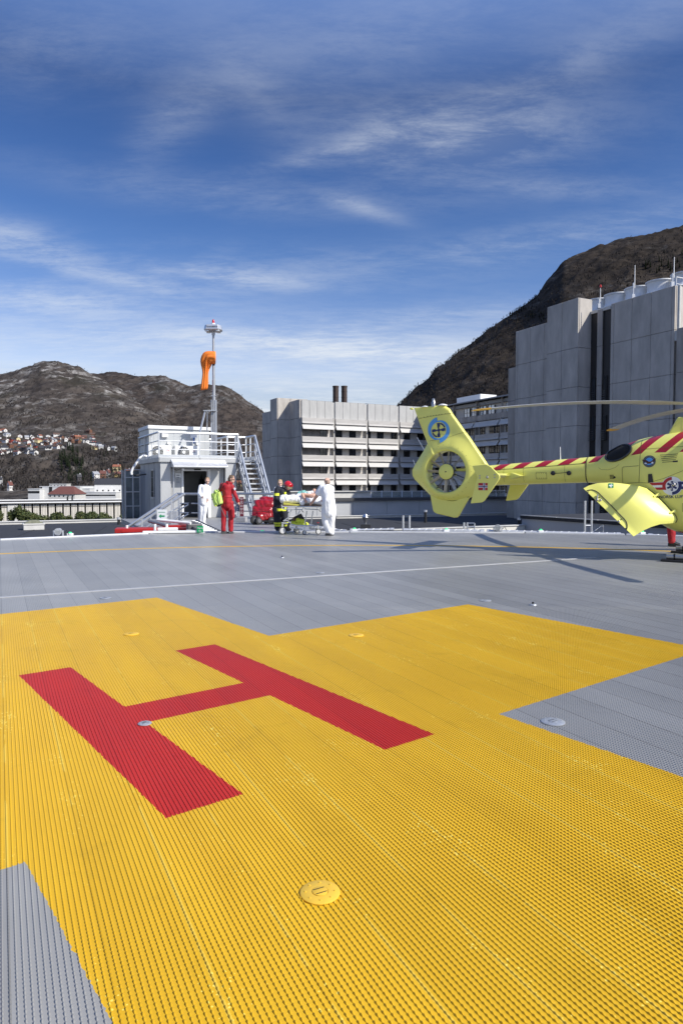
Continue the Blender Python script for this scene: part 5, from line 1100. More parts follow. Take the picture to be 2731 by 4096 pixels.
def mast():
    Y = 31.6; b = at(857, 1730, Y); gx = lambda x, y: at(x, y, Y)
    zt = gx(857, 1298).z; z0 = zp
    t = thing('light_mast', 'tall grey telescopic mast with floodlight head behind the hut platform', 'mast', (b.x, Y, z0))
    z = lambda py: gx(857, py).z - z0
    m = MB(); m.tube([(0, 0, 0), (0, 0, z(1520))], .075, 12); m.tube([(0, 0, z(1520)), (0, 0, z(1455))], .06, 12); m.tube([(0, 0, z(1455)), (0, 0, z(1335))], .05, 12); m.build('pole', mat('pole_grey', (0.40, 0.41, 0.43), 0.45, 0.4), t, smooth=40)
    m = MB()
    for dx in (-.10, .10): m.beam((dx, -.05, -.9), (dx, -.05, z(1600)), .06, .08)
    for i in range(9): m.beam((-.12, -.05, -.4 + i * .42), (.12, -.05, -.4 + i * .42), .03)
    m.bb(-.16, .16, -.12, .12, -.5, -.42); m.build('guide_frame', GALV, t); m = MB(); h = z(1645); m.bb(-.45, .12, -.2, .2, h, h + .03); k = at(800, 1712, Y - .6); k2 = at(828, 1712, Y + .5)
    m.beam((-.38, -.1, h), (k.x - b.x, -.6, k.z - z0 - .2), .06); m.beam((-.32, .1, h), (k2.x - b.x, .5, k2.z - z0 - .2), .06); m.build('brace', ALU, t)
    m = MB(); m.tube([(-.09, -.1, z(1600)), (-.12, -.13, z(1640)), (-.1, -.1, z(1690))], .012, 6); m.build('cable', BLACKR, t)
    # floodlight head
    zb = z(1326); zh = z(1304); hd = MB(); oc = lambda w, d, z_: [Vector((x, y, z_)) for x, y in ((-w, -d * .45), (-w * .72, -d), (w * .72, -d), (w, -d * .45), (w, d * .45), (w * .72, d), (-w * .72, d), (-w, d * .45))]
    hd.loft([oc(.37, .34, zb + .02), oc(.40, .37, zb + .05), oc(.36, .33, zh), oc(.3, .28, zh + .02)]); hd.build('lamp_housing', ALU, t, bevel=.01)
    lm = mat('lamp_glass', (0.75, 0.76, 0.74), 0.12, 0.3)
    for dx in (-.24, .24):
        for dy in (-.24, .1):
            l = MB(); l.bb(dx - .09, dx + .09, dy - .07, dy + .07, zb - .05, zb + .02); lo = l.build('lamp', lm, t, bevel=.02)
    lettering('TRANBERG', .105, mat('print_dark', (0.03, 0.035, 0.05), 0.5), t, frame((0, -.368, (zb + zh) / 2 + .02), (1, 0, 0), (0, .09, 1)), sx=1.05)
    r = MB(); r.lathe([(.09, zh + .02), (.09, zh + .12), (.05, zh + .13)], (0, 0, 0), 16); r.build('beacon_base', WHITEP, t); r = MB(); r.lathe([(.055, zh + .13), (.055, zh + .24), (.03, zh + .29), (.005, zh + .30)], (0, 0, 0), 16); r.build('beacon', mat('red_lens', (0.55, 0.02, 0.03), 0.2), t, smooth=50)
    r = MB(); r.bb(-.07, .07, -.05, .05, z(1340), z(1328)); r.build('head_clamp', GALV, t)
    # windsock
    s = thing('windsock', 'limp orange windsock hanging from the light mast', 'windsock', (b.x, Y, gx(857, 1430).z))
    ZW = lambda py: gx(857, py).z - gx(857, 1430).z; X = lambda px: gx(px, 1430).x - b.x
    zz = lambda a, c: (760 + a * .1914, 1250 + c * .1914)
    ring = MB(); ring.lathe([(.27, -.015), (.285, 0), (.27, .015), (.255, 0), (.27, -.015)], (.0, -.08, 0), 24, (1, .35, 0), False); ring.tube([(0, 0, ZW(zz(0, 850)[1])), (0, 0, ZW(zz(0, 1110)[1]))], .062, 10); ring.build('swivel_frame', BLACKR, s)
    secs = [((540, 955), 130, 0, 1.0), ((470, 950), 128, 8, 1.0), ((420, 950), 132, 16, 1.0), ((370, 965), 138, 35, .95), ((350, 1030), 110, 75, .85), ((350, 1100), 92, 85, .7), ((340, 1180), 66, 88, .6), ((335, 1260), 50, 90, .55), ((330, 1340), 52, 92, .55), ((325, 1430), 58, 93, .55), ((318, 1520), 62, 94, .6), ((305, 1620), 60, 97, .75)]
    rows = []
    for (c, r_, ang, fl) in secs:
        p = zz(*c); P = gx(*p) - Vector((b.x, Y, gx(857, 1430).z)); P.y -= .10; rad = r_ * .1914 * Y / CF; a = R(ang); d = Vector((-math.cos(a), -.25 * math.cos(a), -math.sin(a))).normalized(); u = Vector((-math.sin(a), 0, math.cos(a))); v = d.cross(u).normalized()
        fold = min(1, ang / 60)
        rows.append([P + (u * math.cos(q) + v * math.sin(q) * fl) * rad * (1 + fold * .24 * math.cos(q * 8 + .6) + fold * .06 * math.cos(q * 17)) for q in [2 * math.pi * j / 56 for j in range(56)]])
    m = MB(); m.loft(rows, cap=False); so_ = m.build('fabric', mat('orange_fabric', (0.86, 0.22, 0.025), 0.75, 0, 0.1, 6), s, smooth=70); sb = so_.modifiers.new('s', 'SUBSURF'); sb.levels = sb.render_levels = 1
    so2 = so_.modifiers.new('t', 'SOLIDIFY'); so2.thickness = .006
mast()
# ---------------------------------------------------------------- railings on the walkway
def railing(name, label, pts, base=0.0, h=1.12, step=1.2, mids=(.36, .68), rr=.05, cap=True, group=None):
    o = thing(name, label, 'railing', (pts[0][0], pts[0][1], base), 0, group); p0 = Vector((pts[0][0], pts[0][1], base)); k = 0
    top = MB(); mid = MB()
    for a, b in zip(pts, pts[1:]):
        a = Vector((a[0], a[1], a[2] if len(a) > 2 else base)) - p0; b = Vector((b[0], b[1], b[2] if len(b) > 2 else base)) - p0
        d = (b - a); n = max(1, round(d.length / step)); up = Vector((0, 0, h)); e = d.normalized() * .08
        top.tube([a + up - e, b + up + e], rr, 10)
        for f in mids: mid.tube([a + up * f, b + up * f + e], .024, 8)
        for i in range(n + 1):
            q = a + d * (i / n); m = MB(); m.beam(q, q + up, .065, .05, d); m.build('post', ALU, o)
    top.build('handrail', mat('rail_alu', (0.46, 0.47, 0.49), 0.3, 0.7), o, smooth=40); mid.build('midrail', mat('rail_alu', (0.46, 0.47, 0.49)), o, smooth=40); return o
A = at(716, 2000, 26.4); B = at(806, 2000, 26.2)
ro = railing('railing', 'short grey railing in front of the hut doorway where a man leans', [(A.x, A.y), (B.x - .1, B.y)], 0, 1.14, .95)
sp = thing('striped_post', 'orange and white striped post at the end of the doorway railing', 'post', (B.x - .02, B.y - .06, 0))
pm = MB()
for i in range(16): pm.tube([(0, 0, .06 * i + .03), (0, 0, .06 * i + .09)], .045, 10)
sm = bpy.data.materials.new('candy_stripe'); sm.use_nodes = True; _n = sm.node_tree; _w = _n.nodes.new('ShaderNodeTexWave'); _w.bands_direction = 'DIAGONAL'; _w.inputs['Scale'].default_value = 2.6
_c = _n.nodes.new('ShaderNodeTexCoord'); _n.links.new(_c.outputs['Object'], _w.inputs[0]); _r = _n.nodes.new('ShaderNodeValToRGB'); _r.color_ramp.interpolation = 'CONSTANT'; _r.color_ramp.elements[0].color = (.8, .8, .8, 1); _r.color_ramp.elements[1].color = (.85, .28, .03, 1); _r.color_ramp.elements[1].position = .55
_n.links.new(_w.outputs[0], _r.inputs[0]); _n.links.new(_r.outputs[0], _n.nodes['Principled BSDF'].inputs[0])
pm = MB(); pm.bb(-.05, .05, -.03, .03, 0, 1.08); pm.build('post', sm, sp, bevel=.008)
railing('railing', 'grey railing with information boards on the right of the hut', [at(952, 2000, 28.2)[:2], at(1012, 2000, 27.9)[:2], at(1150, 2000, 27.2)[:2]], 0, 1.12, 1.1)
def board(label, px0, px1, pt, pb, col, Y, n):
    a, b = at(px0, pt, Y), at(px1, pb, Y); o = thing('notice_board', label, 'sign', (a.x, Y, b.z)); w, h = b.x - a.x, a.z - b.z
    m = MB(); m.bb(0, w, -.02, .02, 0, h); po = m.build('panel', col, o, bevel=.005); m = MB()
    for i in range(n):
        if i % 4 == 3: continue
        m.bb(w * (.12 + .08 * (i % 3)), w * (.9 - .1 * ((i * 7) % 3)), -.024, -.02, h * (.93 - .88 * i / n), h * (.93 - .88 * i / n) + h * .022)
    m.build('board_print', mat('board_print', (0.5, 0.42, 0.42), 0.6), o)
board('tall dark red board of small print on the hut railing', *[z1(1107, 0)[0], z1(1146, 0)[0], z1(0, 815)[1], z1(0, 1003)[1]], mat('board_red', (0.12, 0.012, 0.025), 0.5), 27.75, 20)
board('small dark blue board beside the tall red one', *[z1(1068, 0)[0], z1(1105, 0)[0], z1(0, 865)[1], z1(0, 950)[1]], mat('board_blue', (0.03, 0.05, 0.11), 0.5), 27.8, 9)
kb = MB(); a, b = at(948, 2090, 27.6), at(986, 2090, 27.5); kb.beam((a.x, a.y, .09), (b.x, b.y, .09), .25, .18); tag(kb.build('kerb_block', mat('kerb_grey', (0.33, 0.33, 0.34), 0.6), None, bevel=.01), 'grey kerb block under the red board', 'kerb')
# stair leading down from the walkway to the roof on the left
def down_stair():
    Y = 24.6; t0 = at(709, 1977, Y); t1 = at(500, 2116, Y); o = thing('roof_stair', 'aluminium stair with two sloping handrails leading down from the walkway', 'stair', (t0.x, Y, 0))
    dx, dz = t1.x - t0.x, t1.z - t0.z
    for k, off in enumerate((0.0, 1.15)):
        m = MB(); a = Vector((0, off, t0.z)); b = Vector((dx * 1.05, off, t0.z + dz * 1.05)); m.tube([a, b], .055, 10); m.build('handrail', ALU, o, smooth=40)
        m = MB()
        for f in (.4, .75): m.tube([a - Vector((-.15, 0, f)), b - Vector((0, 0, f))], .025, 8)
        m.build('midrail', ALU, o); m = MB(); m.beam(a - Vector((0, 0, 1.08)), b - Vector((0, 0, 1.08)), .05, .2); m.build('stringer', ALU, o)
        for i in range(4): q = a.lerp(b, .1 + .27 * i); m = MB(); m.beam(q - Vector((0, 0, 1.1)), q, .055, .045, (1, 0, 0)); m.build('post', ALU, o)
        m = MB()
        for f in (.4, .75): m.tube([a - Vector((-.15, 0, f)), a - Vector((-.24, 0, f - .05))], .032, 8)
        m.build('end_cap', BLACKR, o)
    m = MB()
    for i in range(8): f = (i + .5) / 8; m.bb(dx * f - .12, dx * f + .12, .04, 1.11, t0.z + dz * f - 1.14, t0.z + dz * f - 1.10)
    m.build('tread', GALV, o)
    s = at(648, 2063, Y - .15); g = thing('direction_sign', 'white sign with green left arrow hanging on the stair rail', 'sign', (s.x, Y - .15, s.z)); m = MB(); m.bb(-.17, .17, -.015, .015, -.22, .22); p = m.build('panel', SIGNW, g, bevel=.006)
    m = MB(); m.prism([(-.10, -.02, -.01), (-.02, -.02, .06), (-.02, -.02, .015), (.11, -.02, .015), (.11, -.02, -.035), (-.02, -.02, -.035), (-.02, -.02, -.08)], (0, -.004, 0)); m.bb(-.12, .12, -.02, -.016, .12, .135); m.build('arrow', SGREEN, g)
    b = at(722, 2066, Y + .7); m = MB(); m.bb(-.16, .16, -.08, .08, -.2, .2); w = m.build('junction_box', GALV, None, bevel=.01); w.location = (at(694, 2066, Y + .7)); tag(w, 'grey metal box hanging beside the arrow sign', 'box')
down_stair()
def ladder(name, label, a, b, wd, n, mt, group=None, rung=.02):
    a, b = Vector(a), Vector(b); o = thing(name, label, 'ladder', a, 0, group); d = b - a; s = d.cross(Vector((0, 0, 1)))
    s = (Vector((1, 0, 0)) if s.length < .3 else s.normalized()) * wd / 2; m = MB()
    for k in (-1, 1): m.beam(s * k, d + s * k, .03, .085, s.cross(d))
    m.build('side_rail', mt, o)
    for i in range(n): p = d * ((i + .5) / n); m = MB(); m.tube([p - s, p + s], rung, 8); m.build('rung', ALU, o)
    return o
LGREY = mat('ladder_grey', (0.20, 0.20, 0.21), 0.4, 0.6)
ladder('ladder', 'aluminium ladder lying tilted over the walkway edge beside the green exit sign', tuple(at(752, 2082, 25.4)), tuple(at(850, 2130, 21.9)), .62, 11, LGREY, rung=.016)
lb = MB(); p = at(770, 2110, 23.2); q = at(868, 2126, 22.2); lb.beam((p.x - .5, p.y + 1.2, .12), (p.x + .1, p.y, .08), .5, .18); tag(lb.build('step_box', mat('dark_metal_box', (0.13, 0.13, 0.135), 0.5, 0.4), None, bevel=.02), 'dark metal step under the tilted ladder', 'step')
# red hydrant cabinet at deck edge
def cabinet():
    a = at(455, 2138, 21.25); b = at(743, 2134, 21.75); o = thing('hydrant_cabinet', 'low red enamel fire cabinet along the deck edge below the stair', 'cabinet', (a.x, a.y + .1, -.02), math.atan2(b.y - a.y, b.x - a.x)); L_ = (b - a).length
    m = MB(); m.bb(0, L_, 0, .75, 0, .15); m.build('body', REDM, o, bevel=.02); m = MB(); m.bb(.20, L_ - .1, -.015, 0, .025, .105); m.build('drawer', REDM, o, bevel=.006); m = MB(); m.bb(L_ * .66, L_, .5, .95, .14, .20); m.build('lid', REDM, o, bevel=.015)
    m = MB(); m.tube([(.35, .3, .15), (.35, .3, .24)], .04, 10); m.build('cap', WHITEP, o)
    p = thing('hose_pipe', 'pale fat pipe lying across the red cabinet', 'pipe', (a.x + 1.0, a.y + .6, .20)); m = MB(); m.tube([(-.2, .5, .12), (.25, .2, .04), (.5, 0, 0)], .055, 10); m.build('elbow', mat('pipe_grey', (0.25, 0.26, 0.28), 0.4, 0.5), p, smooth=40); m = MB(); m.tube([(.0, .75, .14), (.6, .55, .1), (1.2, .35, .06)], .05, 10); m.build('hose', WHITEP, p, smooth=40)
    for i, px in enumerate((621, 668)):
        q = at(px, 2136, 21.15); v = thing('bollard_post', ['short white post at the left of the pair in front of the red cabinet', 'short white post at the right of the pair in front of the red cabinet'][i], 'post', (q.x, q.y, 0)); m = MB(); m.tube([(0, 0, .05), (0, 0, .29)], .042, 12); m.build('post', WHITEP, v, smooth=40); m = MB(); m.beam((-.06, 0, .02), (.06, 0, .02), .08, .05); m.tube([(0, 0, .03), (.03, -.05, .1)], .012, 6); m.build('foot', GALV, v)
    r = thing('white_beam', 'long white beam lying along the deck edge before the red cabinet', 'beam', (at(572, 2138, 20.95).x, 20.95, 0), math.atan2(.5, 3)); m = MB(); m.bb(0, 1.75, -.04, .06, .02, .09); m.build('bar', WHITEP, r, bevel=.01); m = MB(); m.tube([(.45, .02, .14), (1.05, .02, .14)], .05, 10); m.build('roller', WHITEP, r, smooth=40)
    e = at(801, 2120, 21.15); s = thing('exit_sign', 'small green sign reading Utgang Exit at the deck edge', 'sign', (e.x, e.y, 0)); w, h = .195, .205; zc = .13
    m = MB(); m.bb(-w / 2, w / 2, -.008, .008, .03, .03 + h); m.build('panel', SGREEN, s); lettering('Utgang', .058, SIGNW, s, frame((0, -.011, .03 + h * .68), (1, 0, 0))); lettering('Exit', .058, SIGNW, s, frame((0, -.011, .03 + h * .24), (1, 0, 0))); m = MB(); m.bb(-.02, .02, .0, .03, 0, .12); m.build('stand', GALV, s)
cabinet()
# floodlights, edge lights, pipes, discs on the deck
LENS = mat('green_lens', (0.02, 0.55, 0.16), 0.25, 0, 0.1, 4); LENS_E = bpy.data.materials.new('green_glow'); LENS_E.use_nodes = True
_b = LENS_E.node_tree.nodes['Principled BSDF']; _nz = LENS_E.node_tree.nodes.new('ShaderNodeTexNoise'); LENS_E.node_tree.links.new(_nz.outputs[0], _b.inputs['Roughness']); _b.inputs['Base Color'].default_value = (.02, .6, .2, 1); _b.inputs['Emission Color'].default_value = (.1, 1, .35, 1); _b.inputs['Emission Strength'].default_value = .35
def edge_light(px, py, Y, label):
    p = at(px, py, Y); o = thing('edge_light', label, 'light', (p.x, p.y, -.02), 0, 'green edge lights round the deck'); m = MB(); m.bb(-.08, .08, -.06, .06, 0, .12); m.build('housing', WHITEP, o, bevel=.012)
    m = MB(); m.lathe([(.05, .12), (.05, .135), (.036, .155), (.01, .162)], (0, 0, 0), 14); m.build('lens', LENS_E, o, smooth=50); m = MB(); m.tube([(.1, 0, .05), (.2, .02, .02), (.32, .04, .03)], .014, 6); m.build('cable', BLACKR, o)
for a in ((282, 2145, 19.9, 'green topped edge light beside the floodlight on the left deck edge'), (697, 2128, 21.6, 'green topped edge light in front of the red cabinet'), (1417, 2123, 21.75, 'green topped edge light just right of the man in white'), (1784, 2126, 21.5, 'green topped edge light below the yellow tail fin'), (2161, 2129, 21.15, 'green topped edge light below the tail boom'), (2567, 2139, 20.4, 'green topped edge light below the open helicopter door')): edge_light(*a)
def flood(px, py, Y, label, rz):
    p = at(px, py, Y); o = thing('floodlight', label, 'floodlight', (p.x, p.y, 0), rz, 'round floodlights on the deck edge'); m = MB(); m.tube([(-.02, .16, .19), (-.02, -.04, .17), (-.02, -.08, .17)], [.07, .095, .10], 18); m.build('housing', ALU, o, smooth=40)
    m = MB(); m.lathe([(.085, 0), (.075, .004), (.045, -.02), (.04, -.01), (.01, -.005)], (-.02, -.082, .17), 20, (0, -1, .05)); m.build('lens', mat('flood_glass', (0.35, 0.36, 0.37), 0.12, 0.5), o, smooth=40); m = MB(); m.bb(-.16, -.13, -.03, .03, 0, .2); m.bb(.09, .12, -.03, .03, 0, .2); m.bb(-.16, .12, -.03, .03, -.01, .015); m.build('bracket', GALV, o); m = MB(); m.tube([(.1, .1, .1), (.18, .12, .2), (.25, .1, .06)], .012, 6); m.build('cable', BLACKR, o)
flood(238, 2146, 19.6, 'round silver floodlight on the left deck edge', R(10)); flood(1992, 2127, 21.35, 'round silver floodlight on the far deck edge below the tail boom', R(-18))
def puck(px, py):
    p = gnd(px, py); o = thing('deck_light', 'small glowing green light set in the deck between the red and dark clad men', 'light', (p.x, p.y, 0.004)); m = MB(); m.lathe([(.11, 0), (.10, .02), (.05, .03)], (0, 0, 0), 16); m.build('base', SIGNW, o); m = MB(); m.lathe([(.07, .02), (.06, .045), (.01, .055)], (0, 0, 0), 14); m.build('lens', LENS_E, o)
puck(1049, 2128)
def wrap_pipe(a, b, label, r=.045):
    a, b = Vector(a), Vector(b); o = thing('safety_pipe', label, 'pipe', a, 0, 'spirally wrapped pipes along the deck edge'); d = b - a; L_ = d.length; m = MB(); m.tube([(0, 0, 0), d], r, 12); m.build('pipe', GALV, o, smooth=40); u = d.normalized(); s = u.cross(Vector((0, 0, 1))); w = s.cross(u); m = MB(); n = int(L_ / .22); pts = []
    for i in range(n * 8): q = 2 * math.pi * i / 8; pts.append(u * (L_ * i / (n * 8)) + (s * math.cos(q) + w * math.sin(q)) * (r + .004))
    m.tube(pts, .008, 4); m.build('wrapping', SIGNW, o); m = MB(); m.tube([u * .0, u * .12], r * 1.3, 12); m.tube([d - u * .12, d], r * 1.3, 12); m.build('collar', GALV, o, smooth=40)
e = lambda x, y, Y: at(x, y, Y)
wrap_pipe(e(1240, 2108, 22.3), e(1385, 2128, 21.7), 'steeply slanting wrapped pipe behind the stretcher', .06); wrap_pipe(e(1400, 2121, 21.75), e(1575, 2118, 21.75), 'wrapped pipe from the man in white to the pipe joint'); wrap_pipe(e(1612, 2120, 21.7), e(1935, 2124, 21.5), 'wrapped pipe below the tail fin'); wrap_pipe(e(1945, 2124, 21.5), e(2480, 2137, 20.7), 'long wrapped pipe below the tail boom'); wrap_pipe(e(2590, 2141, 20.3), e(2790, 2152, 19.8), 'wrapped pipe running out of frame behind the helicopter')
GREYD = mat('disc_steel', (0.42, 0.44, 0.47), 0.38, 0.4, 0.15, 12); YELD = mat('disc_yellow', (0.76, 0.47, 0.045), 0.45, 0, 0.08, 12)
def disc_cover(px, py, m_, label, r=.072, grp='round tie down covers in the deck'):
    p = gnd(px, py); o = thing('deck_fitting', label, 'deck fitting', (p.x, p.y, 0), GA, grp); q = MB(); q.lathe([(r + .002, 0.003), (r + .002, .007), (r - .002, .0095), (r * .43, .0095), (r * .43, .006), (.001, .006)], (0, 0, 0), 40); q.build('flange', m_, o, smooth=40)
    q = MB(); q.lathe([(r * .40, .006), (r * .40, .011), (r * .37, .012), (.001, .012)], (0, 0, 0), 28); co = q.build('plug', m_, o, smooth=40); q = MB()
    for s in (-1, 1): q.beam((-r * .30, s * r * .19, .0118), (r * .30, s * r * .19, .0118), .003, .003)
    q.build('slot', BLACKR, co); q = MB()
    for i in range(8): a = R(22 + i * 45); q.lathe([(.0048, .009), (.0044, .012), (.002, .0125)], (r * .76 * math.cos(a), r * .76 * math.sin(a), 0), 8)
    q.build('bolt', m_, o)
DS = 2731 / 1568
for a in ((735, 2052, YELD, 'large looking yellow cover in the foreground'), (302, 1457, YELD, 'small looking yellow cover left of the top of the red H'), (818, 1460, YELD, 'yellow cover at the inner corner of the cross beyond the red H'), (333, 1663, GREYD, 'bare steel cover on the crossbar of the red H'), (1269, 1659, GREYD, 'steel cover on the grey triangle right of the cross'), (243, 1374, GREYD, 'steel cover beside the white joint strip on the left'), (1114, 1380, GREYD, 'steel cover near the right tip of the yellow cross'), (735, 1316, GREYD, 'steel cover just beyond the joint strip in the middle')): disc_cover(a[0] * DS, a[1] * DS, a[2], a[3], .042 if a[0] == 333 else .075)
for x, y, lb in ((1223, 1390, 'tiny steel peg on grey deck near the cross tip'), (648, 1281, 'tiny steel peg on far grey deck in the middle')):
    p = gnd(x * DS, y * DS); o = thing('deck_peg', lb, 'peg', (p.x, p.y, 0)); q = MB(); q.lathe([(.05, .003), (.045, .015), (.02, .02)], (0, 0, 0), 14); q.build('flange', GREYD, o); q = MB(); q.lathe([(.015, .018), (.014, .04), (.004, .045)], (0, 0, 0), 10); q.build('pin', BLACKR, o)
# ladder rails rising above the deck edge
def grab(px0, px1, pt, pb, Y, label, cross=False):
    a, b = at(px0, pt, Y), at(px1, pb, Y); o = thing('ladder_rail', label, 'ladder', (a.x, Y, -1.1), 0, 'ladder handrails at the deck edge'); h = a.z + 1.1; w = b.x - a.x
    for x in (0, w): m = MB(); m.tube([(x, 0, 0), (x, 0, h)], .032, 8); m.build('upright', ALU, o, smooth=40)
    for i in range(3): m = MB(); m.tube([(0, 0, .2 + i * .3), (w, 0, .2 + i * .3)], .02, 6); m.build('rung', ALU, o)
    if cross:
        m = MB(); z_ = h * cross; m.tube([(0, 0, z_), (w, 0, z_)], .025, 6); m.tube([(0, 0, z_ - .28), (w, 0, z_ - .28)], .025, 6); m.tube([(w, 0, z_ - .25), (w + .3, -.2, z_ + .02), (w + .3, -.2, z_ - .25), (w, 0, z_ - .28)], .022, 6); m.build('bracket', GALV, o)
grab(1612, 1637, 2062, 2112, 22.4, 'pair of tall bare ladder rails left of the yellow tail fin'); grab(2339, 2364, 2003, 2118, 21.9, 'tallest ladder rails with bracket beside the open helicopter door', .62)
grab(1855, 1868, 2090, 2118, 22.2, 'short low ladder rails in front of the white parapet', False)
m = MB(); a, b = at(1868, 2093, 22.2), at(1897, 2093, 22.1); m.tube([(a.x, a.y, a.z), (b.x, b.y, b.z)], .02, 6); m.tube([(b.x, b.y, b.z), (b.x, b.y, b.z - .3)], .02, 6); m.tube([(a.x, a.y, a.z - .12), (b.x, b.y, b.z - .12)], .016, 6); tag(m.build('handrail_hoop', ALU), 'small silver rail hoop beside the short ladder rails', 'rail')
def cowl():
    p = at(1461, 2110, 56.0); o = thing('roof_vent', 'shiny steel mushroom vent on the black roof beyond the deck', 'vent', (p.x, 56.0, -2.3)); k = 56.0 / CF; s = MB(); z_ = lambda py: at(1461, py, 56.0).z + 2.3
    s.bb(-.40, .40, -.4, .4, 0, z_(2096)); s.build('base', mat('vent_black', (0.03, 0.03, 0.032), 0.5), o, bevel=.02); s = MB(); s.lathe([(.12, z_(2096)), (.12, z_(2088)), (.26, z_(2072)), (.27, z_(2068)), (.16, z_(2057)), (.01, z_(2056))], (0, 0, 0), 24); s.build('cowl', mat('stainless', (0.55, 0.56, 0.58), 0.22, 0.95, 0.1, 5), o, smooth=30)
    for px, pt, Y, lb in ((1701, 2040, 66, 'black pipe vent with steel cap below the yellow fin'), (2075, 2071, 62.0, 'black pipe vent beside the grey roof block'), (476, 2069, 63, 'black pipe vent on the roof left of the stair')):
        q = at(px, pt, Y); v = thing('pipe_vent', lb, 'vent', (q.x, Y, -2.3)); m = MB(); m.tube([(0, 0, 0), (0, 0, q.z + 2.1)], .14, 12); m.build('pipe', BLACKR, v, smooth=40); m = MB(); m.tube([(0, 0, q.z + 2.1), (0, 0, q.z + 2.3)], .17, 12); m.build('cap', ALU, v, smooth=40)
    a = at(136, 2117, 56.5); s = thing('skylight', 'small white roof skylight with mossy pyramid dome', 'skylight', (a.x, 56.5, -2.3), GA); s.scale = (1.25, 1.25, 1.25); m = MB(); m.bb(-.62, .62, -.62, .62, 0, .36); m.bb(-.66, .66, -.66, .66, .33, .42); m.build('kerb', WHITEW, s, bevel=.01); m = MB(); m.loft([[Vector((x * .60, y * .60, .42)) for x, y in ((-1, -1), (1, -1), (1, 1), (-1, 1))], [Vector((x * .22, y * .22, .62)) for x, y in ((-1, -1), (1, -1), (1, 1), (-1, 1))]]); m.build('dome', mat('mossy_dome', (0.20, 0.20, 0.13), 0.5, 0, 0.3, 5), s, bevel=.02)
cowl()
# ================================================================ SLATTED BUILDING, BUSHES, VALLEY AND HILLSIDE
def slat_building():
    p = at(-160, HY, 99.0); o = Vector((p.x, p.y, 0)); f = Fr(o); t = thing('slatted_building', 'long low building clad in pale upright slats behind the bushes', 'building', o, GA)
    L_ = f.px(760, HY, 1, 0).x; zt = f.px(300, 1997, 1, 0).z
    m = MB(); m.bb(0, L_, .35, 9, -25, zt - .25); m.build('core', mat('slat_backing', (0.045, 0.042, 0.04), 0.9), t)  # dark core seen through the gaps between the slats
    sl = mat('slat_wood', (0.66, 0.62, 0.55), 0.75, 0, 0.16, 1.3, stretch=(3, 1, 0.3)); m = MB(); n = int(L_ / .215); xw0, xw1 = f.px(30, HY, 1, 0).x, f.px(71, HY, 1, 0).x
    for i in range(n):
        x = i * .215
        if xw0 - .1 < x < xw1 or i % 5 == 4: continue
        m.bb(x, x + .168, 0.0, .2, -9, zt - .55)
    m.build('slat_cladding', sl, t); m = MB()
    for z_ in (zt - 1.15, zt - 4.4): m.bb(0, L_, -.03, .06, z_, z_ + .09)
    m.build('rail_band', JOINT, t); m = MB(); m.bb(xw0, xw1, -.15, .3, -9, zt - .5); m.build('white_panel', WHITEW, t)
    r = MB(); r.bb(-.3, L_ + .3, -.35, 9, zt - .5, zt - .34); r.bb(-.3, L_, 6.2, 6.5, zt - .34, zt - .10); ro = r.build('roof', WHITEP, t); q = MB(); q.bb(-.32, L_, -.38, -.3, zt - .62, zt - .5); q.build('gutter', JOINT, ro)
    for px in (271, 290):
        k = f.px(px, 1990, 1, 3.0); q = MB(); q.tube([(k.x, 3, zt - .25), (k.x, 3, zt + .35)], .12, 8); q.build('roof_pipe', BLACKR, ro)
slat_building()
LEAF = mat('bush_leaf', (0.060, 0.082, 0.028), 0.7, 0, 0.5, 3, spec=.3); LEAF2 = mat('bush_leaf_olive', (0.090, 0.100, 0.030), 0.7, 0, 0.5, 3, spec=.3); BARK = mat('bark', (0.07, 0.055, 0.042), 0.9, 0, 0.3, 8)
def leaf_cloud(mbs, blobs, n, size):
    for _ in range(n):
        c, r = random.choice(blobs); d = Vector((random.gauss(0, 1), random.gauss(0, 1), random.gauss(0, 1))).normalized(); k = random.random() ** .35
        p = Vector(c) + Vector((d.x * r[0], d.y * r[1], d.z * r[2])) * k * random.uniform(.85, 1.12)
        if p.z < .05: continue
        a = Vector((random.gauss(0, 1), random.gauss(0, 1), random.gauss(0, .7))).normalized(); b = a.cross(d + Vector((0, 0, .3))).normalized(); s = size * random.uniform(.6, 1.4)
        mb = mbs[0] if random.random() < .6 else mbs[1]; mb.add([p - a * s, p + b * s * .6, p + a * s, p - b * s * .6], [(0, 1, 2, 3)])
def bush(px0, px1, pt, Y, label, m_, tall=False):
    a, b = at(px0 - 6, pt - 4, Y), at(px1 + 6, 2086, Y); w = (b.x - a.x) / 2; zb = -3.9; h = a.z - zb; o = thing('bush', label, 'bush', ((a.x + b.x) / 2, Y, zb), 0, 'evergreen bushes along the roof edge')
    st = MB()
    for i in range(4): st.tube([(random.uniform(-.2, .2), random.uniform(-.2, .2), 0), (random.uniform(-.6, .6) * w, random.uniform(-.4, .4), h * .6)], [.05, .02], 6)
    st.build('stem', BARK, o); bl = []
    for i in range(9):
        u = random.uniform(-.7, .7); bl.append(((u * w, random.uniform(-.5, .5) * w * .6, h * (random.uniform(.5, .80) - .16 * u * u)), (w * random.uniform(.32, .5), w * .4, h * random.uniform(.18, .26))))
    if tall: bl += [((.1 * w, 0, h * .84), (w * .22, w * .2, h * .15)), ((.12 * w, 0, h * .95), (w * .09, w * .1, h * .07))]
    f1, f2 = MB(), MB(); leaf_cloud((f1, f2), bl, int(4200 * max(.6, w)), .10); f1.build('foliage', m_, o, fixn=False); f2.build('foliage', LEAF2 if m_ is LEAF else LEAF, o, fixn=False)
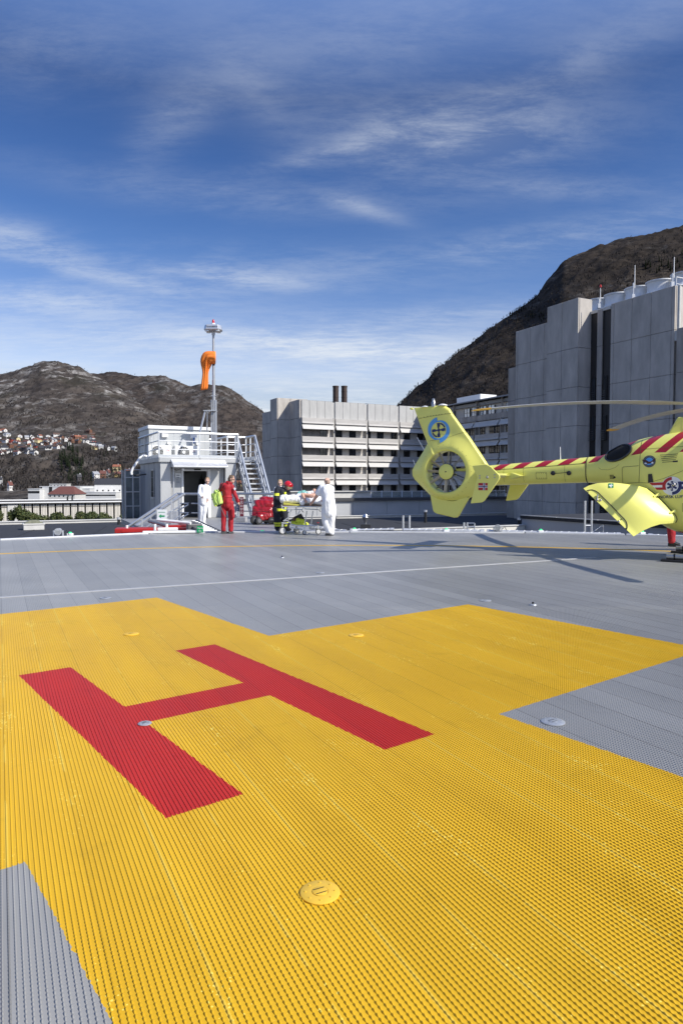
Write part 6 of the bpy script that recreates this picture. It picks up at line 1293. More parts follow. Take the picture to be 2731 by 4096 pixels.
for x0, x1, y, lb, m_, tl in ((-60, 22, 2032, 'dark evergreen bush cut by the left edge of the photo', LEAF, False), (40, 112, 2028, 'dark pointed evergreen bush left of the low round bush', LEAF, True), (96, 190, 2054, 'low wide bush right of the pointed one', LEAF2, False), (192, 264, 2042, 'medium round bush in the middle of the slatted wall', LEAF, False), (262, 345, 2047, 'wide low bush right of the middle one, part of a thick clump', LEAF2, False), (330, 428, 2048, 'broad bush at the right end of the thick clump', LEAF, False), (430, 462, 2064, 'very small low bush after the thick clump', LEAF, False), (480, 522, 2060, 'small low bush near the hut', LEAF, False), (517, 560, 2030, 'tall yellowish bush beside the hut corner', LEAF2, False)):
    bush(x0, x1, y, 73.0, lb, m_, tl)
m = MB(); m.bb(-52, -18, -5, 5, -4.3, -3.9); pb = m.build('planting_bed', mat('soil', (0.06, 0.05, 0.035), 0.95, 0, .4, 2)); pb.location = (0, 74, 0); tag(pb, kind='structure')
# ---------------------------------------------------------------- houses
def on_hill(x, y, name='village_hill'):
    P = HILLS[name]; X = CX + CF * P[:, :, 0] / P[:, :, 1]; col = int(np.argmin(np.abs(X[3] - x))); Pc = P[:, col, :]; rows = HY - CF * (Pc[:, 2] - CH) / Pc[:, 1]
    k = [i for i in range(1, len(rows)) if rows[i] <= y]; v = k[0] if k else len(rows) - 2; return Vector(Pc[v])
HW = {'white': (0.64, 0.63, 0.61), 'cream': (0.66, 0.55, 0.30), 'grey': (0.42, 0.42, 0.41), 'brown': (0.16, 0.075, 0.045), 'red': (0.30, 0.05, 0.035), 'yellow': (0.72, 0.55, 0.22), 'dark': (0.05, 0.045, 0.05)}
HR = {'orange': (0.28, 0.105, 0.06), 'dark': (0.035, 0.035, 0.042), 'red brown': (0.14, 0.052, 0.04), 'grey': (0.17, 0.17, 0.18), 'brown': (0.10, 0.06, 0.045)}
def hm(d, k): return mat('wall_' + k.replace(' ', '_') if d is HW else 'roof_' + k.replace(' ', '_'), d[k], 0.75, 0, 0.12, 0.5)
def house(label, p, w, d, h, rh, wall, roof, rz, group, nwin=2, floors=1, chim=True):
    o = thing('house', label, 'house', p, rz, group); m = MB(); m.bb(-w / 2, w / 2, -d / 2, d / 2, -6, h); m.add([(-w / 2, -d / 2, h), (-w / 2, d / 2, h), (-w / 2, 0, h + rh)], [(0, 1, 2)]); m.add([(w / 2, -d / 2, h), (w / 2, d / 2, h), (w / 2, 0, h + rh)], [(0, 1, 2)]); m.build('wall', hm(HW, wall), o)
    r = MB(); e = .5; tk = .3
    for s in (-1, 1): r.prism([(-w / 2 - e, s * (d / 2 + e), h - rh * e / (d / 2)), (-w / 2 - e, 0, h + rh), (-w / 2 - e, 0, h + rh + tk), (-w / 2 - e, s * (d / 2 + e), h - rh * e / (d / 2) + tk)], (w + 2 * e, 0, 0))
    ro = r.build('roof', hm(HR, roof), o)
    if chim: c = MB(); c.bb(w * .15, w * .15 + .8, -.4, .4, h + rh * .6, h + rh + 1.3); c.build('chimney', hm(HW, 'white' if wall != 'white' else 'grey'), ro)
    for fl in range(floors):
        for i in range(nwin):
            x = -w / 2 + w * (i + .5) / nwin; c = MB(); c.bb(x - .6, x + .6, -d / 2 - .06, -d / 2 + .05, 1.1 + fl * 2.8, 2.5 + fl * 2.8); c.build('window', DGLASS, o)
        for s in (-1, 1): c = MB(); c.bb(s * w / 2 - .06, s * w / 2 + .06, -.7, .7, 1.1 + fl * 2.8, 2.4 + fl * 2.8); c.build('window', DGLASS, o)
    return o
zq = lambda a, b: (a * .38265, 1600 + b * .38265)
VILL = [(0, 340, 60, 'white', 'orange'), (50, 335, 70, 'white', 'orange'), (85, 388, 80, 'white', 'grey'), (235, 398, 75, 'white', 'orange'), (75, 468, 95, 'white', 'brown'), (195, 455, 90, 'white', 'red brown'), (300, 408, 40, 'white', 'grey'), (370, 420, 45, 'white', 'grey'), (425, 415, 50, 'white', 'orange'), (410, 458, 75, 'cream', 'orange'), (300, 462, 75, 'white', 'red brown'), (330, 498, 55, 'cream', 'orange'),
        (60, 525, 85, 'white', 'dark'), (225, 500, 60, 'brown', 'dark'), (20, 520, 50, 'brown', 'dark'), (130, 505, 60, 'brown', 'brown'), (15, 574, 70, 'white', 'red brown'), (100, 562, 70, 'white', 'dark'), (195, 572, 75, 'white', 'red brown'), (250, 530, 45, 'dark', 'dark'), (290, 562, 55, 'white', 'dark'), (370, 570, 95, 'white', 'dark'), (375, 505, 55, 'red', 'dark'),
        (520, 395, 75, 'white', 'grey'), (595, 398, 65, 'white', 'brown'), (520, 438, 75, 'white', 'dark'), (578, 440, 70, 'white', 'grey'), (660, 420, 55, 'brown', 'dark'), (610, 478, 65, 'white', 'orange'), (600, 505, 70, 'white', 'brown'), (500, 500, 60, 'brown', 'dark'), (540, 520, 60, 'white', 'dark'), (450, 530, 50, 'dark', 'dark'),
        (720, 418, 50, 'dark', 'brown'), (770, 420, 55, 'red', 'brown'), (700, 452, 60, 'white', 'red brown'), (760, 455, 70, 'brown', 'brown'), (825, 415, 65, 'brown', 'orange'), (868, 435, 55, 'cream', 'orange'), (830, 460, 60, 'brown', 'dark'), (905, 460, 50, 'white', 'dark'), (940, 462, 55, 'grey', 'dark'), (985, 478, 65, 'white', 'dark'), (1045, 490, 60, 'white', 'dark'), (720, 482, 60, 'dark', 'dark'), (665, 505, 40, 'white', 'dark'),
        (990, 515, 60, 'cream', 'brown'), (1060, 518, 55, 'grey', 'grey'), (1100, 508, 60, 'dark', 'dark'), (1150, 520, 60, 'white', 'dark'), (1195, 528, 55, 'grey', 'grey'), (945, 350, 60, 'brown', 'brown'), (975, 372, 65, 'brown', 'brown')]
_r = random.Random(5)
for _ in range(46):
    a_, b_ = _r.choice([(_r.uniform(0, 420), _r.uniform(385, 565)), (_r.uniform(430, 640), _r.uniform(420, 520)), (_r.uniform(640, 980), _r.uniform(405, 485))])
    VILL.append((a_, b_, _r.uniform(45, 70)) + _r.choice([('brown', 'dark'), ('red', 'dark'), ('white', 'red brown'), ('dark', 'brown'), ('grey', 'grey'), ('white', 'dark'), ('brown', 'brown'), ('cream', 'brown')]))
_O1 = 'first second third fourth fifth sixth seventh eighth ninth'.split(); _C1 = dict(zip([2, 3], ['twentieth', 'thirtieth']))
COUNT = {}
ORD = _O1 + 'tenth eleventh twelfth thirteenth fourteenth fifteenth sixteenth seventeenth eighteenth nineteenth twentieth'.split() + ['twenty ' + o for o in _O1]
for key in sorted(set((v[3], v[4]) for v in VILL)):
    same = sorted([v for v in VILL if (v[3], v[4]) == key])
    for i, v in enumerate(same):
        p = on_hill(*zq(v[0], v[1])); w = v[2] * .38265 * p.y / CF * random.uniform(.85, 1.0); w = max(6, min(13, w)); COUNT[key] = i
        lb = '%s walled house with %s roof in the hillside village' % (key[0], key[1]) + ('' if len(same) == 1 else ', %s from the left' % ORD[i])
        rz = random.choice([R(20), R(35), R(-25), R(75), R(115)]); p.z -= .5
        house(lb, p, w * .95, w * .62, random.choice([2.9, 3.4, 4.8]), random.uniform(1.8, 3.0), v[3], v[4], rz, 'houses of the hillside village', 2, 1, i % 2 == 0)
LOW = [((1062, 940), 100, 'white', 'dark', 8.5, 2.0, 860, R(12), 3, 3, 'tall white house with dark hipped roof above the long white building'), ((1245, 830), 85, 'yellow', 'red brown', 7, 3.2, 900, R(20), 2, 2, 'yellow house with red brown roof above the gabled white house'), ((1000, 822), 75, 'white', 'grey', 6, 3, 880, R(60), 2, 2, 'white house with steep grey roof at the left of the lower street'), ((1080, 815), 60, 'brown', 'red brown', 6, 3.4, 890, R(15), 2, 2, 'dark timber house with steep red brown roof in the lower street'), ((1135, 815), 50, 'grey', 'red brown', 7, 4, 895, R(80), 2, 2, 'grey gabled house with red brown roof in the lower street'), ((1225, 742), 80, 'cream', 'orange', 6, 2.6, 940, R(5), 3, 2, 'cream house with wide orange roof, highest of the lower street'), ((1342, 795), 65, 'red', 'orange', 7, 2.5, 930, R(10), 2, 2, 'brick red house with orange roof near the hut'), ((1395, 832), 90, 'white', 'orange', 5.5, 4.0, 850, R(75), 2, 2, 'white gabled house with bright orange roof just left of the hut'), ((1375, 950), 85, 'white', 'dark', 6.5, 5.0, 800, R(78), 3, 2, 'large white house with tall pointed gable behind the black roofed block'), ((1190, 905), 60, 'white', 'dark', 4, 2.5, 840, R(30), 2, 1, 'small white house with black roof and white chimneys'), ((10, 872), 40, 'white', 'dark', 5.5, 2.5, 860, R(10), 2, 2, 'white house at the very left edge below the cliff'), ((108, 935), 50, 'white', 'red brown', 5.5, 3.5, 780, R(70), 2, 2, 'white gabled house among bare trees at the far left'), ((830, 842), 45, 'dark', 'dark', 5, 3.0, 850, R(40), 1, 1, 'small dark house at the foot of the spruces')]
for (c, wpx, wl, rf, h, rh, Y, rz, nw, fl, lb) in LOW:
    p = at(*zq(*c), Y); w = wpx * .38265 * Y / CF; house(lb, p, w * .92, w * .66, h, rh, wl, rf, rz, 'houses at the foot of the hill', nw, fl)
for x, y, lb in ((962, 1938, 'orange roofed house seen through the hut stair'), (985, 1950, 'white house seen beside the hut stair')):
    p = at(x, y + 12, 820); house(lb, p, 9, 7, 5, 3, 'cream' if 'orange' in lb else 'white', 'orange' if 'orange' in lb else 'dark', R(30), 'houses at the foot of the hill')
VW = mat('valley_white', (0.60, 0.60, 0.59), 0.6, 0, 0.10, 0.15)
def block(label, x0, x1, yt, yb, Y, dep, wallm, strips=(), stripes=(), roof=None, hip=0.0, wins=0, rows=1):
    a, b = at(*zq(x0, yt), Y), at(*zq(x1, yb), Y); w, h = b.x - a.x, a.z - b.z; o = thing('valley_building', label, 'building', (a.x, Y, b.z), 0, 'pale buildings in the valley'); m = MB(); m.bb(0, w, 0, dep, -14, h); m.build('wall', wallm, o); r = MB()
    if hip: r.loft([[Vector(p) for p in ((-.8, -.8, h), (w + .8, -.8, h), (w + .8, dep + .8, h), (-.8, dep + .8, h))], [Vector(p) for p in ((w * .25, dep * .45, h + hip), (w * .75, dep * .45, h + hip), (w * .75, dep * .55, h + hip), (w * .25, dep * .55, h + hip))]])
    else: r.bb(-.3, w + .3, -.3, dep, h, h + .5)
    r.build('roof', roof or VW, o)
    for (s0, s1, z0, z1_) in strips: q = MB(); q.bb(w * s0, w * s1, -.08, .1, h * z0, h * z1_); q.build('window', DGLASS, o)
    for (s0, s1) in stripes: q = MB(); q.prism([(w * s0, -.1, 0), (w * s1, -.1, 0), (w * s1 + w * .01, -.1, h), (w * s0 + w * .01, -.1, h)], (0, .2, 0)); q.build('dark_stripe', BLACKR, o)
    for j in range(rows):
        for i in range(wins): q = MB(); xx = w * (i + .5) / wins; q.bb(xx - .55, xx + .55, -.07, .1, h * (j + .3) / rows, h * (j + .7) / rows); q.build('window', DGLASS, o)
block('low white block with a row of windows left of the striped hall', 295, 418, 932, 995, 640, 20, VW, wins=9)
block('big white hall with slanting black stripes', 420, 840, 907, 1002, 650, 40, VW, stripes=((.0, .05), (.22, .30), (.47, .53)))
block('cream hall with red hipped roof in front of the striped hall', 505, 785, 985, 1024, 560, 24, hm(HW, 'cream') if False else WHITEW, roof=hm(HR, 'red brown'), hip=6.5, wins=6)
block('stepped white block with grey side right of the striped hall', 785, 942, 928, 1010, 655, 30, VW, strips=((.35, 1, .2, .45),))
block('long white building with a continuous dark window band', 845, 1215, 968, 1024, 600, 25, VW, strips=((.02, .98, .38, .62),))
block('small brown flat block behind the long white building', 940, 1120, 945, 985, 700, 20, hm(HW, 'brown'))
p = at(*zq(1235, 1030), 620); house('white three storey block with black saddle roof beside the hut', p, 38, 15, 13, 5, 'white', 'dark', R(12), 'pale buildings in the valley', 8, 3, False)
block('low dark sheds right of the black roofed block', 1300, 1420, 985, 1030, 600, 20, BLACKR)
block('low white shed row at the foot of the cliff', 520, 700, 880, 912, 760, 12, WHITEW, wins=5)
# ---------------------------------------------------------------- spruces and bare woods
SPR = mat('spruce_green', (0.022, 0.032, 0.016), 0.9, 0, 0.4, 0.4, spec=.1)
def spruce_proto(h, name, p, label, group):
    o = thing(name, label, 'tree', p, 0, group); m = MB(); m.tube([(0, 0, -1), (0, 0, h * .9)], [.28, .05], 6); m.build('trunk', BARK, o); m = MB()
    for k in range(15):
        f = k / 15; z_ = h * (.06 + .92 * f); r = h * .17 * (1 - f) ** .8 + .25
        for j in range(9): a = 2 * math.pi * (j + random.random() * .8) / 9; rr = r * random.uniform(.65, 1.15); d = Vector((math.cos(a), math.sin(a), 0)); s = Vector((-d.y, d.x, 0)) * rr * .36; m.add([(0, 0, z_ + h * .05), tuple(d * rr * .6 + s + Vector((0, 0, z_ - h * .0))), tuple(d * rr + Vector((0, 0, z_ - h * .035))), tuple(d * rr * .6 - s + Vector((0, 0, z_)))], [(0, 1, 2, 3)])
    m.build('crown', SPR, o, fixn=False); return o
protos = []
def spruce(x, y, hpx, label, group, hill_='village_hill'):
    p = on_hill(x, y, hill_); h = hpx * p.y / CF
    if len(protos) < 5: o = spruce_proto(20, 'spruce', p, label, group); protos.append(o); o.scale = (h / 20,) * 3; return o
    return dup(random.choice(protos), p, random.uniform(0, 6), label, group, scale=(h / 20 * random.uniform(.8, 1.1),) * 2 + (h / 20,))
random.seed(21)
for i in range(62):
    x = random.triangular(230, 345, 285); y = random.uniform(1850, 1935) if i % 2 else random.uniform(1800, 1880); spruce(x, y, random.uniform(26, 42), 'dark spruce in the dense stand below the hillside village', 'spruces below the village')
for i in range(14): spruce(random.uniform(312, 385), random.uniform(1905, 1945), random.uniform(28, 48), 'dark spruce at the foot of the hill above the white halls', 'spruces above the white halls')
for i in range(9): spruce(random.uniform(405, 445), random.uniform(1810, 1835), random.uniform(16, 26), 'dark spruce right of the hillside village', 'spruces right of the village')
for i in range(26): x = random.uniform(2030, 2090); spruce(x, np.interp(x, [2030, 2090], [1278, 1243]) + random.uniform(-2, 6), random.uniform(10, 20), 'small spruce on the skyline of the mountain ridge', 'spruces on the mountain ridge', 'mountain')
for i in range(22): spruce(random.uniform(2095, 2170), random.uniform(1262, 1300), random.uniform(12, 20), 'olive spruce on the mountain slope left of the tower', 'spruces on the mountain slope', 'mountain')
for i in range(30): spruce(random.uniform(2560, 2731), random.uniform(1030, 1110), random.uniform(18, 32), 'dark spruce on the mountain above the fan drums', 'spruces above the tower', 'mountain')
def bare_wood(name, hill_, n, test, mt, hh, seed, br=7):
    """bare deciduous trees: a trunk and thin upward branches each, one mass"""
    r = np.random.default_rng(seed); P = HILLS[hill_]; nv, nu, _ = P.shape; V = []; F = []; k = 0; cnt = 0
    while cnt < n:
        v = r.integers(1, nv - 2); u = r.integers(1, nu - 2); a, b = r.random(2); p = P[v, u] * (1 - a) * (1 - b) + P[v + 1, u] * a * (1 - b) + P[v, u + 1] * (1 - a) * b + P[v + 1, u + 1] * a * b
        x = CX + CF * p[0] / p[1]; y = HY - CF * (p[2] - CH) / p[1]
        if r.random() > test(x, y): cnt += .2; continue
        cnt += 1; h = hh * r.uniform(.6, 1.3)
        for j in range(br):
            th = r.uniform(0, 6.28); z0 = 0 if j == 0 else h * r.uniform(.1, .5); ln = h * (.5 if j else 1); sp = 0 if j == 0 else r.uniform(.12, .3) * h; w = .13 if j == 0 else r.uniform(.10, .28) * h * .30
            d = np.array([math.cos(th), math.sin(th), 0]); s = np.array([math.sin(th), -math.cos(th), 0]) * w; q = p + np.array([0, 0, z0]); tip = q + d * sp + np.array([0, 0, ln]); mid = q + d * sp * .6 + np.array([0, 0, ln * .55])
            V += [q, mid + s, tip, mid - s]; F.append((k, k + 1, k + 2, k + 3)); k += 4
    o = npmesh(name, np.array(V), np.array(F), mt); tag(o, None, None, None, 'stuff'); return o
def t1(x, y):
    if y > 1970 or x > 1100: return 0
    vill = (x < 470 and 1705 < y < 1822 and not (x > 330 and y > 1795))
    return .10 if vill else np.interp(y, [1500, 1600, 1700, 1800, 1960], [.05, .25, .7, 1, 1]) * (1 if x > -100 else .1)
WOOD = mat('bare_wood', (0.052, 0.043, 0.037), 0.95, 0, 0.45, 0.03, col2=(0.022, 0.019, 0.017)); WOOD2 = mat('bare_wood_brown', (0.042, 0.033, 0.026), 0.95, 0, 0.45, 0.02, col2=(0.018, 0.014, 0.012))
tag(bare_wood('bare_woodland', 'village_hill', 12000, t1, WOOD, 7.5, 3), 'bare grey brown birch woods covering the village hill', 'woodland')
tag(bare_wood('mountain_woodland', 'mountain', 16000, lambda x, y: 0 if x > 2780 or x < 1560 else np.interp(y - px_table(RIDGE_C, x), [0, 40, 140, 260], [.0 if x > 2150 else .35, .12 if x > 2150 else .8, .5, 1]), WOOD2, 7, 5), 'bare brown woods covering the lower mountain slope', 'woodland')
tag(bare_wood('far_woodland', 'distant_hill', 3000, lambda x, y: 0 if y > 1850 else np.interp(y, [1500, 1600, 1700], [.1, .6, 1]), WOOD, 11, 8, 5), 'dark woods on the farther hill behind the mast', 'woodland')
# ================================================================ PEOPLE AND STRETCHER
SKIN = mat('skin', (0.56, 0.33, 0.24), 0.55, 0, 0.10, 12); SKIN2 = mat('skin_pale', (0.62, 0.40, 0.31), 0.55, 0, 0.10, 12)
WCLO = mat('white_cotton', (0.80, 0.80, 0.81), 0.85, 0, 0.05, 5, 0.25, 9); RCLO = mat('red_suit', (0.36, 0.008, 0.016), 0.7, 0, 0.18, 5, 0.3, 9); NCLO = mat('navy_suit', (0.012, 0.014, 0.022), 0.8, 0, 0.3, 5, 0.3, 9); HIVIS = mat('reflex_yellow', (0.72, 0.78, 0.05), 0.5, 0, 0.08, 8)
def dense(name, caps, balls, vox, m_, parent, fold=0.0, fs=9.0, smooth=6, seed=0.0, cut=None):
    """one continuous surface grown round the skeleton: capsules and balls fused by a voxel remesh"""
    mb = MB()
    for a, b, ra, rb in caps:
        a, b = Vector(a), Vector(b); d = (b - a); n = max(2, int(d.length / .05)); u = d.normalized()
        pts = [a - u * ra * .6, a - u * ra * .3] + [a.lerp(b, i / n) for i in range(n + 1)] + [b + u * rb * .3, b + u * rb * .6]; rs = [ra * .78, ra * .95] + [ra + (rb - ra) * i / n for i in range(n + 1)] + [rb * .95, rb * .78]; mb.tube(pts, rs, 14)
    for c, r in balls: mb.ball(c, r, 16, 12)
    o = mb.build('tmp', m_); rm = o.modifiers.new('r', 'REMESH'); rm.mode = 'VOXEL'; rm.voxel_size = vox; sm_ = o.modifiers.new('s', 'SMOOTH'); sm_.iterations = smooth; sm_.factor = .5
    bpy.context.view_layer.update(); me = bpy.data.meshes.new_from_object(o.evaluated_get(bpy.context.evaluated_depsgraph_get())); bpy.data.objects.remove(o); me.name = name
    if cut:
        bm = bmesh.new(); bm.from_mesh(me)
        for co, no in cut: bmesh.ops.bisect_plane(bm, geom=bm.verts[:] + bm.edges[:] + bm.faces[:], plane_co=co, plane_no=no, clear_outer=True)
        bm.to_mesh(me); bm.free()
    if fold:
        n = len(me.vertices); co = np.empty(n * 3, np.float32); me.vertices.foreach_get('co', co); co = co.reshape(-1, 3); nr = np.empty(n * 3, np.float32); me.vertex_normals.foreach_get('vector', nr); nr = nr.reshape(-1, 3)
        dsp = np.array([noise.noise(Vector((c[0] * fs + seed, c[1] * fs, c[2] * fs * .55))) + .6 * noise.noise(Vector((c[0] * fs * 2.1 + c[2] * 7, c[1] * fs * 2, c[2] * fs * .9 - c[0] * 6 + seed))) for c in co], np.float32)
        co += nr * (dsp * fold)[:, None]; me.vertices.foreach_set('co', co.ravel()); me.update()
    me.polygons.foreach_set('use_smooth', [True] * len(me.polygons)); me.materials.clear(); me.materials.append(m_)
    q = bpy.data.objects.new(name, me); COL.objects.link(q); q.parent = parent; KIDS.setdefault(parent.name, []).append(q); return q
def hand(wrist, tip, side, curl=.35):
    """palm, four unequal bent fingers and a thumb leaving the side of the palm"""
    w, t = Vector(wrist), Vector(tip); d = (t - w).normalized(); s = Vector(side); s = (s - d * s.dot(d)).normalized(); n = d.cross(s); k = (t - w).length / .18
    caps = [(w, w + d * .045 * k, .026, .030), (w + d * .03 * k + s * .018, w + d * .085 * k + s * .022, .017, .013), (w + d * .03 * k - s * .018, w + d * .085 * k - s * .022, .017, .013)]
    for i, (off, ln) in enumerate(((.030, .062), (.011, .075), (-.010, .070), (-.030, .054))):
        b = w + d * .085 * k + s * off; m_ = b + (d * math.cos(curl) + n * math.sin(curl)) * ln * .55 * k; e = m_ + (d * math.cos(curl * 2.2) + n * math.sin(curl * 2.2)) * ln * .5 * k; caps += [(b, m_, .0095, .0085), (m_, e, .0085, .007)]
    b = w + d * .03 * k + s * .030; m_ = b + (d * .6 + s * .65 + n * .2).normalized() * .038 * k; caps += [(b, m_, .013, .0105), (m_, m_ + (d * .85 + s * .3 + n * .3).normalized() * .032 * k, .0105, .008)]
    return caps
def head_parts(c, f, up=Vector((0, 0, 1)), k=1.0):
    c = Vector(c); f = Vector(f).normalized(); r = f.cross(up).normalized(); u = r.cross(f).normalized(); P = lambda a, b, z_: c + (r * a + f * b + u * z_) * k
    caps = [(P(0, -.018, .045), P(0, .02, .045), .084 * k, .080 * k), (P(0, .0, .02), P(0, .025, -.045), .072 * k, .056 * k), (P(0, .035, -.055), P(0, .062, -.088), .046 * k, .026 * k), (P(-.03, .03, -.05), P(.03, .03, -.05), .042 * k, .042 * k), (P(0, .088, .012), P(0, .106, -.022), .010 * k, .0135 * k), (P(-.035, .080, .032), P(.035, .080, .032), .013 * k, .013 * k), (P(-.022, .082, -.052), P(.022, .082, -.052), .012 * k, .012 * k)]
    for s in (-1, 1): caps.append((P(s * .078, -.005, .022), P(s * .08, -.008, -.022), .013 * k, .010 * k))
    return caps, P, r, f, u
def face(P, k, t, brow=True):
    e = MB()
    for s in (-1, 1): e.ball(P(s * .031, .082, .014), .011 * k, 10, 8)
    e.build('eye', mat('eye_dark', (0.03, 0.022, 0.02), 0.25), t, smooth=True); m = MB(); m.tube([P(-.023, .093, -.050), P(0, .099, -.049), P(.023, .093, -.050)], .0055 * k, 6); m.build('mouth', mat('lip', (0.36, 0.13, 0.11), 0.5), t, smooth=True)
def hair_cap(P, k, m_, t, length=0.0, bald=False):
    rows = MB(); caps = [] if bald else [(P(0, -.03, .058), P(0, .012, .066), .088 * k, .082 * k), (P(0, -.052, .02), P(0, -.05, -.03), .074 * k, .064 * k)]
    if bald: caps = [(P(0, -.045, .0), P(0, -.045, -.03), .070 * k, .066 * k), (P(-.055, -.03, .0), P(.055, -.03, .0), .034 * k, .034 * k)]
    if length: caps += [(P(0, -.06, 0), P(0, -.075, -length), .07 * k, .05 * k), (P(-.06, -.01, .03), P(-.066, -.02, -length * .8), .034 * k, .028 * k), (P(.06, -.01, .03), P(.066, -.02, -length * .8), .034 * k, .028 * k)]
    return dense('hair', caps, [], .009, m_, t, .006, 40, 3)
def person(label, base, J, Y, top, bottom, shoe, face_dir, hair, skin=SKIN, name='person', group=None, headk=1.0, neck=True, sleeves='long', fold=.010, extra=None, bald=False, hlen=0.0, hands=None, bodyk=1.0, facef=True, overlap=True):
    """J: joint -> (px, py, depth offset) in the photo, turned into points at the figure's own depth"""
    o = thing(name, label, 'person', base, 0, group); b0 = Vector(base); pt = {k: at(v[0], v[1], Y + v[2]) - b0 for k, v in J.items()}; g = bodyk
    hc, P, r, f, u = head_parts(pt['head'], face_dir, k=headk)
    arms = []; sleeve = []; legs = []; tr = []
    for s in 'LR':
        sh, el, wr, hd = pt['sh' + s], pt['el' + s], pt['wr' + s], pt['hd' + s]
        arms += [(sh, el, .050 * g, .040 * g), (el, wr, .039 * g, .027 * g)] + hand(wr, hd, hands[s] if hands else (0, -1, .3))
        sleeve += [(sh, el, .080 * g, .064 * g)]
        if sleeves == 'long': sleeve += [(el, wr.lerp(el, .06), .062 * g, .050 * g)]
        else: sleeve[-1] = (sh, sh.lerp(el, .62), .082 * g, .080 * g)
        hp, kn, an, to = pt['hp' + s], pt['kn' + s], pt['an' + s], pt['to' + s]
        legs += [(hp, kn, .080 * g, .056 * g), (kn, an, .054 * g, .038 * g), (an, to + Vector((0, 0, -.012)), .030, .020)]; tr += [(hp, kn, .112 * g, .088 * g), (kn, an.lerp(kn, .04), .086 * g, .078 * g)]
    nk, wa, hpm = pt['neck'], pt['waist'], (pt['hpL'] + pt['hpR']) / 2; shm = (pt['shL'] + pt['shR']) / 2; ax = (pt['shR'] - pt['shL'])
    torso = [(nk + Vector((0, 0, -.04)), pt['head'] + Vector((0, 0, -.05)), .052, .052), (pt['shL'].lerp(pt['shR'], .1), pt['shL'].lerp(pt['shR'], .9), .062 * g, .062 * g), (shm + Vector((0, 0, -.06)), wa, .125 * g, .115 * g), (shm + ax * .18 + Vector((0, 0, -.08)), wa + ax * .13, .09 * g, .085 * g), (shm - ax * .18 + Vector((0, 0, -.08)), wa - ax * .13, .09 * g, .085 * g), (wa, hpm + Vector((0, 0, .02)), .125 * g, .13 * g)]
    dense('body', hc + torso + arms + legs, [], .0085, skin, o, 0, smooth=3); jt = [(pt['shL'].lerp(pt['shR'], .02), pt['shL'].lerp(pt['shR'], .98), .085 * g, .085 * g)] + [(a, b, ra * 1.16 + .012, rb * 1.16 + .012) for a, b, ra, rb in torso[2:]] + sleeve
    jt.append((nk + Vector((0, 0, -.05)), nk + Vector((0, 0, .0)), .085 * g, .068))
    hem = hpm + Vector((0, 0, -.07 if overlap else .05)); jt.append((wa, hem, .148 * g, .158 * g)); jt += [(wa + ax * .12, hem + ax * .13, .11 * g, .115 * g), (wa - ax * .12, hem - ax * .13, .11 * g, .115 * g)]
    dense('jacket', jt, [], .011, top, o, fold, 9, 5, sum(base)); hb = [(hpm + Vector((0, 0, .06)), hpm + Vector((0, 0, -.02)), .145 * g, .145 * g)] + [(hpm + ax * k + Vector((0, 0, .05)), hpm + ax * k, .115 * g, .115 * g) for k in (-.14, .14)]
    dense('trousers', tr + hb, [], .011, bottom, o, fold, 8, 5, sum(base) + 4)
    for s in 'LR':
        an, to = pt['an' + s], pt['to' + s]; d = (to - an); d.z = 0; d.normalize(); he = Vector((an.x, an.y, to.z)) - d * .05; dense('shoe', [(he + Vector((0, 0, .012)), to + Vector((0, 0, .0)), .046, .040), (an + Vector((0, 0, -.02)), he + d * .06 + Vector((0, 0, .03)), .05, .05), (an + Vector((0, 0, -.01)), to, .048, .036)] + ([(an, an + Vector((0, 0, .09)), .058, .062)] if shoe is BOOT else []), [], .010, shoe, o, 0, smooth=4, cut=[(Vector((0, 0, 0.004)), Vector((0, 0, -1)))])
    hair_cap(P, headk, hair, o, hlen, bald)
    if facef: face(P, headk, o)
    return o, pt, P
SHOE = mat('grey_trainer', (0.07, 0.07, 0.075), 0.6, 0, 0.4, 25); WSHOE = mat('white_clog', (0.78, 0.77, 0.75), 0.6, 0, 0.06, 9); BOOT = mat('black_boot', (0.012, 0.012, 0.012), 0.35)
HB = mat('hair_brown', (0.13, 0.085, 0.05), 0.6, 0, 0.4, 60, stretch=(1, 1, .2)); HS = mat('hair_sandy', (0.26, 0.17, 0.09), 0.6, 0, 0.3, 60); HL = mat('hair_blonde', (0.48, 0.33, 0.15), 0.55, 0, 0.3, 50); HG = mat('hair_stubble', (0.36, 0.25, 0.19), 0.7, 0, 0.25, 60)
p3 = lambda a, b, d=0: (750 + a * .14668, 1880 + b * .14668, d)
p4 = lambda a, b, d=0: (980 + a * .2551, 1880 + b * .2551, d)
# young man in white, leaning on the railing at the doorway
B1 = at(800, 2100, 25.3); B1.z = 0
person('young man in white overalls leaning on the railing by the hut door', B1, {'head': p3(545, 300), 'neck': p3(505, 405), 'shL': p3(365, 455), 'shR': p3(560, 470, .05), 'elL': p3(318, 650, -.1), 'wrL': p3(395, 735, -.28), 'hdL': p3(455, 765, -.4), 'elR': p3(580, 660, .05), 'wrR': p3(548, 780, -.08), 'hdR': p3(530, 890, -.08), 'waist': p3(450, 720), 'hpL': p3(385, 850), 'hpR': p3(495, 850), 'knL': p3(385, 1130, -.03), 'knR': p3(465, 1130, -.04), 'anL': p3(370, 1405), 'anR': p3(435, 1430), 'toL': p3(385, 1475, -.14), 'toR': p3(545, 1505, -.08)}, 25.3, WCLO, WCLO, WSHOE, (.25, -.9, -.25), HS, SKIN2, headk=1.0, hands={'L': (0, 0, 1), 'R': (1, 0, 0)})
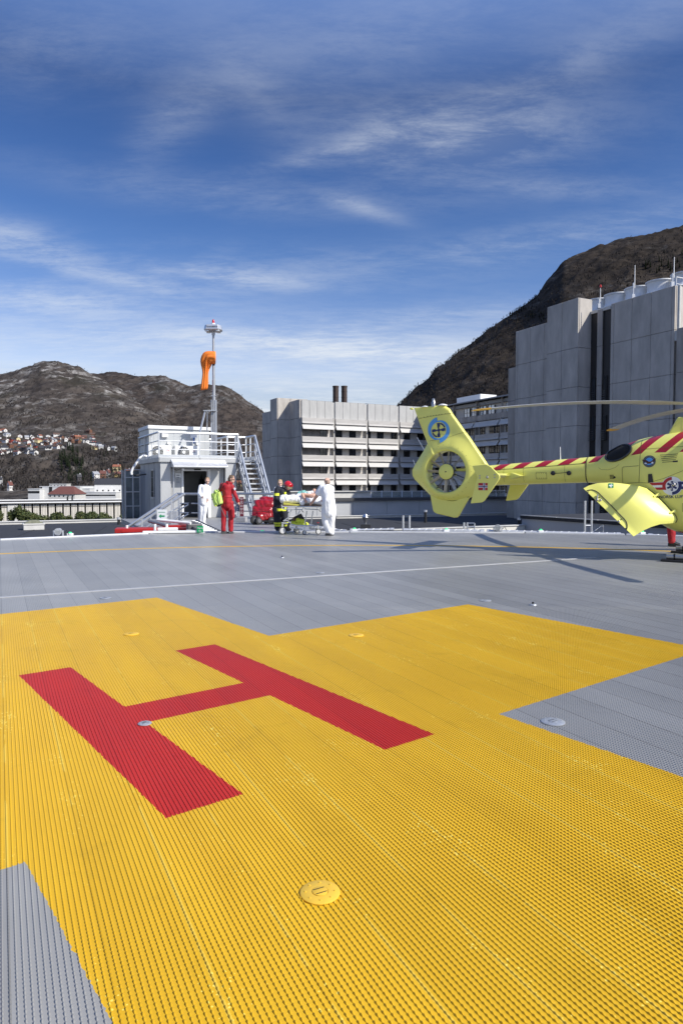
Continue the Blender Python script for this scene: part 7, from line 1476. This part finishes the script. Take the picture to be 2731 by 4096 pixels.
# man in red coverall, seen from behind, head turned right
B2 = at(905, 2135, 21.1); B2.z = 0
red, rpt, rP = person('grey haired man in red flight suit standing with a lime bag', B2, {'head': p3(1205, 262), 'neck': p3(1135, 345), 'shL': p3(958, 415, .0), 'shR': p3(1205, 440), 'elL': p3(868, 590, .05), 'wrL': p3(900, 745, -.05), 'hdL': p3(905, 850, -.1), 'elR': p3(1305, 680), 'wrR': p3(1385, 870, .05), 'hdR': p3(1440, 970, .06), 'waist': p3(1085, 740), 'hpL': p3(1005, 900), 'hpR': p3(1170, 900), 'knL': p3(992, 1260), 'knR': p3(1185, 1270), 'anL': p3(985, 1650), 'anR': p3(1180, 1655), 'toL': p3(1085, 1710, .03), 'toR': p3(1235, 1712, .04)}, 21.1, RCLO, RCLO, SHOE, (.93, -.12, -.10), HB, SKIN, fold=.013, hands={'L': (0, -1, 0), 'R': (-.3, -1, 0)}, bodyk=.95)
def extras_red():
    m = MB(); m.tube([rpt['waist'] + Vector((.165 * math.cos(a), .15 * math.sin(a) * .9, .0)) for a in [2 * math.pi * i / 20 for i in range(21)]], .018, 6); m.build('belt', RCLO, red, smooth=True)
    c = at(*p3(1290, 522, -.105)[:2], 21.1 - .1) - B2; m = MB(); m.prism([c + Vector((x, 0, z_)) for x, z_ in ((-.035, .035), (0, .05), (.035, .035), (.02, -.02), (0, -.04), (-.02, -.02))], (0, .012, 0)); m.build('arm_badge', WHT, red)
    for s in 'LR': a = rpt['an' + s]; m = MB(); m.tube([a + Vector((0, 0, -.01)), a + Vector((0, 0, .03))], .055, 12); m.build('sock', WHITEP, red)
    m = MB(); gl = [rP(.04, .098, .014), rP(.075, .06, .016), rP(.085, 0, .018)]; m.tube(gl, .004, 5); m.tube([rP(-.04, .1, .014), rP(.04, .1, .014)], .004, 5); m.build('glasses', mat('frame_metal', (0.3, 0.28, 0.25), 0.3, 0.8), red); dense('collar', [(rpt['neck'] + Vector((-.06, .01, .0)), rpt['neck'] + Vector((.06, -.01, -.02)), .065, .065)], [], .01, RCLO, red, .004, 12, 3)
    k = MB(); q = at(*p3(1235, 1200)[:2], 21.0) - B2; dense('thigh_pocket', [(q + Vector((0, 0, .12)), q + Vector((.01, 0, -.09)), .06, .055)], [], .01, RCLO, red, .006, 12, 4)
extras_red()
def lime_bag():
    Y = 20.93; c = at(*p3(800, 780)[:2], Y); o = thing('rescue_bag', 'lime green rescue rucksack with black straps hanging from the red suited man', 'bag', c); L = mat('lime_nylon', (0.52, 0.72, 0.16), 0.6, 0, 0.1, 8, 0.2, 12); P = lambda a, b, d=0: at(750 + a * .14668, 1880 + b * .14668, Y + d) - c
    dense('shell', [(P(800, 600, .06), P(850, 920, .06), .10, .11), (P(730, 680, .04), P(800, 930, .04), .095, .09), (P(850, 640, .08), P(900, 880, .08), .07, .09), (P(780, 590), P(830, 600), .07, .05)], [], .011, L, o, .008, 12, 5)
    m = MB(); m.tube([P(760, 590, -.06), P(740, 690, -.085), P(800, 830, -.09), P(870, 960, -.08)], .014, 6, fl=.4); m.tube([P(840, 630, -.05), P(880, 760, -.075), P(890, 870, -.075), P(890, 960, -.06)], .016, 6, fl=.4); m.tube([P(660, 810, -.07), P(690, 800, -.07)], .012, 6); m.tube([P(820, 990, -.04), P(880, 965, -.05), P(940, 920, -.03)], .025, 6); m.build('piping', BLACKR, o, smooth=True)
    m = MB(); m.tube([P(860, 590, -.03), P(905, 480, -.1), P(945, 390, -.14), P(985, 345, -.09)], .024, 8, fl=.35); m.build('shoulder_strap', BLACKR, o, smooth=True); m = MB(); m.tube([P(890, 960, -.05), P(930, 1060, -.06), P(990, 1190, -.08), P(1045, 1285, -.08)], .011, 6); m.build('loose_strap', mat('strap_grey', (0.10, 0.10, 0.10), 0.7), o, smooth=True); m = MB(); m.ball(P(775, 980, -.05), (.035, .02, .02)); m.build('tag', HIVIS, o)
lime_bag()
# firefighter at the head of the stretcher
B3 = at(1122, 2124, 21.75); B3.z = 0
ff, fpt, fP = person('firefighter in dark suit with yellow reflex bands and red helmet', B3, {'head': p4(675, 262, -.05), 'neck': p4(615, 290), 'shL': p4(512, 312, -.08), 'shR': p4(655, 322, .12), 'elL': p4(488, 445, -.16), 'wrL': p4(565, 490, -.22), 'hdL': p4(610, 512, -.26), 'elR': p4(690, 410, .15), 'wrR': p4(690, 480, -.02), 'hdR': p4(700, 515, -.1), 'waist': p4(538, 480), 'hpL': p4(497, 610, -.04), 'hpR': p4(598, 610, .08), 'knL': p4(510, 790, -.06), 'knR': p4(622, 790, .06), 'anL': p4(512, 910), 'anR': p4(622, 905, .1), 'toL': p4(530, 950, -.10), 'toR': p4(690, 945, .02)}, 21.75, NCLO, NCLO, BOOT, (.62, -.55, -.55), HB, SKIN, fold=.012, bodyk=1.32, hands={'L': (0, 0, 1), 'R': (0, 0, 1)})
def band(o, a, b, r, m_, name='reflex_band', w=.05, el=1.0):
    a, b = Vector(a), Vector(b); d = (b - a).normalized(); c = a; u = d.orthogonal().normalized(); v = d.cross(u); m = MB(); m.loft([[c + d * z_ + (u * math.cos(t) + v * math.sin(t)) * r for t in [2 * math.pi * i / 28 for i in range(28)]] for z_ in (-w / 2, w / 2)], cap=False); return m.build(name, m_, o, smooth=True)
def wrapband(o, jn, z0, z1, m_, name='reflex_band', lift=.006, src='jacket', xr_=None):
    """a band that follows the garment: the slice of its surface between two heights, lifted off it"""
    g = [c for c in KIDS[o.name] if c.name.split('.')[0] == src][0].data; bm = bmesh.new(); bm.from_mesh(g)
    for z_, no in ((z0, -1), (z1, 1)): bmesh.ops.bisect_plane(bm, geom=bm.verts[:] + bm.edges[:] + bm.faces[:], plane_co=(0, 0, z_), plane_no=(0, 0, no), clear_outer=True)
    if xr_:
        for x_, no in ((xr_[0], -1), (xr_[1], 1)): bmesh.ops.bisect_plane(bm, geom=bm.verts[:] + bm.edges[:] + bm.faces[:], plane_co=(x_, 0, 0), plane_no=(no, 0, 0), clear_outer=True)
    bm.normal_update()
    for v in bm.verts: v.co += v.normal * lift
    me = bpy.data.meshes.new(name); bm.to_mesh(me); bm.free(); me.materials.clear(); me.materials.append(m_); me.polygons.foreach_set('use_smooth', [True] * len(me.polygons)); q = bpy.data.objects.new(name, me); COL.objects.link(q); q.parent = o; KIDS[o.name].append(q); return q
def zl(py, Y): return at(1122, py, Y).z
zz_ = lambda b: zl(1880 + b * .2551, 21.75)
wrapband(ff, 0, zz_(640), zz_(600), HIVIS); wrapband(ff, 0, zz_(402), zz_(362), HIVIS, xr_=(-9, fpt['shL'].x + .06))
for b0, b1 in ((848, 818), (882, 856)): wrapband(ff, 0, zz_(b0), zz_(b1), HIVIS, src='trousers')
wrapband(ff, 0, zz_(640), zz_(345), HIVIS, xr_=(fpt['shR'].x - .06, fpt['shR'].x + .0), lift=.008)
def helmet():
    o = ff; c = fP(0, -.01, .05); f = Vector((.62, -.55, -.40)).normalized(); r = f.cross(Vector((0, 0, 1))).normalized(); u = r.cross(f); m = dense('helmet', [(c - f * .03, c + f * .045, .135, .118), (c - f * .05, c - f * .06 - u * .05, .12, .105)], [], .010, mat('helmet_red', (0.55, 0.012, 0.018), 0.18, 0, .05, 3, coat=.6), o, 0, smooth=6, cut=[(c - u * .035 - f * .02, -u * .95 + f * .25)])
    v = MB(); rows = []
    for k in range(3): rows.append([c + f * (.105 * math.cos(t) + .04 + .012 * k) + r * .125 * math.sin(t) + u * (.0 - .028 * k) for t in [R(-75 + 150 * i / 14) for i in range(15)]])
    v.grid(rows); v.build('visor', mat('visor_gold', (0.45, 0.38, 0.24), 0.1, 0.7, .2, 5), m, smooth=True); e = MB(); e.ball(c + r * .125 - u * .03 - f * .01, (.02, .04, .05)); e.ball(c - r * .125 - u * .03 - f * .01, (.02, .04, .05)); e.build('ear_fitting', BLACKR, m, smooth=True)
helmet()
# woman half hidden behind the firefighter
B4 = at(1118, 2110, 23.6); B4.z = 0
J4 = lambda x, z_, d=0: (CX + CF * x / (23.6 + d), HY - CF * (z_ - CH) / (23.6 + d), d)
wx = at(1120, 1930, 23.6).x
person('blonde woman in white almost hidden behind the firefighter', (wx, 23.6, 0), {'head': J4(wx, 1.55), 'neck': J4(wx, 1.42), 'shL': J4(wx - .14, 1.36), 'shR': J4(wx + .17, 1.36), 'elL': J4(wx - .19, 1.1), 'wrL': J4(wx - .17, .86), 'hdL': J4(wx - .16, .70), 'elR': J4(wx + .25, 1.1), 'wrR': J4(wx + .24, .88, -.15), 'hdR': J4(wx + .23, .75, -.22), 'waist': J4(wx, 1.05), 'hpL': J4(wx - .09, .86), 'hpR': J4(wx + .09, .86), 'knL': J4(wx - .10, .46), 'knR': J4(wx + .11, .46), 'anL': J4(wx - .11, .09), 'anR': J4(wx + .12, .09), 'toL': J4(wx - .11, .04, -.15), 'toR': J4(wx + .14, .04, -.15)}, 23.6, WCLO, WCLO, WSHOE, (.15, -.95, -.15), HL, SKIN2, bodyk=.9, headk=.95, hlen=.06)
# man in white bending over the stretcher, seen from behind
B5 = at(1320, 2141, 20.25); B5.z = 0
wm, wpt, wP = person('bald man in white short sleeved uniform bending over the stretcher', B5, {'head': p4(1287, 190, .1), 'neck': p4(1292, 245), 'shL': p4(1208, 282, .05), 'shR': p4(1350, 298, .04), 'elL': p4(1118, 415, .12), 'wrL': p4(1052, 512, .16), 'hdL': p4(1000, 560, .2), 'elR': p4(1330, 430, .36), 'wrR': p4(1230, 470, .45), 'hdR': p4(1170, 490, .5), 'waist': p4(1310, 490, -.03), 'hpL': p4(1268, 625), 'hpR': p4(1358, 625), 'knL': p4(1262, 790, .03), 'knR': p4(1352, 780, .0), 'anL': p4(1318, 965), 'anR': p4(1345, 985, .05), 'toL': p4(1268, 1018, .02), 'toR': p4(1310, 1022, .1)}, 20.25, WCLO, WCLO, SHOE, (-.32, .85, -.28), HG, SKIN, sleeves='short', fold=.012, bald=True, bodyk=1.32, facef=False, hands={'L': (0, 0, 1), 'R': (0, 0, 1)})
m = MB(); a, b = wpt['wrL'], wpt['elL']; m.tube([a.lerp(b, .05), a.lerp(b, .2)], .034, 14); m.build('wristwatch', BLACKR, wm, smooth=True)
# person in red trousers behind the helicopter
B6 = at(2690, 2187, 16.75); B6.z = 0
J6 = lambda x, z_, d=0: (CX + CF * (B6.x + x) / (16.75 + d), HY - CF * (z_ - CH) / (16.75 + d), d)
person('person in red suit and black boots standing behind the helicopter belly', B6, {'head': J6(.05, 1.62), 'neck': J6(.03, 1.47), 'shL': J6(-.18, 1.42), 'shR': J6(.2, 1.42), 'elL': J6(-.25, 1.14), 'wrL': J6(-.18, .92, -.1), 'hdL': J6(-.12, .78, -.15), 'elR': J6(.28, 1.14), 'wrR': J6(.3, .9, -.1), 'hdR': J6(.3, .74, -.12), 'waist': J6(.02, 1.08), 'hpL': J6(-.08, .9, .05), 'hpR': J6(.1, .9, .0), 'knL': J6(-.09, .5, .0), 'knR': J6(.0, .5, .1), 'anL': J6(-.07, .12, .0), 'anR': J6(.03, .12, .17), 'toL': J6(.1, .045, -.06), 'toR': J6(.18, .045, .10)}, 16.75, RCLO, RCLO, BOOT, (.8, -.5, -.1), HB, SKIN)
# ---------------------------------------------------------------- stretcher with patient
def stretcher():
    Y = 21.0; c = at(1205, 2130, Y); c.z = 0; o = thing('stretcher', 'wheeled ambulance stretcher with pale tubular frame', 'stretcher', c); P = lambda a, b, d=0: at(980 + a * .2551, 1880 + b * .2551, Y + d) - c
    CH_ = mat('stretcher_tube', (0.62, 0.62, 0.58), 0.3, 0.5, 0.1, 6); n = .30
    t = MB()
    for d in (-n, n): t.tube([P(575, 545, d), P(580, 600, d), P(610, 612, d), P(900, 622, d), P(925, 560, d), P(930, 610, d), P(1170, 622, d), P(1195, 595, d), P(1200, 560, d)], .017, 8); t.tube([P(585, 575, d), P(1195, 575, d)], .02, 8)
    for x in (585, 760, 930, 1100, 1195): t.tube([P(x, 575, -n), P(x, 575, n)], .016, 8)
    t.build('top_frame', CH_, o, smooth=40); b = MB(); b.prism([P(600, 512, -n), P(860, 545, -n), P(860, 565, -n), P(600, 545, -n)], (0, 2 * n, 0)); b.build('yellow_board', mat('board_yellow', (0.52, 0.48, 0.08), 0.5), o, bevel=.008); b = MB(); b.prism([P(600, 548, -n + .01), P(1195, 556, -n + .01), P(1195, 572, -n + .01), P(600, 570, -n + .01)], (0, 2 * n - .02, 0)); b.build('base_board', mat('board_brown', (0.18, 0.10, 0.05), 0.6), o)
    for d in (-n + .04, n - .04):
        for a, b_ in (((725, 625), (690, 740)), ((690, 740), (600, 800)), ((970, 640), (935, 850)), ((1065, 640), (1035, 850)), ((800, 580), (805, 700)), ((860, 640), (830, 700))):
            m = MB(); m.tube([P(*a, d), P(*b_, d)], .018, 8); m.build('leg', CH_, o, smooth=40)
    l = MB()
    for d in (-n, n): l.tube([P(580, 830, d), P(640, 835, d), P(800, 870, d), P(1140, 875, d)], .022, 8); l.tube([P(600, 800, d), P(700, 790, d)], .018, 8); l.tube([P(690, 900, d), P(900, 930, d)], .016, 8)
    for x, y in ((580, 830), (900, 875), (1140, 875)): l.tube([P(x, y, -n), P(x, y, n)], .02, 8)
    l.build('lower_frame', CH_, o, smooth=40)
    for x, y, d in ((590, 950, -n), (930, 980, -n - .05), (1148, 965, -n + .05), (805, 945, n)):
        f = MB(); q = P(x, y, d); g = P(x, 875 if x > 600 else 835, d * .95); f.beam(g, q + Vector((0, 0, .03)), .035, .05); fo = f.build('caster_fork', CH_, o); rr = max(.05, q.z - .0); rr = q.z if q.z > .04 else .08
        w = MB(); w.lathe([(rr * .98, -.018), (rr, -.008), (rr, .008), (rr * .98, .018), (rr * .6, .02), (rr * .6, -.02)], q, 24, (.35, -1, 0)); w.build('wheel', mat('tyre_dark', (0.05, 0.05, 0.05), 0.6), o, smooth=40); w = MB(); w.lathe([(.01, -.024), (rr * .72, -.022), (rr * .72, .022), (.01, .024)], q, 20, (.35, -1, 0)); w.build('wheel_hub', mat('hub_grey', (0.55, 0.55, 0.54), 0.5), o, smooth=40)
    k = MB(); k.beam(P(700, 830, -n - .05), P(660, 900, -n - .05), .06); k.beam(P(680, 850, -n - .05), P(690, 960, -n - .05), .05); k.tube([P(690, 800, -n - .03), P(760, 770, -n - .03)], .03, 8); k.beam(P(660, 900, -n - .05), P(720, 940, -n - .08), .05); k.build('brake_mechanism', BLACKR, o); k = MB(); k.ball(P(1143, 828, -n + .05), (.035, .02, .015)); k.build('brake_pedal', REDP, o); k = MB()
    k.tube([P(890, 635, -n), P(918, 665, -n)], .012, 6); k.tube([P(1160, 630, -n), P(1188, 655, -n)], .012, 6); k.build('grip', BLACKR, o)
    # things carried on the lower frame
    q = thing('folded_vest', 'bright yellow green folded vest lying on the lower stretcher frame', 'vest', P(850, 830) + c); Q = lambda a, b, d=0: P(a, b, d) - P(850, 830)
    dense('fabric', [(Q(745, 835), Q(980, 850), .07, .05), (Q(830, 800), Q(900, 810), .09, .08), (Q(760, 850, -.15), Q(900, 855, -.15), .05, .05)], [], .011, HIVIS, q, .022, 16, 3)
    q = thing('black_bag', 'black folder bag standing on the lower stretcher frame', 'bag', P(850, 760) + c); Q = lambda a, b, d=0: P(a, b, d) - P(850, 760); m = MB(); m.prism([Q(765, 735, .02), Q(875, 682, .02), (Q(930, 770, .02)), Q(940, 850, .02), Q(800, 800, .02)], (0, .16, 0)); m.build('flap', BLACKR, q, bevel=.015); m = MB(); m.prism([Q(765, 735, .05), Q(800, 800, .05), Q(750, 800, .05), Q(735, 770, .05)], (0, .1, 0)); m.build('gusset', mat('tan_lining', (0.22, 0.12, 0.05), 0.7), q)
    # patient
    pa = thing('person', 'patient under white sheets lying on the stretcher with arms folded', 'person', P(900, 500) + c); S = lambda a, b, d=0: P(a, b, d) - P(900, 500)
    hc, HPf, r, f, u = head_parts(S(1090, 372, .05), (-.25, 0, .95), Vector((.95, 0, .3)))
    dense('body', hc + [(S(1075, 430), S(960, 450), .12, .13), (S(960, 450), S(860, 470), .13, .12), (S(860, 480, -.08), S(720, 470, -.08), .08, .06), (S(720, 470, -.08), S(600, 470, -.08), .055, .04), (S(860, 480, .1), S(720, 470, .1), .08, .06), (S(720, 470, .1), S(600, 470, .1), .055, .04), (S(1070, 400, -.16), S(895, 378, -.2), .05, .042), (S(895, 378, -.2), S(955, 490, -.3), .042, .032), (S(985, 395, -.12), S(905, 400, -.1), .04, .045), (S(1050, 420, .1), S(930, 400, .1), .045, .04)] + hand(S(955, 490, -.3), S(965, 520, -.31), (1, 0, 0), .6) + hand(S(985, 395, -.12), S(1055, 420, -.14), (0, 0, 1)) + hand(S(1090, 330, .1), S(1075, 285, .1), (1, 0, 0)), [], .0085, SKIN, pa, 0, smooth=3)
    dense('sheet', [(S(590, 455, -.1), S(640, 450, -.1), .13, .135), (S(600, 455, .12), S(840, 455, .12), .13, .13), (S(640, 455, -.1), S(840, 460, -.1), .12, .125), (S(840, 450), S(930, 440), .17, .16), (S(900, 520, -.22), S(890, 560, -.26), .09, .04), (S(960, 475), S(1190, 480), .17, .15), (S(980, 480, -.18), S(1180, 500, -.2), .09, .09), (S(1010, 380, .06), S(1060, 370, .08), .09, .09), (S(1120, 460), S(1190, 430), .13, .11)], [], .012, WCLO, pa, .020, 10, 4)
    dense('gown', [(S(850, 375, .12), S(930, 355, .14), .085, .08), (S(900, 350, .1), S(960, 365, .1), .06, .05)], [], .011, mat('gown_teal', (0.18, 0.42, 0.38), 0.8, 0, .1, 9), pa, .014, 14, 3)
    m = MB()
    for x, ln in ((690, .145), (820, .155)): m.tube([S(x, 455) + Vector((.02 * math.cos(a) - .015, ln * math.cos(a) * 1.05, ln * math.sin(a) * .98)) for a in [2 * math.pi * i / 24 for i in range(25)]], .014, 6)
    m.build('strap', BLACKR, pa, smooth=True); face(HPf, 1.0, pa); hair_cap(HPf, 1.0, HB, pa)
    m = MB(); m.tube([S(690, 540, -.32), S(650, 580, -.33), (S(645, 630, -.33)), S(700, 665, -.33)], .007, 6); m.build('tube', SIGNW, o) if False else None
stretcher()
def red_cover():
    Y = 25.9; c = at(1072, 2097, Y); c.z = 0; o = thing('covered_cart', 'lumpy equipment cart under a glossy red plastic cover on black wheels', 'cart', c); P = lambda a, b, d=0: at(980 + a * .2551, 1880 + b * .2551, Y + d) - c
    m_ = mat('red_vinyl', (0.30, 0.008, 0.012), 0.25, 0, 0.35, 4, coat=.3)
    dense('cover', [(P(270, 480, .3), P(420, 475, .3), .16, .15), (P(220, 560, .1), P(400, 560, .1), .26, .25), (P(170, 640), P(380, 650), .22, .22), (P(150, 710, -.1), P(200, 700, -.1), .17, .18), (P(240, 740, -.15), P(380, 730, -.1), .20, .17), (P(350, 520, .3), P(430, 700, .3), .2, .2), (P(300, 470, .2), P(200, 600, .0), .12, .15)], [], .018, m_, o, .030, 3.2, 4)
    k = MB(); k.tube([P(150 + 14 * i, 655 + 6 * math.sin(i), -.32) for i in range(18)], .012, 6); k.tube([P(225 + 5 * i, 470 + 18 * i, -.1 - .02 * i) for i in range(10)], .006, 5); k.build('lashing', BLACKR, o)
    for x, y, d in ((150, 785, -.28), (220, 795, -.34), (412, 795, -.2), (330, 800, .35)):
        q = P(x, y, d); w = MB(); r = q.z; w.lathe([(r * .96, -.045), (r, -.03), (r, .03), (r * .96, .045), (r * .6, .05), (r * .6, -.05)], q, 24, (.75, -1, 0)); wo = w.build('wheel', BLACKR, o, smooth=40); w = MB(); w.lathe([(.02, -.056), (r * .55, -.054), (r * .55, .054), (.02, .056)], q, 16, (.75, -1, 0)); w.build('hub', mat('hub_dark', (0.10, 0.10, 0.11), 0.4), wo)
    k = MB(); k.bb(-.55, .75, -.3, .35, .10, .16); k.build('chassis', BLACKR, o); k = MB(); k.beam(P(300, 860, -.3), P(460, 855, -.3), .1, .02); k.build('mat', mat('mat_dark', (0.06, 0.05, 0.05), 0.8), o)
red_cover()
# hanging hi-vis jacket and dark bag inside the doorway
def doorway_things():
    p = hu.px(*z1(828, 720), 1, .62); o = thing('hanging_jacket', 'yellow and black work jacket hanging inside the hut doorway', 'jacket', hw(p.x, .62, p.z)); dense('cloth', [((0, 0, .25), (0, 0, -.1), .12, .15)], [], .014, HIVIS, o, .02, 9, 3); dense('lower_panel', [((0, 0, -.15), (0, 0, -.45), .15, .15)], [], .014, NCLO, o, .02, 9, 3); band(o, (0, -.0, -.22), (0, 0, -.3), .175, SIGNW); k = MB(); k.tube([(0, 0, .3), (0, 0, .55)], .012, 6); k.build('hook', BLACKR, o)
    p = hu.px(*z1(805, 990), 1, .9); o = thing('kit_bag', 'dark kit bag on the floor inside the hut doorway', 'bag', hw(p.x, .9, 0)); dense('shell', [((-.15, 0, .2), (.15, 0, .18), .19, .17)], [], .014, NCLO, o, .02, 9, 3); k = MB(); k.tube([(-.12, 0, .36), (0, 0, .48), (.12, 0, .34)], .015, 6); k.build('strap', BLACKR, o)
    p = hu.px(*z1(735, 640), 1, 1.8); o = thing('dark_coat', 'dark coat hanging on the back wall inside the hut', 'coat', hw(p.x, 1.8, 1.7)); dense('cloth', [((0, 0, 0), (0, 0, -.7), .1, .2)], [], .016, NCLO, o, .02, 8, 3); k = MB(); k.tube([(0, .0, .05), (0, .15, .25)], .012, 6); k.build('hook', BLACKR, o)
doorway_things()
